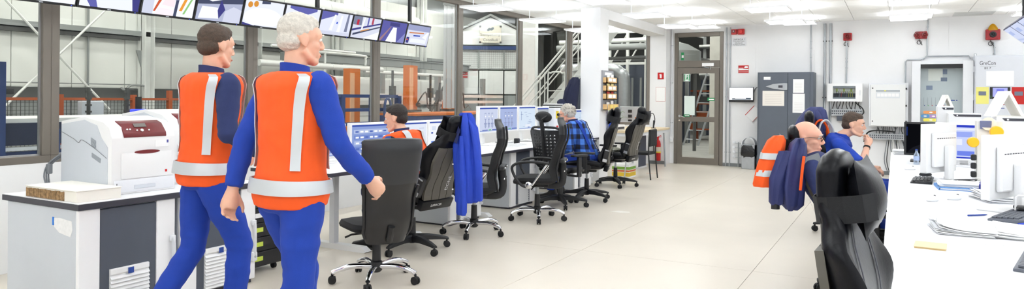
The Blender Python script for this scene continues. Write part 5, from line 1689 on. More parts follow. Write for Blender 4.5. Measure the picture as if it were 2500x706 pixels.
def person(label, loc, rz, J, shirt, trousers, skin=M_SKIN, hairstyle='short', hairm=M_HDARK, sleeves='long', vest=False, belly=1.0, glasses=False, braces=False, voxel=.007, scale=1.0, collar=None, straps=None, shoes=True):
    t = thing('person', label, 'person', loc, rz)
    t.scale = (scale,) * 3
    V = {k: [Vector(p) for p in v] if isinstance(v, list) else v for k, v in J.items()}
    spine = V['spine']
    Mh = V['head']
    # ---- body: one continuous surface
    bm = BM()
    torso(bm, spine, -.004, belly=belly)
    head_parts(bm, Mh)
    limb(bm, [spine[-1] + Vector((-.005, 0, -.05)), spine[-1] + Vector((0, 0, .01)), Mh @ Vector((-.02, 0, -.07))], [.065, .056, .054])
    for s, nm in ((1, 'l'), (-1, 'r')):
        sh, el, wr = V['arm_' + nm]
        limb(bm, [sh, sh.lerp(el, .5), el, el.lerp(wr, .35), wr], [.056, .048, .04, .04, .027])
        hand_parts(bm, V['hand_' + nm], thumb=V.get('thumb_' + nm, -s), curl=V.get('curl_' + nm, 25))
        hp, kn, an = V['leg_' + nm]
        limb(bm, [hp, hp.lerp(kn, .5), kn, kn.lerp(an, .35), an], [.088, .074, .055, .054, .036])
    body = union('body', bm, skin, t, voxel, 3)
    eyes_etc(t, body, Mh, hairm if hairstyle != 'curly' else M_HSALT, glasses)
    if hairstyle:
        hair(t, Mh, hairstyle, hairm)
    # ---- trousers
    bm = BM()
    torso(bm, spine, .012, 0, .3, belly=belly)
    for nm in 'lr':
        hp, kn, an = V['leg_' + nm]
        low = an + (kn - an) * .06
        limb(bm, [hp, hp.lerp(kn, .5), kn, kn.lerp(low, .5), low], [.104, .09, .074, .07, .064], flat1=True)
    union('trousers', bm, trousers, t, .011, 3, .008, 7)
    # ---- shirt
    bm = BM()
    torso(bm, spine, .014, .16, .985, belly=belly, shoulder=.01)
    ends = []
    for nm in 'lr':
        sh, el, wr = V['arm_' + nm]
        if sleeves == 'long':
            e_ = wr + (el - wr) * .08
            limb(bm, [sh, sh.lerp(el, .5), el, el.lerp(e_, .5), e_], [.072, .063, .055, .05, .042], flat1=True)
        else:
            e_ = sh.lerp(el, .85)
            limb(bm, [sh, sh.lerp(el, .4), e_], [.074, .07, .068], flat1=True)
    union('shirt', bm, shirt, t, .011, 3, .007, 8)
    if collar:
        bm = BM(); c = spine[-1]
        rr = []
        for z, r in ((-.035, .082), (.0, .072), (.03, .07), (.028, .066), (-.03, .074)):
            rr.append([c + Vector((r * math.cos(a) + z * -.1, r * math.sin(a), z - .012 * math.cos(a))) for a in [2 * PI * k / 20 for k in range(20)]])
        loft(bm, rr, caps=False); obj('collar', bm, collar, t, True)
    if braces:
        bm = BM()
        rr = torso(BM(), spine, .03, .2, .97, belly=belly)
        for kk in ((3, 4), (8, 9), (15, 16), (20, 21)):
            r2 = [[r[kk[0]], r[kk[1]], r[kk[1]] * 1.0 + Vector((0, 0, .001)), r[kk[0]] + Vector((0, 0, .001))] for r in rr]
            b2 = BM()
            loft(b2, r2); obj('brace_strap', b2, trousers, t)
    if vest:
        bm = BM()
        rr = torso(bm, spine, .03, .07, .985, belly=belly, shoulder=.035)
        v_ = union('hi_vis_vest', bm, M_ORANGE, t, .011, 3, .006, 6)
        # reflective bands round the body and over the shoulders
        for a_, b_ in ((.12, .19), (.36, .43)) if vest != 'one' else ((.185, .275),):
            b2 = BM(); r0 = torso(BM(), spine, .04, a_, b_, belly=belly, n=40, steps=3)
            r1 = torso(BM(), spine, .047, a_, b_, belly=belly, n=40, steps=3)
            loft(b2, r0 + list(reversed(r1)) + [r0[0]], caps=False); obj('reflective_band', b2, M_REFL, v_, True)
        full = torso(BM(), spine, .0395, .33, .95, belly=belly, n=40, steps=16, shoulder=.035)
        for kk in ((6, 8), (12, 14), (26, 28), (32, 34)) if vest != 'one' else ((6, 8), (12, 14), (23, 25), (35, 37)):
            b2 = BM(); out = []
            for r in full:
                cen = sum(r, Vector()) / len(r)
                p, q = r[kk[0]], r[kk[1]]
                out.append([p, q, q + (q - cen).normalized() * .004, p + (p - cen).normalized() * .004])
            loft(b2, out); obj('reflective_strap', b2, M_REFL, v_, True)
    if shoes:
        for nm in 'lr':
            hp, kn, an = V['leg_' + nm]
            b1, b2 = BM(), BM()
            boot(b1, b2, an, V.get('foot_' + nm, 0), V.get('toe_' + nm, 0))
            s_ = obj('shoe', b1, M_SHOE, t, True); obj('sole', b2, M_SOLE, s_)
    return t


def HM(c, yaw=0, pitch=0, roll=0):
    """head frame: yaw to the left, pitch positive looks down"""
    return T(*c) @ RZ(yaw) @ RY(pitch) @ RX(roll)


# --- the two men walking away along the aisle (heads left in the blur of the photograph; here at rest in mid-stride)
walkA = dict(
    spine=[(.0, 0, .86), (.0, 0, 1.0), (.01, 0, 1.22), (.02, 0, 1.42), (.02, 0, 1.535)],
    head=HM((.05, 0, 1.69), -12, 4),
    arm_l=[(.02, .195, 1.46), (-.1, .25, 1.19), (-.16, .25, .95)], arm_r=[(.02, -.195, 1.46), (.08, -.27, 1.18), (.28, -.25, 1.0)],
    leg_l=[(.0, .1, .9), (.16, .11, .52), (.1, .11, .1)], leg_r=[(.0, -.1, .9), (-.03, -.11, .5), (-.3, -.11, .17)], toe_r=28)
walkA['hand_l'] = hand_frame(*walkA['arm_l'][1:], up=(0, 1, 0)); walkA['hand_r'] = hand_frame(*walkA['arm_r'][1:], up=(0, -1, 0))
person('standing man in orange vest and blue work suit striding away, nearest the camera', (-2.56, 2.44, 0), 80, walkA, M_BLUE, M_BLUE, M_SKIN, 'short', M_HGREY, vest='one', collar=M_BLUE)
walkB = dict(
    spine=[(.0, 0, .87), (.0, 0, 1.01), (.01, 0, 1.23), (.02, 0, 1.43), (.02, 0, 1.55)],
    head=HM((.05, 0, 1.705), 10, 6),
    arm_l=[(.02, .195, 1.47), (.1, .26, 1.2), (.3, .23, 1.06)], arm_r=[(.02, -.195, 1.47), (-.02, -.28, 1.2), (.2, -.26, 1.08)],
    leg_l=[(.0, .1, .9), (-.03, .11, .5), (-.28, .11, .16)], leg_r=[(.0, -.1, .9), (.15, -.11, .52), (.1, -.11, .1)], toe_l=26)
walkB['hand_l'] = hand_frame(*walkB['arm_l'][1:], up=(0, 1, 0)); walkB['hand_r'] = hand_frame(*walkB['arm_r'][1:], up=(0, -1, 0))
person('standing man in orange vest with dark navy sleeves walking past the printers', (-3.53, 2.72, 0), 78, walkB, M_NAVY, M_BLUE, M_SKIN, 'short', M_HBROWN, vest='one', collar=M_NAVY)


def seated(lean=.1, head_yaw=0, head_pitch=6, hz=1.2, hx=.16, zs=.0, spread=.14, knee=.44):
    J = dict(
        spine=[(-.04, 0, .5 + zs), (-.06, 0, .62 + zs), (-.02 + lean * .3, 0, .82 + zs), (lean * .8, 0, 1.0 + zs), (lean, 0, 1.09 + zs)],
        head=HM((hx, 0, hz + zs), head_yaw, head_pitch),
        leg_l=[(.0, .1, .53 + zs), (knee, spread, .53 + zs), (knee - .03, spread, .1)], leg_r=[(.0, -.1, .53 + zs), (knee, -spread, .53 + zs), (knee - .03, -spread, .1)])
    return J


# man in the vest at the left desk
J = seated(.17, 14, 10, 1.215, .235)
J['arm_l'] = [(.14, .195, 1.0), (.16, .26, .76), (.38, .2, .8)]; J['arm_r'] = [(.14, -.195, 1.0), (.18, -.26, .76), (.42, -.16, .81)]
J['hand_l'] = hand_frame(*J['arm_l'][1:]); J['hand_r'] = hand_frame(*J['arm_r'][1:])
J['curl_l'] = J['curl_r'] = 12
person('seated man with dark hair, plaid shirt and orange vest at the left monitors', (-3.86, 5.2, 0), 182, J, M_PLAID, M_NAVY, M_SKIN, 'short', M_HDARK, vest='two', collar=M_NAVY)
# man in the plaid shirt
J = seated(.16, 6, 12, 1.19, .25)
J['arm_l'] = [(.13, .2, .98), (.08, .27, .73), (.26, .16, .66)]; J['arm_r'] = [(.13, -.2, .98), (.16, -.26, .74), (.34, -.14, .72)]
J['hand_l'] = hand_frame(*J['arm_l'][1:]); J['hand_r'] = hand_frame(*J['arm_r'][1:])
person('seated man with curly grey hair and glasses in blue plaid shirt', (-3.82, 9.02, 0), 182, J, M_PLAID, M_BLUE, M_SKIN2, 'curly', M_HGREY, belly=1.25, glasses=True, braces=True, collar=M_NAVY)
# bald man, leaning back
J = dict(
    spine=[(-.02, 0, .47), (-.09, 0, .58), (-.2, 0, .78), (-.29, 0, .94), (-.32, 0, 1.02)],
    head=HM((-.31, 0, 1.135), -8, 4),
    leg_l=[(.0, .1, .5), (.44, .14, .5), (.5, .14, .1)], leg_r=[(.0, -.1, .5), (.44, -.14, .5), (.5, -.14, .1)],
    arm_l=[(-.27, .195, .92), (-.16, .28, .68), (.1, .26, .68)], arm_r=[(-.27, -.195, .92), (-.16, -.28, .68), (.1, -.22, .68)])
J['hand_l'] = hand_frame(*J['arm_l'][1:]); J['hand_r'] = hand_frame(*J['arm_r'][1:])
person('bald man in navy shirt leaning back in the reclined chair', (-.26, 5.62, 0), 4, J, M_NAVY, M_BLUE, M_SKIN2, 'fringe', M_HGREY, glasses=True)
# young man with his hand at his mouth
J = seated(.0, -4, 8, 1.165, .07, zs=0)
J['spine'] = [(-.04, 0, .48), (-.12, 0, .6), (-.14, 0, .79), (-.08, 0, .95), (-.04, 0, 1.035)]
J['arm_r'] = [(-.07, -.195, .95), (.15, -.25, .75), (.2, -.05, .95)]; J['arm_l'] = [(-.07, .195, .95), (.02, .27, .74), (.24, .16, .7)]
J['hand_r'] = hand_frame(J['arm_r'][1], J['arm_r'][2], up=(1, 0, 0)); J['hand_l'] = hand_frame(*J['arm_l'][1:])
J['curl_r'] = 48
ym = person('young man in blue work shirt resting his chin on his fist', (-.45, 8.18, 0), 2, J, M_BLUE, M_BLUE, M_SKIN, 'short', M_HBROWN, sleeves='short', collar=M_BLUE)
bm = BM(); d = (Vector(J['arm_r'][2]) - Vector(J['arm_r'][1])); p = Vector(J['arm_r'][2]) - d * .14; tube(bm, [p, p + d * .07], .034, 14); obj('wrist_band', bm, M_RUBBER, ym, True)
# ================================================================== back wall
BY = 15.2


def wallthing(name, label, cat, x, z, y=BY, group=None):
    """thing fixed to the back wall; local x to the right, z up, -y out of the wall"""
    return thing(name, label, cat, (x, y, z), 0, group)


FM = face_m((0, 0, 0), (1, 0, 0), (0, 0, 1))   # front of a wall thing (normal -y)

# anthracite locker cabinet with papers and the long silver handle plate
t = thing('locker', 'tall anthracite two door steel cabinet against the back wall', 'cabinet', (-2.43, 15.19, 0))
bm = BM(); bx(bm, 0, 1.04, -.5, 0, .05, 1.97, .004, seg=1); obj('body', bm, mat('locker_grey', (92, 99, 110), .5, var=.02), t)
bm = BM(); bx(bm, .02, 1.02, -.47, 0, 0, .05); obj('plinth', bm, M_BLACK, t)
M_LK = MATS['locker_grey']
for x0, x1, in ((.03, .57), (.575, .98)):
    bm = BM(); bx(bm, x0, x1, -.518, -.5, .07, 1.95, .004, seg=1); d = obj('door', bm, M_LK, t)
    if x0 < .1:
        hp = [(.16, 1.685), (.3, 1.735), (.5, 1.755), (.565, 1.75), (.565, 1.62), (.5, 1.615), (.3, 1.64)]
        bm = BM(); prism(bm, [(x, -.52, z) for x, z in hp], (0, -.02, 0), bev=.004); obj('handle_plate', bm, M_STEEL, d)
        bm = BM(); bx(bm, .4, .48, -.544, -.54, 1.66, 1.71); obj('handle_display', bm, M_DARK, d)
        bm = BM(); bx(bm, .12, .25, -.521, -.518, 1.82, 1.88); obj('name_card', bm, M_PAPER, d)
        bm = BM(); bx(bm, .1, .51, -.521, -.518, 1.3, 1.6); pp = obj('notice_paper', bm, mat('paper_cream', (240, 234, 226), .8), d)
        bm = BM()
        for k in range(6):
            bx(bm, .15, .46, -.5225, -.521, 1.35 + k * .035, 1.354 + k * .035)
        obj('print_lines', bm, mat('faint_ink', (206, 198, 196), .8), pp, kind='stuff')
    else:
        for z0, z1, w0, w1 in ((1.56, 1.83, .67, .87), (1.17, 1.545, .665, .885)):
            bm = BM(); bx(bm, w0, w1, -.521, -.518, z0, z1); pp = obj('notice_paper', bm, M_PAPER, d)
            bm = BM()
            for k in range(6):
                bx(bm, w0 + .03, w1 - .03, -.5225, -.521, z0 + .04 + k * .03, z0 + .043 + k * .03)
            obj('print_lines', bm, mat('faint_ink', (206, 198, 196), .8), pp, kind='stuff')
# wall screen
t = wallthing('wall_screen', 'small white screen with black frame on the wall between door and locker', 'screen', -2.83, 1.37)
bm = BM(); bx(bm, -.25, .25, -.09, -.05, 0, .31, .005, seg=1); obj('case', bm, M_BLACK, t)
art('screen_picture', [(rc(-.24, .24, .045, .3), (246, 249, 252)), (rc(-.18, .2, .05, .065), (70, 80, 90)), (rc(-.18, -.12, .06, .075), (70, 80, 90)), (rc(.1, .2, .06, .09), (90, 100, 110)), (rc(-.2, .1, .2, .202), (220, 226, 232))], T(0, -.0905, 0) @ FM, t, 1.0)
bm = BM(); bx(bm, -.06, .06, -.05, 0, .08, .22); obj('mount', bm, M_BLACK, t)
bm = BM()
for k in range(3):
    tube(bm, arc([(-2.58, 15.13, 1.62 - k * .03), (-2.5, 15.14, 1.68), (-2.45 + .01 * k, 15.16, 1.5), (-2.5, 15.18, 1.2), (-2.48, 15.18, .6)], 6), .005, 6)
tag(obj('cable_bundle', bm, M_GCABLE), 'grey cables looping from the wall screen down beside the locker', 'cables')
# tilted white board with red edge
t = wallthing('tilted_sign', 'white square panel with red edge hanging askew below the wall screen', 'sign', -2.585, 1.13, 15.19)
bm = BM(); box(bm, (0, -.015, 0), (.27, .02, .2), .003, RY(-48)); obj('panel', bm, M_PAPER, t)
bm = BM(); box(bm, (0, -.018, .1), (.27, .024, .012), 0, RY(-48)); box(bm, (0, -.018, -.1), (.27, .018, .006), 0, RY(-48)); obj('red_edge', bm, M_RED, t)
# waste bin with black bag
t = thing('waste_bin', 'grey pedal bin with black plastic bag beside the locker', 'bin', (-2.62, 14.9, 0))
bm = BM(); prism(bm, [(-.13, -.12, 0), (.13, -.12, 0), (.13, .12, 0), (-.13, .12, 0)], (0, 0, .5), bev=.01); obj('bin_body', bm, M_STEEL, t)
bm = BM()
rr = []
for z, f in ((.22, .98), (.25, 1.08), (.3, 1.16), (.38, 1.14), (.44, 1.1), (.49, 1.02)):
    rr.append([Vector((math.copysign(abs(math.cos(a)) ** .5, math.cos(a)) * .135 * f + .02 * noise.noise(Vector((a * 2, z * 14, 1))), math.copysign(abs(math.sin(a)) ** .5, math.sin(a)) * .125 * f + .02 * noise.noise(Vector((a * 2, z * 14, 5))), z + .03 * math.sin(a * 3) * (z < .3))) for a in [2 * PI * k / 30 for k in range(30)]])
loft(bm, rr, caps=False); obj('bin_bag', bm, mat('bag_gloss_black', (26, 27, 30), .22, bump=.8, bscale=30), t, True)
bm = BM(); rr = []
for q in range(9):
    a = PI * q / 8
    rr.append([Vector((-.135 * math.cos(a), y, .5 + .15 * math.sin(a))) for y in (-.12, .12)] + [Vector((-.125 * math.cos(a), y, .5 + .14 * math.sin(a))) for y in (.12, -.12)])
loft(bm, rr); obj('bin_lid', bm, M_GREYW, t, True)
# row of hooks: pipe with white clamps (cable distributor) near the floor
t = wallthing('pipe_tree', 'short grey pipe with eight white round clamps low on the wall', 'fitting', -2.88, 0, 15.17)
bm = BM(); cyl(bm, (0, -.02, 0), (0, -.02, .52), .014); obj('pipe', bm, M_STEEL, t, True)
for k in range(4):
    bm = BM(); cyl(bm, (-.09, -.02, .2 + k * .1), (.09, -.02, .2 + k * .1), .006, seg=6); obj('branch', bm, M_STEEL, t)
    for s in (-1, 1):
        bm = BM(); lathe(bm, [(.03, 0), (.03, .018), (.02, .024)], 14, T(s * .09, -.012, .215 + k * .1) @ RX(90)); obj('clamp', bm, M_GREYW, t, True)
# conduits
cl = [(-3.145, 'outer', 0, 2.95, .016), (-3.07, 'inner', 0, 2.95, .012), (-1.49, 'thin', 1.98, 2.95, .012), (-1.235, 'first', .0, 2.95, .024), (-1.13, 'second', .0, 2.95, .024), (-4.32, 'left', .6, 2.95, .014), (-.84, 'siren', 1.76, 2.6, .014)]
lab = ['outer grey conduit right of the door frame', 'inner grey conduit right of the door frame', 'thin grey conduit rising from the top of the locker', 'left one of two steel pipes right of the locker', 'right one of two steel pipes right of the locker', 'white conduit in the corner left of the door', 'grey conduit between the round siren and the switch box']
for k, (x, n_, z0, z1, r) in enumerate(cl):
    t = wallthing('conduit', lab[k], 'conduit', x, 0, 15.2, 'conduits on the back wall')
    bm = BM(); cyl(bm, (0, -.03, z0), (0, -.03, z1), r, seg=8); obj('pipe', bm, M_STEEL if k != 5 else M_GREYW, t, True)
    for z in (z0 + .3, (z0 + z1) / 2, z1 - .35):
        if z0 < z < z1:
            bm = BM(); box(bm, (0, -.02, z), (r * 2.8, .04, .02)); obj('clip', bm, M_STEEL if k not in (3, 4) else M_BLACK, t)
t = wallthing('junction_box', 'small white junction box on the conduit left of the door', 'box', -4.32, .52, 15.2)
bm = BM(); box(bm, (0, -.025, 0), (.07, .05, .09), .01); obj('body', bm, M_WHITE, t)
bm = BM(); box(bm, (0, -.055, 0), (.03, .01, .05), .003); obj('cover', bm, M_GREYW, t)
# red alarms, warning notice, fire sign
t = wallthing('alarm_lamp', 'left red alarm box above the warning notice', 'alarm', -2.99, 2.85); bm = BM(); box(bm, (0, -.03, 0), (.11, .06, .11), .006); obj('body', bm, M_RED, t)
bm = BM(); box(bm, (-.01, -.062, .01), (.07, .01, .06), .003); obj('lens', bm, mat('dark_red', (120, 14, 16), .3), t); bm = BM(); box(bm, (-.01, -.068, .015), (.018, .004, .018)); obj('white_dot', bm, M_WHITE, t)
t = wallthing('alarm_lamp', 'right red alarm box above the warning notice, hung from the ceiling', 'alarm', -2.85, 2.85); bm = BM(); box(bm, (0, -.035, 0), (.14, .07, .12), .015); obj('body', bm, M_RED, t)
bm = BM(); lathe(bm, [(.04, 0), (.035, .02)], 14, T(0, -.07, 0) @ RX(90)); obj('lens', bm, mat('lamp_red', (226, 40, 36), .25), t, True)
t = wallthing('warning_notice', 'white notice plate with black capital letters under the red alarms', 'sign', -2.9, 2.64)
bm = BM(); bx(bm, -.15, .15, -.012, 0, -.09, .09); pl_ = obj('plate', bm, mat('plate_white', (226, 228, 232), .5), t)
INK = mat('ink_black', (40, 42, 48), .6)
for s_, z, sz in (('UWAGA !', .045, .055), ('W PRZYPADKU ALARMU', .008, .021), ('OPUŚCIĆ', -.028, .038), ('POMIESZCZENIE', -.064, .034)):
    text('lettering', s_, sz, INK, pl_, T(0, -.0126, z) @ FM)
t = wallthing('fire_sign', 'red sign with white hose pictogram and stripes on the wall', 'sign', -2.8, 2.06)
bm = BM(); bx(bm, -.105, .105, -.008, 0, -.08, .08); pl_ = obj('plate', bm, M_RED, t)
bm = BM(); bx(bm, -.1, .0, -.0095, -.008, .015, .03); bx(bm, -.1, .1, -.0095, -.008, -.02, .005); bx(bm, -.1, .1, -.0095, -.008, -.055, -.05); prism(bm, [(.015, -.008, .02), (.09, -.008, .03), (.09, -.008, .06), (.04, -.008, .068), (.02, -.008, .05)], (0, -.0015, 0)); obj('white_print', bm, M_PAPER, pl_)


def siren_box(label, x, z, w_, h_, two=False, top=False):
    t = wallthing('alarm_siren', label, 'siren', x, z, 15.2, 'red sirens high on the back wall')
    bm = BM(); box(bm, (0, -.04, 0), (w_, .08, h_), .015); obj('body', bm, mat('siren_red', (158, 22, 32), .4), t)
    for cx in ((-.07, .06) if two else (0,)):
        bm = BM(); lathe(bm, [(.055, 0), (.05, .03), (.032, .032), (.028, .015), (.012, .02), (.01, .03)], 16, T(cx, -.08, 0) @ RX(90)); obj('horn', bm, mat('dark_red', (120, 14, 16), .3) if not top else M_BLACK, t, True)
    for sx in (-1, 1):
        for sz in (-1, 1):
            bm = BM(); lathe(bm, [(.012, 0), (.012, .004)], 8, T(sx * (w_ / 2 - .018), -.08, sz * (h_ / 2 - .018)) @ RX(90)); obj('corner_screw', bm, M_RED, t)
    if top:
        bm = BM(); rr = [[Vector((f * c1, -.05 + .05 * f / .08 * c2 * 1, h_ / 2 + zz)) for c1, c2 in [(math.cos(a), math.sin(a)) for a in [2 * PI * k / 14 for k in range(14)]]] for f, zz in ((.085, -.02), (.075, .02), (.04, .08), (.012, .1))]; loft(bm, rr); obj('beacon', bm, mat('amber', (206, 150, 20), .3), t, True)
    bm = BM(); s_ = -.03; tube(bm, [(s_, -.03, -h_ / 2), (s_, -.04, -h_ / 2 - .03)] + [(s_ + .035 * math.sin(a), -.03, -h_ / 2 - .065 + .035 * math.cos(a)) for a in [2 * PI * k / 14 for k in range(15)]] + [(s_ + .05, -.03, -h_ / 2 - .12)], .006, 6); obj('cable_loop', bm, M_CABLE, t, True)
    return t


siren_box('square red siren above the switch box', -.825, 2.67, .155, .15)
siren_box('double red siren above the glazed panel', .42, 2.66, .2, .135, two=True)
siren_box('red siren with amber beacon above the alarm panel', 1.535, 2.63, .22, .19, top=True)
for k, (pts, lb) in enumerate((([(.53, 15.17, 2.95), (.52, 15.17, 2.6), (.52, 15.17, 2.28), (.46, 15.17, 2.2)], 'conduit dropping from the ceiling beside the double siren'), ([(.17, 15.17, .8), (.17, 15.17, 2.17), (.2, 15.17, 2.2), (.42, 15.17, 2.2), (.52, 15.17, 2.26), (1.18, 15.17, 2.26), (1.2, 15.17, 2.2)], 'bent conduit running over the glazed panel'), ([(1.56, 15.17, 2.5), (1.57, 15.17, 2.24)], 'short conduit between beacon siren and alarm panel'))):
    t = thing('wall_conduit', lb, 'conduit')
    bm = BM(); tube(bm, pts, .012, 8); obj('pipe', bm, M_STEEL, t, True)
    bm = BM(); p = Vector(pts[0]).lerp(Vector(pts[1]), .4); box(bm, (p.x, 15.19, p.z), (.035, .04, .02)); obj('clip', bm, M_STEEL, t)

# open switch box with terminals and cables
t = wallthing('switch_box', 'white switch box with glass window showing terminals and wires', 'switch box', -1.17, 1.4)
bm = BM(); bx(bm, 0, .62, -.2, 0, 0, .35); bmesh.ops.delete(bm, geom=bm.verts[:], context='VERTS')
for a in ((0, .1, -.2, 0, 0, .35), (.5, .62, -.2, 0, 0, .35), (.1, .5, -.2, 0, 0, .05), (.1, .5, -.2, 0, .3, .35), (.1, .5, -.03, 0, .05, .3)):
    bx(bm, *a)
obj('body', bm, M_WHITE, t)
bm = BM(); bx(bm, .1, .5, -.185, -.18, .265, .3); bx(bm, .1, .5, -.185, -.18, .05, .08); obj('grey_strip', bm, mat('strip_grey', (130, 136, 148), .5), t)
for k in range(10):
    bm = BM(); bx(bm, .15 + k * .032, .175 + k * .032, -.08, -.03, .19, .25); o = obj('terminal', bm, M_WHITE if k % 4 else mat('terminal_green', (190, 210, 110), .5), t)
    bm = BM(); tube(bm, arc([(.162 + k * .032, -.085, .2), (.155 + k * .032, -.12, .16), (.14 + k * .034, -.1, .09)], 4), .004, 5); obj('wire', bm, [M_CABLE, M_CABLE, M_GCABLE, M_RED][k % 4] if k < 7 else mat('wire_yellow', (190, 196, 50), .5), t)
bm = BM(); bx(bm, .1, .5, -.06, -.031, .08, .16); obj('dark_block', bm, mat('block_dark', (62, 66, 80), .5), t)
bm = BM(); bx(bm, .57, .585, -.21, -.2, .12, .22, .003, seg=1); obj('latch', bm, M_GREYW, t)
bm = BM(); bx(bm, .1, .5, -.192, -.188, .05, .3); obj('window_pane', bm, M_GLASS, t)
for k in range(9):
    x = -1.05 + k * .055
    bm = BM(); tube(bm, arc([(x, 15.12, 1.4), (x - .01, 15.13, 1.34), (x + .03 * math.sin(k * 1.7) - .03 * (k < 3), 15.14, 1.25), (x + .02, 15.13, 1.24)], 4), .008, 6); tag(obj('cable', bm, M_CABLE), 'dark cable between the switch box and the perforated trunking below it', 'cable', 'cables under the switch box')
bm = BM(); tube(bm, arc([(-.68, 15.12, 1.4), (-.64, 15.08, 1.35), (-.55, 15.08, 1.27), (-.53, 15.08, 1.18), (-.6, 15.1, 1.12)], 6), .011, 7); tag(obj('thick_cable', bm, M_CABLE, smooth=True), 'thick black cable curving right of the perforated trunking', 'cable')


def trunking(label, x0, x1, z0, z1):
    t = wallthing('perforated_trunking', label, 'trunking', x0, z0, 15.17, 'perforated cable trunkings')
    L, H = x1 - x0, z1 - z0
    n = int(L / .035)
    bm = BM()
    bx(bm, 0, L, -.09, -.085, 0, H * .2); bx(bm, 0, L, -.09, -.085, H * .42, H * .58); bx(bm, 0, L, -.09, -.085, H * .8, H)
    for k in range(n + 1):
        x = L * k / n
        bx(bm, max(0, x - .008), min(L, x + .008), -.09, -.085, H * .2, H * .42); bx(bm, max(0, x - .008), min(L, x + .008), -.09, -.085, H * .58, H * .8)
    bx(bm, 0, L, -.085, 0, 0, .004); bx(bm, 0, L, -.085, 0, H - .004, H)
    obj('face', bm, M_STEEL, t)
    bm = BM(); bx(bm, 0, L, -.03, -.02, .01, H - .01); obj('inside', bm, M_DGREY, t)
    return t


trunking('perforated steel cable trunking under the switch box', -1.1, -.56, 1.12, 1.25)
bm = BM(); bx(bm, -1.0, -.6, 15.05, 15.2, 1.02, 1.11); o = obj('cable_tray', bm, M_DGREY); tag(o, 'dark cable tray below the perforated trunking, behind the young man', 'cable tray')
# closed white box with clear flap
t = wallthing('fuse_box', 'large white fuse box with clear flap and black hinges', 'fuse box', -.42, .93)
bm = BM(); bx(bm, -.02, .64, -.18, 0, .0, .83, .004, seg=1); obj('body', bm, M_GREYW, t)
bm = BM(); bx(bm, .01, .6, -.2, -.18, .01, .8, .006, seg=1); d = obj('door', bm, mat('fuse_white', (233, 234, 234), .45), t)
bm = BM(); bx(bm, .1, .5, -.203, -.2, .54, .7); fl = obj('clear_flap', bm, mat('flap', (224, 228, 232), .2), d)
for k in range(6):
    bm = BM(); bx(bm, .12 + k * .062, .175 + k * .062, -.206, -.203, .57, .63); obj('breaker', bm, M_WHITE, fl)
bm = BM(); bx(bm, .1, .5, -.206, -.203, .665, .69); obj('rail', bm, mat('rail_grey', (150, 156, 162), .5), fl)
bm = BM(); bx(bm, .24, .27, -.208, -.206, .672, .69); obj('test_button', bm, mat('button_yellow', (230, 220, 60), .5), fl)
for z in (.1, .4, .72):
    bm = BM(); box(bm, (.605, -.19, z), (.025, .03, .035)); obj('hinge', bm, M_BLACK, t)
for z in (.1, .73):
    bm = BM(); lathe(bm, [(.012, 0), (.012, .006)], 10, T(.045, -.2, z) @ RX(90)); obj('lock', bm, M_BLACK, d)
trunking('perforated steel cable trunking under the fuse box', -.43, .18, .68, .79)
rnd = random.Random(2)
for k in range(14):
    x = -.3 + k * .035
    bm = BM(); tube(bm, arc([(x, 15.1, .93), (x + rnd.uniform(-.04, .04), 15.12, .86), (x + rnd.uniform(-.05, .05), 15.12, .76)], 4), .007, 6); tag(obj('cable', bm, M_GCABLE if k % 3 else M_CABLE), 'cable between the fuse box and the perforated trunking below it', 'cable', 'cables under the fuse box')
for k in range(12):
    x = -.12 + k * .028
    bm = BM(); tube(bm, arc([(x, 15.1, .7), (x + rnd.uniform(-.06, .06), 15.12, .5), (x + rnd.uniform(-.05, .05), 15.14, .25), (x + .02, 15.15, .02)], 5), .008, 6); tag(obj('cable', bm, [M_GCABLE, M_CABLE, M_GCABLE, M_PAPER][k % 4]), 'cable hanging from the lower trunking to the floor', 'cable', 'cables hanging to the floor')
bm = BM(); tube(bm, arc([(-.52, 15.08, .62), (-.46, 15.08, .8), (-.3, 15.06, .85), (.0, 15.1, .83)], 6), .013, 7); tag(obj('thick_cable', bm, M_CABLE, smooth=True), 'thick black cable bowed over the lower trunking', 'cable')

# glazed indicator panel
t = wallthing('indicator_panel', 'white framed glazed indicator panel with rows of small lamps', 'panel', .27, .5)
for a in ((0, .14, 0, 1.66), (.8, .96, 0, 1.66), (.14, .8, 1.6, 1.66), (.14, .8, 0, .1)):
    bm = BM(); bx(bm, a[0], a[1], -.3, 0, a[2], a[3], .004, seg=1); obj('frame', bm, M_GREYW, t)
bm = BM(); bx(bm, .14, .8, -.08, 0, .1, 1.6); obj('back_plate', bm, mat('panel_blue_grey', (206, 212, 220), .4), t)
bm = BM(); bx(bm, .14, .8, -.28, -.08, 1.53, 1.6); obj('dark_lintel', bm, M_BLACK, t)
bm = BM(); bx(bm, .14, .8, -.27, -.262, .1, 1.53); obj('glass_door', bm, M_GLASS, t)
bm = BM(); bx(bm, .27, .5, -.085, -.08, 1.3, 1.52); obj('paper', bm, M_PAPER, t)
for x, z, w_, h_ in ((.5, 1.42, .07, .09), (.47, 1.29, .1, .07), (.24, 1.13, .1, .08)):
    bm = BM(); bx(bm, x, x + w_, -.09, -.085, z, z + h_); obj('display', bm, mat('display_blue', (124, 136, 166), .3), t)
for r_ in range(2):
    for k in range(8 if r_ == 0 else 2):
        bm = BM(); bx(bm, .2 + k * .062, .206 + k * .062, -.084, -.08, .84 - r_ * .26, .99 - r_ * .26); q = obj('lamp_row', bm, mat('row_grey', (170, 176, 188), .5), t)
        bm = BM(); box(bm, (.213 + k * .062, -.086, .84 - r_ * .26), (.014, .006, .014)); obj('indicator', bm, [M_BADGE, mat('led_green', (90, 190, 110), .4), M_RED][k % 3], q)
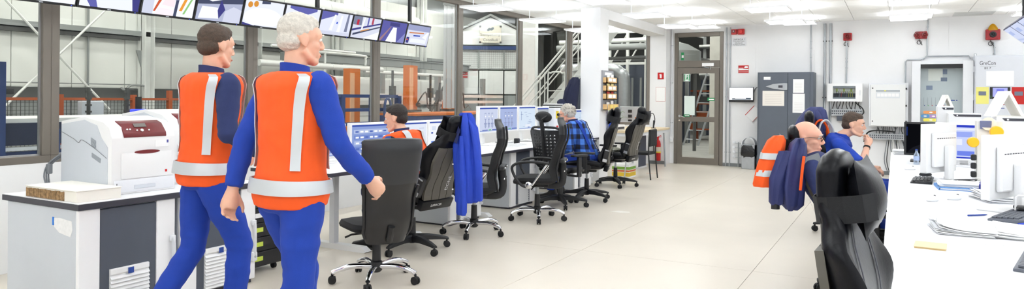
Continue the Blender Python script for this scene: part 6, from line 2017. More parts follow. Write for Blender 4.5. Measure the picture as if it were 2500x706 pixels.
for k, (x0, x1, z, rgb) in enumerate(((.19, .43, .715, (226, 150, 90)), (.15, .29, .645, (84, 150, 206)), (.29, .41, .645, (176, 130, 196)), (.19, .43, .575, (236, 226, 90)), (.19, .45, .5, (190, 52, 44)))):
    bm = BM(); prism(bm, [(p[0], -.275, p[1]) for p in rrect((x0 + x1) / 2, z, x1 - x0, .055, .02)], (0, -.003, 0)); m_ = obj('magnet_strip', bm, mat('strip_%d' % k, rgb, .5), t)
    bm = BM(); lathe(bm, [(.02, 0), (.02, .002)], 10, T((x0 + x1) / 2, -.278, z) @ RX(90) @ Matrix.Diagonal((1.4, .6, 1, 1))); obj('cloud_mark', bm, M_PAPER, m_)
bm = BM(); bx(bm, .62, .68, -.276, -.272, .93, .95); bx(bm, .7, .72, -.276, -.272, .93, .95); obj('blue_sticker', bm, M_BADGE, t)
for z in (.45, 1.0, 1.5):
    bm = BM(); box(bm, (.97, -.28, z), (.02, .03, .1)); obj('hinge', bm, M_STEEL, t)

# alarm control cabinet with lettering
t = thing('alarm_cabinet', 'light grey control cabinet with printed name, small screen and yellow and red sheets', 'control cabinet', (1.24, 15.19, 0))
bm = BM(); bx(bm, 0, .84, -.35, 0, .02, 2.24, .005, seg=1); obj('body', bm, mat('panel_grey', (216, 219, 226), .45, var=.01), t)
bm = BM(); bx(bm, .015, .825, -.365, -.35, .1, 2.22, .004, seg=1); d = obj('door', bm, MATS['panel_grey'], t)
bm = BM(); bx(bm, 0.02, .82, -.33, 0, 0, .02); obj('plinth', bm, M_BLACK, t)
text('lettering', 'GreCon', .1, INK, d, T(.19, -.3656, 2.1) @ FM, sx=.72)
bm = BM(); bx(bm, .08, .31, -.3665, -.365, 2.04, 2.042); obj('underline', bm, INK, d)
text('lettering', 'BS 7', .055, INK, d, T(.19, -.3656, 2.01) @ FM)
bm = BM(); bx(bm, .17, .57, -.367, -.365, 1.7, 1.96); obj('plan_paper', bm, M_PAPER, d)
for x0, x1, rgb, nm in ((.02, .21, (236, 230, 130), 'yellow_sheet'), (.54, .74, (196, 30, 28), 'red_sheet')):
    bm = BM(); bx(bm, x0, x1, -.367, -.365, 1.38, 1.68); s_ = obj(nm, bm, mat(nm, rgb, .6), d)
    bm = BM(); bx(bm, x0 + .04, x1 - .04, -.372, -.367, 1.53, 1.6); obj('module_display', bm, mat('module_grey', (110, 118, 136), .3), s_)
bm = BM(); bx(bm, .225, .52, -.38, -.365, 1.47, 1.68, .003, seg=1); sc_ = obj('touch_screen', bm, M_BLACK, d)
art('screen_picture', [(rc(.265, .48, 1.505, 1.665), (176, 180, 240)), (rc(.32, .43, 1.53, 1.64), (120, 126, 226)), ([(.36, 1.51), (.42, 1.56), (.46, 1.6), (.46, 1.56), (.42, 1.51)], (240, 242, 252)), (rc(.33, .4, 1.57, 1.6), (246, 248, 255))], T(0, -.3805, 0) @ FM, sc_, .9)
for z in (1.52, 1.5):
    bm = BM(); box(bm, (.24, -.381, z), (.01, .003, .01)); obj('status_light', bm, mat('led_green', (90, 190, 110), .4), sc_)
for z, m_ in ((1.395, mat('stripe_green', (40, 120, 70), .5)), (1.365, mat('stripe_red', (160, 50, 50), .5)), (1.3, M_BADGE)):
    bm = BM(); bx(bm, .26, .44, -.367, -.365, z, z + .013); obj('key_strip', bm, m_, d)
for x in (.02, .3, .82):
    bm = BM(); tube(bm, [(x - .015, -.2, 2.24), (x - .015, -.2, 2.28), (x + .015, -.2, 2.28), (x + .015, -.2, 2.24)], .006, 6); obj('lifting_eye', bm, M_STEEL, t, True)
# ceiling access panel near the back wall
bm = BM(); bx(bm, .9, 1.5, 14.35, 14.95, ZC - .006, ZC - .001); tag(obj('ceiling_hatch', bm, mat('hatch_grey', (206, 208, 208), .6)), 'pale grey square panel in the ceiling above the alarm panel', 'ceiling panel')

# left of the door: extinguisher, its sign, framed sheet
t = thing('fire_extinguisher', 'red fire extinguisher hanging on the wall left of the door', 'fire extinguisher', (-4.5, 14.77, .08))
bm = BM(); lathe(bm, [(.055, 0), (.062, .01), (.062, .36), (.05, .42), (.022, .45), (.02, .49)], 18); obj('cylinder', bm, M_RED, t, True)
bm = BM(); lathe(bm, [(.0635, .2), (.0635, .3)], 18); lb_ = obj('label', bm, mat('label_pale', (226, 214, 196), .6), t, True)
bm = BM(); lathe(bm, [(.0645, .17), (.0645, .2)], 18); obj('yellow_band', bm, H_YEL, t, True)
bm = BM(); box(bm, (.0, 0, .5), (.05, .04, .03), .004); tube(bm, [(0, 0, .515), (.07, 0, .55)], .008, 6); tube(bm, [(0, 0, .505), (.08, 0, .52)], .006, 6); obj('valve', bm, M_RED, t)
bm = BM(); tube(bm, arc([(-.03, 0, .5), (-.08, -.02, .45), (-.085, -.02, .3), (-.08, -.02, .15)], 5), .011, 8); obj('hose', bm, M_RUBBER, t, True)
bm = BM(); bx(bm, -.03, .03, .055, .08, .3, .36); obj('bracket', bm, M_BLACK, t)
t = thing('extinguisher_sign', 'small square red sign with white mark above the extinguisher', 'sign', (-4.475, 14.85, 1.92))
bm = BM(); bx(bm, -.068, .068, -.005, 0, -.072, .072); p = obj('plate', bm, M_RED, t)
bm = BM(); prism(bm, [(-.018, -.005, -.05), (.022, -.005, -.05), (.022, -.005, .02), (.012, -.005, .045), (-.03, -.005, .03), (-.03, -.005, .018), (-.018, -.005, .02)], (0, -.0015, 0)); obj('white_mark', bm, M_PAPER, p)
t = thing('wall_frame', 'thin red framed white sheet below the extinguisher sign', 'sign', (-4.475, 14.85, 1.52))
bm = BM(); bx(bm, -.105, .105, -.004, 0, -.155, .155); p = obj('red_border', bm, mat('border_red', (200, 110, 116), .6), t)
bm = BM(); bx(bm, -.1, .1, -.006, -.004, -.15, .15); obj('sheet', bm, M_PAPER, t)
# stickers on the door
t = thing('exit_sign', 'green and white running man sign on the door glass', 'sign', (-3.98, 15.155, 1.89))
bm = BM(); bx(bm, -.07, .07, -.003, 0, -.08, .08); p = obj('plate', bm, mat('sign_white', (236, 246, 240), .5), t)
GR = mat('exit_green', (30, 140, 84), .5)
bm = BM(); bx(bm, -.06, -.04, -.0045, -.003, -.07, .07); bx(bm, .04, .06, -.0045, -.003, -.07, .07); prism(bm, [(-.01, -.003, .02), (.015, -.003, .025), (.02, -.003, -.02), (.03, -.003, -.06), (.018, -.003, -.06), (.005, -.003, -.025), (-.02, -.003, -.05), (-.03, -.003, -.04), (-.005, -.003, -.01)], (0, -.0015, 0)); lathe(bm, [(.012, 0), (.012, .0015)], 10, T(.005, -.003, .045) @ RX(90)); obj('pictogram', bm, GR, p)
for x, z, w_, h_, lb in ((-3.98, 1.06, .13, .05, 'green push sticker beside the door handle'), (-3.46, 1.42, .15, .07, 'green arrow sticker low on the right of the door glass'), (-4.1, 2.36, .06, .17, 'green sticker at the left of the glass over the door')):
    t = thing('door_sticker', lb, 'sticker', (x, 15.15 if z < 2.2 else 15.22, z))
    bm = BM(); bx(bm, -w_ / 2, w_ / 2, -.003, 0, -h_ / 2, h_ / 2); p = obj('sticker', bm, GR, t)
    bm = BM(); bx(bm, -w_ * .3, w_ * .42, -.004, -.003, -h_ * .2, h_ * .15); obj('white_bar', bm, M_PAPER, p)
bm = BM(); bx(bm, -.115, .115, -.002, 0, -.21, .21); o = obj('door_notice', bm, mat('sheet_mint', (226, 238, 232), .7)); o.location = (-3.93, 15.19, 1.28); tag(o, 'pale sheet stuck on the door glass above the handle', 'sheet')

# leaflet rack on the column and things near it
t = thing('leaflet_rack', 'grey wall rack with four wooden trays of cards on the column', 'rack', (-4.4, 11.42, 1.2), 90)
# local: x along +Y of the room, -y out of the column face
bm = BM(); bx(bm, -.26, .26, -.025, 0, .02, .7); obj('back_board', bm, mat('rack_grey', (158, 160, 166), .5), t)
bm = BM(); bx(bm, -.16, .16, -.028, -.025, .62, .67); obj('name_strip', bm, M_PAPER, t)
WD = mat('light_wood', (226, 186, 128), .6, var=.08, scale=8)
for k, z in enumerate((.02, .2, .34, .48)):
    bm = BM(); bx(bm, -.24, .24, -.13 if k == 0 else -.1, -.115 if k == 0 else -.085, z, z + .1); bx(bm, -.24, .24, -.1, -.025, z, z + .012); bx(bm, -.24, -.228, -.1, -.025, z, z + .1); bx(bm, .228, .24, -.1, -.025, z, z + .1); tr = obj('tray', bm, WD, t)
    for j, x in enumerate((-.1, .09)):
        bm = BM(); bx(bm, x - .075, x + .075, -.105 if k else -.135, -.1 if k else -.13, z + .03, z + .085); obj('label_card', bm, M_PAPER if k else mat('label_yellow', (240, 214, 120), .6), tr)
        bm = BM(); bx(bm, x - .06, x + .06, -.07, -.06, z + .01, z + .135 + .02 * j); obj('card', bm, [M_PAPER, M_RED, mat('card_yellow', (240, 230, 170), .7), M_PAPER][k], tr)
bm = BM()
rr = []
for z, f in ((0, 1.0), (-.15, 1.1), (-.32, 1.15), (-.34, 1.0)):
    rr.append([Vector((-4.38 + .02 * math.cos(a) * f + .03, 11.5 + .09 * math.sin(a) * f + .012 * math.sin(5 * a + z * 9), 1.18 + z)) for a in [2 * PI * k / 24 for k in range(24)]])
loft(bm, rr); tag(obj('blue_cloth', bm, M_BLUE, smooth=True), 'bright blue cloth hanging below the leaflet rack', 'cloth')

# far bench by the right window: wooden topped table with machine parts, cable ring
t = thing('work_table', 'long table with pale wooden top under the right window', 'table', (-5.1, 12.25, 0))
bm = BM(); bx(bm, 0, .95, 0, 2.2, .78, .82, .003, seg=1); obj('top', bm, mat('bench_top', (226, 206, 172), .5, var=.06, scale=5), t)
bm = BM(); bx(bm, .02, .93, .02, 2.18, .72, .78); obj('apron', bm, M_GREYW, t)
for x in (.05, .85):
    for y in (.06, 2.1):
        bm = BM(); tube(bm, arc([(x, y, .72), (x + .02, y, .4), (x + .04, y, 0)], 4), .018, 8); obj('leg', bm, M_STEEL, t, True)
t = thing('drawer_cabinet', 'dark blue grey side cabinet with white edges left of the extinguisher', 'cabinet', (-4.55, 13.55, 0))
bm = BM(); bx(bm, -.5, .0, 0, .55, .03, .7, .004, seg=1); obj('body', bm, mat('slate_blue', (70, 76, 94), .5), t)
bm = BM(); bx(bm, -.5, .02, -.02, 0, .0, .71); obj('edge_panel', bm, M_WHITE, t)
bm = BM(); bx(bm, -.5, .02, -.02, .57, .0, .03); obj('base_strip', bm, M_WHITE, t)
bm = BM(); bx(bm, 0, .008, .03, .52, .05, .68, .003, seg=1); obj('door', bm, MATS['slate_blue'], t)
t = thing('side_chair', 'black visitor chair with dark legs behind the empty gaming chair', 'chair', (-3.98, 12.0, 0), 180)
bm = BM(); bx(bm, -.22, .2, -.21, .21, .43, .48, .02); obj('seat', bm, M_FABRIC, t)
bm = BM(); bx(bm, -.25, -.21, -.2, .2, .58, .88, .02); obj('backrest', bm, M_FABRIC, t)
for s in (-1, 1):
    bm = BM(); tube(bm, arc([(-.23, s * .2, .85), (-.22, s * .2, .45), (-.26, s * .2, 0)], 4), .012, 8); obj('leg', bm, M_BLACK, t, True)
    bm = BM(); tube(bm, arc([(.18, s * .2, .44), (.2, s * .2, .2), (.22, s * .2, 0)], 4), .012, 8); obj('leg', bm, M_ALU, t, True)
t = thing('goose_neck', 'black bent cable ring with a grip standing on the table under the right window', 'microphone', (-4.3, 13.7, .82))
bm = BM(); tube(bm, [(.0, .19 * math.cos(a), .16 + .15 * math.sin(a)) for a in [R(-60 + 25 * k) for k in range(11)]], .008, 7); obj('ring', bm, M_CABLE, t, True)
bm = BM(); cyl(bm, (0, .1, 0), (0, .12, .16), .016); obj('grip', bm, M_BLACK, t, True)
bm = BM(); cyl(bm, (0, .1, 0), (0, .1, .012), .05, seg=16); obj('foot', bm, M_BLACK, t, True)
t = thing('carton', 'printed carton box with yellow and green stripes under the empty gaming chair', 'carton', (-4.45, 11.85, 0))
bm = BM(); bx(bm, 0, .32, 0, .36, 0, .24, .003, seg=1); obj('box', bm, M_PAPER, t)
for z0, z1, m_ in ((.15, .2, mat('green_stripe', (130, 176, 70), .6)), (.03, .1, mat('yellow_stripe', (236, 200, 60), .6)), (.11, .14, mat('orange_stripe', (220, 110, 50), .6))):
    bm = BM(); bx(bm, -.001, .321, -.001, .361, z0, z1); obj('stripe', bm, m_, t)
# equipment on the shelf behind the empty chair
t = thing('printer_device', 'black flat printing device with grey front on the table by the column', 'device', (-4.75, 12.5, .82))
bm = BM(); bx(bm, -.25, .2, -.2, .3, 0, .1, .01); obj('body', bm, M_BEIGEP, t)
bm = BM(); bx(bm, .2, .205, -.15, .25, .02, .06); obj('front_slot', bm, M_DARK, t)
bm = BM(); ball(bm, (0, 0, .05), (.15, .14, .045), u=24, v=14)
for v in bm.verts:
    v.co += Vector(noise.noise_vector(v.co * 18)) * .035
    v.co.z = max(v.co.z, 0.004)
o = obj('folded_jacket', bm, mat('khaki_grey', (132, 132, 118), .85, var=.2, scale=14), smooth=True); o.location = (-4.05, 10.72, .54); tag(o, 'crumpled khaki grey jacket lying on the seat of the empty gaming chair', 'jacket')
# ================================================================== right row of desks
DX0, DX1 = -.04, 1.55
for y0, y1, lb in ((.9, 3.855, 'white desk nearest the camera at lower right'), (3.865, 7.0, 'white desk behind the first, with papers and keyboards'), (7.005, 10.2, 'white desk at the far end of the right row, by the young man')):
    t = thing('desk', lb, 'desk', (DX0, y0, 0), 0, 'right row of desks')
    L = y1 - y0
    bm = BM(); bx(bm, 0, DX1 - DX0, 0, L, .72, .757, .002, seg=1); obj('edge', bm, M_GREYW, t)
    bm = BM(); bx(bm, .001, DX1 - DX0 - .001, .001, L - .001, .757, .76); obj('top', bm, M_TOP, t)
    bm = BM(); bx(bm, .85, .88, .05, L - .05, .25, .72); obj('modesty_panel', bm, M_LGREY, t)
    for fy in (.45, L - .4):
        bm = BM(); bx(bm, .62, .7, fy - .03, fy + .03, .05, .72); obj('leg', bm, M_GREYW, t)
        bm = BM(); bx(bm, .15, 1.4, fy - .04, fy + .04, 0, .05, .01); obj('foot', bm, M_BEIGEP, t)
DZ = .76
KG = mat('keyboard_grey', (96, 100, 110), .5)
make_keyboard('dark grey keyboard at the right picture edge on the nearest desk', (.55, 3.5, DZ), 168, KG, 'keyboards on the right desks', .46, .2)
make_keyboard('dark grey keyboard with cables beside the paper stacks', (.62, 4.82, DZ), 160, KG, 'keyboards on the right desks', .46, .19)
make_keyboard('thin black keyboard seen edge-on before the monitor back', (.2, 6.6, DZ), 176, M_BLACK, 'keyboards on the right desks', .4, .15)
make_mouse('white mouse on the right desk, nearer the desk edge', (.22, 5.35, DZ), 60, M_BEIGEP, 'mice on the right desks')
make_mouse('white mouse on the right desk, nearer the monitor', (.35, 5.5, DZ), 40, M_BEIGEP, 'mice on the right desks')
make_mouse('black mouse below the monitor back', (.24, 7.12, DZ), 30, M_BLACK, 'mice on the right desks')
make_mouse('white mouse at the far left edge of the right desk', (.13, 7.66, DZ), 30, M_BEIGEP, 'mice on the right desks')
# tan booklet with an elastic rule beside it
t = thing('booklet', 'tan paper booklet lying on the nearest white desk', 'booklet', (.145, 3.66, DZ), -4)
bm = BM(); box(bm, (0, 0, .003), (.12, .14, .006)); obj('pages', bm, mat('tan_pages', (206, 178, 128), .8), t)
bm = BM(); box(bm, (0, 0, .008), (.125, .145, .003), .001, seg=1); obj('cover', bm, mat('tan_cover', (226, 206, 164), .8), t)
bm = BM(); bx(bm, -.1, .16, -.004, .004, 0, .002); o = obj('ruler', bm, M_GREYW); o.location = (.16, 3.54, DZ); o.rotation_euler = (0, 0, R(-8)); tag(o, 'thin clear ruler beside the tan booklet', 'ruler')


def paper_stack(label, loc, rz, n, w_=.22, d=.3, curl=.0, seed=1, group='paper stacks on the right desks'):
    t = thing('paper_stack', label, 'papers', loc, rz, group)
    rnd = random.Random(seed)
    for k in range(n):
        bm = BM(); z = k * .0045
        rr = []
        for i in range(7):
            f = i / 6
            up = curl * (1 - f) ** 3 * (k + 1) / n
            x = -w_ / 2 + w_ * f
            rr.append([Vector((x, -d / 2, z + up)), Vector((x, d / 2, z + up)), Vector((x, d / 2, z + .004 + up)), Vector((x, -d / 2, z + .004 + up))])
        loft(bm, rr); o = obj('sheet', bm, M_PAPER if k % 3 else mat('paper_grey', (222, 224, 228), .8), t)
        o.location = (rnd.uniform(-.012, .012), rnd.uniform(-.012, .012), 0); o.rotation_euler = (0, 0, R(rnd.uniform(-6, 6)))
    return t


paper_stack('curled white paper stack in the middle of the right desk', (.3, 4.17, DZ), 4, 7, .24, .3, .03, 1)
paper_stack('wide white paper stack at the right picture edge', (.56, 4.2, DZ), -3, 6, .26, .34, .012, 2)
paper_stack('white papers over a blue binder in front of the monitor stand', (.43, 6.25, DZ + .022), 2, 5, .26, .3, .0, 3)
t = thing('binder', 'light blue ring binder under the white papers', 'binder', (.43, 6.22, DZ), 3)
bm = BM(); bx(bm, -.15, .15, -.17, .17, 0, .004); bx(bm, -.15, .15, -.17, .17, .016, .02); bx(bm, -.15, -.146, -.17, .17, .004, .016); obj('cover', bm, mat('binder_blue', (96, 146, 206), .5), t)
bm = BM(); bx(bm, -.14, .14, -.165, .165, .005, .015); obj('pages', bm, M_PAPER, t)
paper_stack('untidy papers below the second monitor back', (.62, 5.62, DZ), 12, 9, .26, .34, .02, 5)
paper_stack('thick paper pile at the far end of the right desk', (.1, 9.9, DZ), 0, 12, .22, .3, 0, 6)
t = thing('stapler', 'dark navy stapler beside the papers on the right desk', 'stapler', (.57, 6.15, DZ), 80)
bm = BM(); prism(bm, [(-.07, -.02, 0), (.07, -.02, 0), (.07, -.02, .012), (-.06, -.02, .02)], (0, .04, 0)); obj('base', bm, M_NAVY, t)
bm = BM(); prism(bm, [(-.07, -.018, .02), (-.02, -.018, .025), (.07, -.018, .04), (.07, -.018, .055), (.0, -.018, .07), (-.07, -.018, .055)], (0, .036, 0), bev=.004); obj('arm', bm, mat('navy_plastic', (40, 46, 130), .35), t)
t = thing('pen', 'blue ballpoint pen lying on the right desk', 'pen', (.415, 4.78, DZ), 42)
bm = BM(); tube(bm, [(-.06, 0, .006), (.05, 0, .006), (.065, 0, .006), (.075, 0, .006)], [.005, .005, .004, .0012], 8); obj('barrel', bm, mat('pen_blue', (30, 64, 150), .3), t, True)
bm = BM(); bx(bm, -.058, -.02, -.001, .001, .011, .013); obj('clip', bm, M_CHROME, t)
t = thing('blue_folder', 'bright blue folder at the right picture edge behind the keyboard', 'folder', (.74, 4.62, DZ), 5)
bm = BM(); rr = [[Vector((x, y, z)) for y, z in ((-.1, 0), (.1, 0), (.1, .004 + .03 * math.sin(PI * (x + .16) / .32)), (-.1, .004 + .03 * math.sin(PI * (x + .16) / .32)))] for x in (-.16, -.1, -.04, .04, .1, .16)]; loft(bm, rr); obj('cover', bm, mat('folder_blue', (40, 70, 200), .4), t)
bm = BM(); bx(bm, -.14, .14, -.09, .09, .0, .0035); obj('sheets', bm, M_PAPER, t)
# tape dispenser / white metal desk stand
t = thing('desk_stand', 'small white metal stand with black base at the right picture edge', 'stand', (.68, 4.98, DZ), 10)
bm = BM(); tube(bm, [(-.06, 0, 0), (-.06, 0, .1), (-.05, 0, .11), (.05, 0, .11), (.06, 0, .1), (.06, 0, 0)], .007, 8); obj('hoop', bm, M_BEIGEP, t, True)
bm = BM(); bx(bm, -.06, .06, -.05, .05, .03, .05, .006); obj('shelf', bm, M_BLACK, t)
bm = BM(); cyl(bm, (0, 0, .05), (0, 0, .09), .014); obj('peg', bm, M_GCABLE, t, True)

# monitors with their backs to the camera
UIB = ui(31, (196, 208, 244), 'forms')
make_monitor('monitor', 'white monitor turned away, its back and stand in front of the black monitor', (.3, 6.8, DZ), 152, .5, .4, UIB, stand=.07, group='monitors on the right desks')
make_monitor('monitor', 'white monitor turned away at the right picture edge', (.56, 5.13, DZ), 152, .5, .38, UIB, stand=.08, group='monitors on the right desks')
make_monitor('monitor', 'white monitor with blue screen facing the camera on the right desk', (.6, 8.38, DZ), -104, .48, .38, [(rc(0, 1, 0, 1), (196, 206, 246)), (rc(0, 1, .93, 1), (50, 66, 190)), (rc(0, 1, .84, .9), (226, 230, 250)), (rc(.04, .7, .64, .8), (150, 166, 236)), (rc(.04, .5, .4, .58), (226, 230, 252)), (rc(.04, .3, .12, .2), (70, 90, 210)), (rc(.4, .95, .08, .22), (110, 130, 226)), (rc(0, 1, 0, .04), (50, 66, 190))], stand=.06, group='monitors on the right desks', gain=.9)
make_monitor('monitor', 'black monitor with dark screen left of the blue screen', (.27, 8.75, DZ), -92, .36, .36, [(rc(0, 1, 0, 1), (18, 19, 24)), ([(0, 0), (.3, 0), (1, .5), (1, .56), (.2, .2)], (36, 38, 46)), (rc(0, .04, .6, .9), (40, 60, 130))], stand=.07, group='monitors on the right desks', case=M_BLACK, gain=.5)
make_monitor('monitor', 'second white monitor turned away, close to the right picture edge', (.82, 5.85, DZ), 150, .45, .36, UIB, stand=.1, group='monitors on the right desks')
# control pillar with yellow capped switches
t = thing('control_pillar', 'white control pillar with two yellow capped switches and a small display', 'control panel', (.68, 7.02, DZ))
bm = BM(); bx(bm, -.08, .1, -.06, .12, 0, .5, .006); obj('body', bm, mat('pillar_cream', (232, 231, 226), .5), t)
YC = mat('yellow_cap', (250, 190, 20), .35)
for x, z, r in ((-.11, .32, .042), (.05, .41, .048)):
    bm = BM(); lathe(bm, [(r * .9, 0), (r, .01), (r, .085), (r * .9, .095)], 18, T(x, -.06, z) @ RX(90)); obj('yellow_switch', bm, YC, t, True)
    bm = BM(); lathe(bm, [(r * .5, -.0), (r * .5, .03)], 12, T(x, -.03, z) @ RX(90)); obj('switch_neck', bm, M_BLACK, t, True)
bm = BM(); bx(bm, -.06, .02, -.09, -.06, .43, .5, .004, seg=1); obj('small_display', bm, mat('display_violet', (110, 116, 150), .3), t)
bm = BM(); lathe(bm, [(.02, 0), (.055, .004), (.055, .02)], 18, T(.0, -.065, .47) @ RX(80)); obj('round_disc', bm, mat('disc_cream', (236, 226, 206), .5), t, True)
for z in (.06, .14, .22):
    bm = BM(); lathe(bm, [(.014, 0), (.014, .02)], 10, T(.06, -.06, z) @ RX(90)); obj('knob', bm, M_GREYW if z != .22 else M_BLACK, t, True)
for z in (.05, .12, .19):
    bm = BM(); box(bm, (-.1, -.05, z), (.04, .05, .05), .01); obj('connector', bm, M_BLACK, t)


def tower(label, loc, w_, d, h_, rz=0):
    t = thing('computer_tower', label, 'computer', loc, rz, 'white computer cases on the right desk')
    bm = BM(); bx(bm, -w_ / 2, w_ / 2, -d / 2, d / 2, 0, h_, .006); obj('case', bm, M_BEIGEP, t)
    bm = BM(); prism(bm, [(-w_ / 2 + .04, -d / 2 - .004, h_ - .012), (-w_ / 2 + .06, -d / 2 - .004, h_ - .035), (w_ / 2 - .005, -d / 2 - .004, h_ - .035), (w_ / 2 - .005, -d / 2 - .004, h_ - .012)], (0, .004, 0)); s = obj('dark_strip', bm, M_DARK, t)
    bm = BM(); lathe(bm, [(.008, 0), (.008, .002)], 10, T(-w_ / 2 + .08, -d / 2 - .005, h_ - .023) @ RX(90)); obj('power_button', bm, M_WHITE, s)
    bm = BM()
    for k in range(6):
        bx(bm, -w_ / 2 - .002, -w_ / 2, -d / 2 + .05 + k * .03, -d / 2 + .065 + k * .03, h_ * .5, h_ * .8)
    obj('side_vent', bm, M_LGREY, t, kind='stuff')
    return t


tower('big white computer case at the right picture edge below the cardboard tent', (.92, 7.4, DZ), .32, .4, .53)
tower('white computer case behind the blue screen monitor', (.66, 9.1, DZ), .3, .4, .53)
tower('smaller white case with open slots left of the yellow handle', (.5, 9.35, DZ), .16, .3, .6)


def tent(label, loc, w_, h_, d, rz):
    t = thing('cardboard_tent', label, 'cardboard stand', loc, rz, 'folded cardboard tents')
    for s in (-1, 1):
        bm = BM(); prism(bm, [(s * w_ / 2, -d / 2, 0), (s * w_ / 2 - s * .025, -d / 2, 0), (0 - s * .006, -d / 2, h_ - .02), (s * .012, -d / 2, h_)], (0, d, 0)); obj('side', bm, mat('cardboard_white', (244, 241, 234), .7), t)
    bm = BM(); bx(bm, -w_ / 2 + .02, w_ / 2 - .02, -d / 2, d / 2, 0, .006); obj('bottom', bm, MATS['cardboard_white'], t)
    return t


tent('large folded cardboard tent on the big computer case', (.83, 7.36, DZ + .531), .24, .22, .2, 14)
tent('small folded cardboard tent on the smaller white case', (.5, 9.32, DZ + .601), .13, .13, .16, 10)
# bottle and glasses tray at the far end, cables
t = thing('water_bottle', 'clear plastic water bottle lying by the black monitor', 'bottle', (.2, 8.35, DZ))
t.scale = (.8, .8, .7)
bm = BM(); lathe(bm, [(.0, 0), (.033, .002), (.034, .02), (.032, .08), (.034, .14), (.014, .19), (.013, .21)], 16); obj('body', bm, mat('clear_blue', (206, 222, 240), .1, trans=.8), t, True)
bm = BM(); lathe(bm, [(.015, .21), (.015, .228)], 12); obj('cap', bm, M_BADGE, t, True)
bm = BM(); lathe(bm, [(.0345, .06), (.0345, .12)], 16); obj('label', bm, mat('bottle_label', (170, 190, 224), .5), t, True)
rnd = random.Random(4)
for k in range(8):
    x, y = .4 + rnd.random() * .3, 6.5 + rnd.random() * .5
    bm = BM(); tube(bm, arc([(x, y, DZ + .012), (x + rnd.uniform(-.12, .12), y + rnd.uniform(-.1, .1), DZ + .03), (x + rnd.uniform(-.2, .2), y + rnd.uniform(-.2, .2), DZ + .02), (x + rnd.uniform(-.2, .2), y + rnd.uniform(-.25, .25), DZ + .008)], 5), .004, 5)
    tag(obj('cable', bm, M_CABLE if k % 2 else M_PAPER), ('black' if k % 2 else 'white') + ' cable tangled on the right desk behind the monitor stand', 'cable', ('black' if k % 2 else 'white') + ' cables on the right desk')

# hanging screens on the right
t0_ = ['at its far end', 'second from its far end', 'third from its far end', 'fourth from its far end', 'fifth from its far end', 'sixth from its far end']
for k in range(6):
    yc = 10.0 - (k + .5) * .521
    t = thing('hanging_screen', 'pale blue hanging screen of the right row, ' + t0_[k], 'screen', (1.31, yc, 2.1), 0, 'hanging screens over the right desks')
    Mt = RY(-50)
    bm = BM(); bx(bm, 0, .04, -.258, .258, 0, .26, .004, M=Mt, seg=1); obj('case', bm, mat('screen_case_blue', (40, 44, 90), .4), t)
    art('screen_picture', [(rc(-.245, .245, .012, .248), (206, 214, 240)), (rc(-.2, .0, .14, .2), (176, 190, 230)), ([(-.2, .05), (.2, .03), (.2, .05), (-.2, .08)], (186, 198, 232))], Mt @ face_m((-.001, 0, 0), (0, -1, 0), (0, 0, 1)), t, .9)
    bm = BM(); bx(bm, .04, .07, -.05, .05, .08, .18, M=Mt); obj('mount_plate', bm, M_BLACK, t)
t = thing('screen_rail', 'black ceiling rail with poles carrying the right hanging screens', 'rail', (1.25, 0, 0))
bm = BM(); bx(bm, -.02, .02, 6.9, 9.9, 2.26, 2.3); obj('lower_rail', bm, M_BLACK, t)
for y in (7.3, 9.5):
    bm = BM(); bx(bm, -.02, .02, y - .02, y + .02, 2.3, ZC - .005); obj('drop_pole', bm, M_BLACK, t)

# ================================================================== jackets and clothes
M_LNAVY = mat('jacket_navy', (44, 52, 104), .6, var=.08, scale=6, bump=.15, bscale=40)


def cloth_col(bm, c, prof, amp=.012, k1=5, k2=11, n=40, seed=0, tw=0.0, turn=0.0):
    """hanging cloth: list of (z, half width along local x, half depth, dx, dy)"""
    rr = []
    for z, a, b_, dx, dy in prof:
        ring = []
        for q in range(n):
            an = 2 * PI * q / n
            r = 1 + (amp / max(a, .02)) * (math.sin(k1 * an + seed + z * 3) + .5 * math.sin(k2 * an + seed * 2.1 - z * 5))
            x, y = a * r * math.cos(an), b_ * r * math.sin(an)
            cr, sr = math.cos(turn), math.sin(turn)
            ring.append(Vector((c[0] + dx + x * cr - y * sr, c[1] + dy + x * sr + y * cr, c[2] + z)))
        rr.append(ring)
    loft(bm, rr)
    return bm


# bright blue work jacket over the occupied gaming chair
t = thing('work_jacket', 'bright blue work jacket hung over the back of the gaming chair', 'jacket', (-3.3, 5.18, .03))
JB = mat('jacket_blue', (36, 70, 190), .75, var=.1, scale=7, bump=.1, bscale=60)
bm = BM(); cloth_col(bm, (0, 0, 0), [(.46, .085, .055, .0, 0), (.48, .1, .07, 0, 0), (.6, .1, .075, .0, 0), (.8, .1, .08, 0, 0), (1.0, .1, .08, -.005, 0), (1.13, .09, .07, -.01, 0), (1.2, .07, .055, -.012, 0), (1.25, .035, .03, -.015, 0)], .017, 5, 9, turn=.5); obj('body', bm, JB, t, True)
bm = BM(); cloth_col(bm, (.08, .02, 0), [(.48, .035, .04, .03, 0), (.5, .045, .045, .03, 0), (.75, .05, .05, .02, 0), (.95, .05, .05, -.005, 0), (1.12, .045, .045, -.03, -.01), (1.19, .025, .025, -.06, -.02)], .008, 3, 7, 24, 1.2); obj('sleeve', bm, JB, t, True)
bm = BM(); cloth_col(bm, (.01, -.08, 0), [(.36, .035, .03, .0, 0), (.38, .045, .04, .0, 0), (.6, .045, .04, .0, 0), (.85, .04, .035, -.01, 0), (1.05, .035, .03, -.02, .02)], .008, 3, 7, 24, 2.2); obj('sleeve', bm, JB, t, True)
bm = BM(); prism(bm, [(-.075, -.075, 1.2), (-.01, -.095, 1.1), (-.04, -.1, .98), (-.085, -.09, 1.0), (-.1, -.08, 1.1)], (.01, -.012, 0)); obj('collar', bm, M_LNAVY, t)
for z in (1.0, .8, .58):
    bm = BM(); lathe(bm, [(.007, 0), (.007, .006)], 10, T(-.085, -.085, z) @ RX(90)); obj('button', bm, M_PAPER, t)
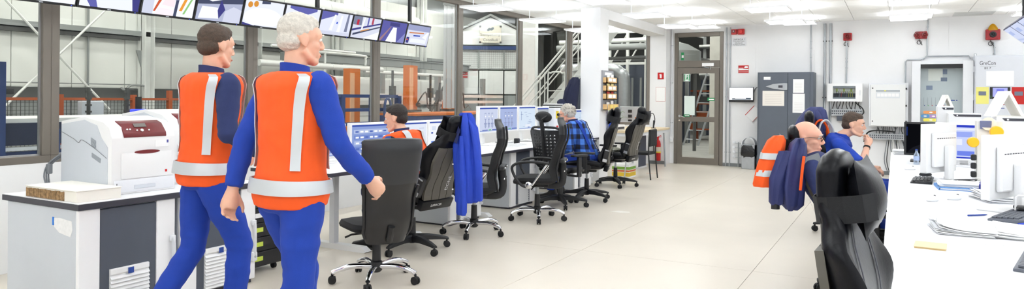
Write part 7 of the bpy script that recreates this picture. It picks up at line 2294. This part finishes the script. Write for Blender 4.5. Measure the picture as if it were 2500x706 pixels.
# navy jacket and cap hanging on the left side of the column
t = thing('hanging_jacket', 'dark navy jacket hanging left of the white column', 'jacket', (-4.9, 11.02, 0))
bm = BM(); cloth_col(bm, (0, 0, 0), [(1.08, .1, .09, -.02, 0), (1.1, .12, .1, -.02, 0), (1.35, .12, .1, 0, 0), (1.55, .11, .09, .03, 0), (1.72, .08, .06, .06, 0), (1.78, .03, .03, .08, 0)], .016, 4, 9); obj('body', bm, mat('coat_navy', (26, 32, 62), .8, var=.1), t, True)
bm = BM(); cloth_col(bm, (-.1, -.05, 0), [(1.1, .04, .04, 0, 0), (1.3, .045, .045, 0, 0), (1.55, .045, .045, .05, 0), (1.66, .03, .03, .1, 0)], .006, 3, 7, 20); obj('sleeve', bm, MATS['coat_navy'], t, True)
bm = BM(); tube(bm, [(.14, .1, 1.8), (.09, .0, 1.8), (.08, 0, 1.77)], .007, 6); obj('hook', bm, M_STEEL, t)
t = thing('cap', 'dark navy baseball cap with white print beside the hanging jacket', 'cap', (-5.02, 10.9, 1.31), -30)
bm = BM(); ball(bm, (0, 0, 0), (.1, .085, .085), RY(50), 18, 12); obj('crown', bm, MATS['coat_navy'], t, True)
bm = BM(); prism(bm, [(.07 * math.cos(a) - .09, .08 * math.sin(a), -.06 - .03 * math.cos(a)) for a in [R(90 + 18 * k) for k in range(11)]], (.01, 0, .008)); obj('peak', bm, MATS['coat_navy'], t)
text('lettering', 'DA', .06, M_WTEXT, t, T(-.03, -.089, .0) @ RZ(-12) @ RY(-35) @ FM)
# hooded navy jacket on the young man's chair
t = thing('hooded_jacket', 'navy hooded rain jacket slung over the chair behind the young man', 'jacket', (-.86, 8.3, 0))
bm = BM(); cloth_col(bm, (0, 0, 0), [(.62, .13, .16, .0, 0), (.65, .16, .19, .0, 0), (.9, .17, .21, .02, 0), (1.1, .17, .2, .05, 0), (1.22, .15, .17, .08, 0), (1.31, .1, .12, .1, 0), (1.345, .05, .06, .1, 0)], .022, 4, 7, 44); obj('body', bm, M_LNAVY, t, True)
bm = BM(); cloth_col(bm, (.13, -.04, 0), [(1.0, .04, .08, 0, 0), (1.1, .08, .11, .02, 0), (1.2, .085, .11, .0, 0), (1.29, .05, .07, -.03, 0), (1.32, .02, .03, -.04, 0)], .012, 3, 8, 30, 1.0); obj('hood', bm, M_LNAVY, t, True)
for k, dx in enumerate((0, .05)):
    bm = BM(); tube(bm, arc([(.1 + dx, -.19, .95), (.1 + dx, -.2, 1.08), (.12 + dx, -.19, 1.17), (.17 + dx, -.16, 1.2), (.22 + dx, -.12, 1.12), (.24 + dx, -.1, .98)], 5), .022, 8, flat=.5); obj('orange_strip', bm, M_ORANGE if k == 0 else M_REFL, t, True)
# clothes over the bald man's chair: orange vest and navy jacket
t = thing('vest_on_chair', 'orange vest with silver bands hung over the back of the reclined chair', 'vest', (-.78, 5.42, 0))
bm = BM(); cloth_col(bm, (0, 0, 0), [(.78, .085, .12, -.05, 0), (.8, .09, .13, -.05, 0), (.92, .085, .13, -.03, 0), (1.04, .075, .12, .0, 0), (1.12, .06, .1, .025, 0), (1.155, .03, .06, .04, 0)], .008, 3, 8); obj('cloth', bm, M_ORANGE, t, True)
for z in (.86, .985):
    bm = BM(); dx = -.05 + (z - .8) * .2
    cloth_col(bm, (0, 0, 0), [(z, .089 - (z - .8) * .045, .134, dx, 0), (z + .045, .087 - (z - .8) * .045, .131, dx + .009, 0)], .008, 3, 8); obj('reflective_band', bm, M_REFL, t, True)
t = thing('jacket_on_chair', 'navy jacket with orange trim hanging behind the reclined chair', 'jacket', (-.63, 5.42, 0))
bm = BM(); cloth_col(bm, (0, 0, 0), [(.62, .03, .08, -.02, 0), (.66, .07, .12, -.02, 0), (.8, .08, .13, -.02, 0), (1.0, .075, .12, .0, 0), (1.1, .055, .1, .02, 0), (1.14, .02, .05, .03, 0)], .01, 4, 7); obj('body', bm, M_LNAVY, t, True)
bm = BM(); cloth_col(bm, (-.1, -.1, 0), [(.66, .03, .03, -.02, 0), (.68, .045, .045, -.02, 0), (.85, .05, .05, -.01, 0), (1.05, .045, .045, .05, .02)], .008, 3, 7, 24); sl = obj('sleeve', bm, M_LNAVY, t, True)
bm = BM(); cyl(bm, (-.12, -.1, .63), (-.12, -.1, .67), .03); obj('cuff', bm, M_BLACK, sl)
bm = BM(); tube(bm, [(.05, -.13, .78), (.06, -.125, .92), (.07, -.11, 1.02)], .02, 8, flat=.5); obj('orange_trim', bm, M_ORANGE, t)

# ================================================================== small things
t = thing('potted_plant', 'small green plant with long leaves on the table behind the column', 'plant', (-4.92, 13.25, .82))
bm = BM(); lathe(bm, [(.05, 0), (.07, .1), (.075, .1), (.065, .09)], 14); obj('pot', bm, M_GREYW, t, True)
LG = mat('leaf_green', (96, 140, 60), .5, var=.2, scale=20)
rnd = random.Random(8)
for k in range(14):
    a = 2 * PI * k / 14 + rnd.uniform(-.2, .2); l_ = rnd.uniform(.16, .28); h_ = rnd.uniform(.12, .3)
    bm = BM(); rr = []
    for i in range(6):
        f = i / 5
        c_ = Vector((math.cos(a) * l_ * f, math.sin(a) * l_ * f, .09 + h_ * math.sin(f * 2.0)))
        w_ = .014 * math.sin(.25 + f * 2.7); sd = Vector((-math.sin(a), math.cos(a), 0)) * w_
        rr.append([c_ - sd, c_ + sd, c_ + sd + Vector((0, 0, .003)), c_ - sd + Vector((0, 0, .003))])
    loft(bm, rr); obj('leaf', bm, LG, t)
bm = BM(); bx(bm, -.1, .02, -.02, .02, 0, .001); bx(bm, .05, .1, -.015, .02, 0, .001)
o = obj('floor_tape', bm, mat('tape_pink', (232, 170, 150), .6)); o.location = (-4.05, 12.9, .0005); o.rotation_euler = (0, 0, .4); tag(o, 'short pinkish tape remnant on the floor near the extinguisher', 'tape')
bm = BM(); prism(bm, [(-.12, -.05, 0), (.02, -.07, 0), (.13, -.02, 0), (.1, .05, 0), (-.05, .06, 0)], (0, 0, .001))
o = obj('floor_patch', bm, mat('patch_white', (238, 234, 226), .5)); o.location = (-3.0, 8.3, .0005); tag(o, 'small paler patch on the floor right of the chairs', 'floor mark')
t = thing('sticky_note', 'yellow sticky note on the desk edge right of the man in the plaid shirt', 'note', (-4.76, 11.085, .9))
bm = BM(); bx(bm, .02, .11, 0, .004, 0, .09); obj('note', bm, mat('note_yellow', (240, 232, 90), .7), t)
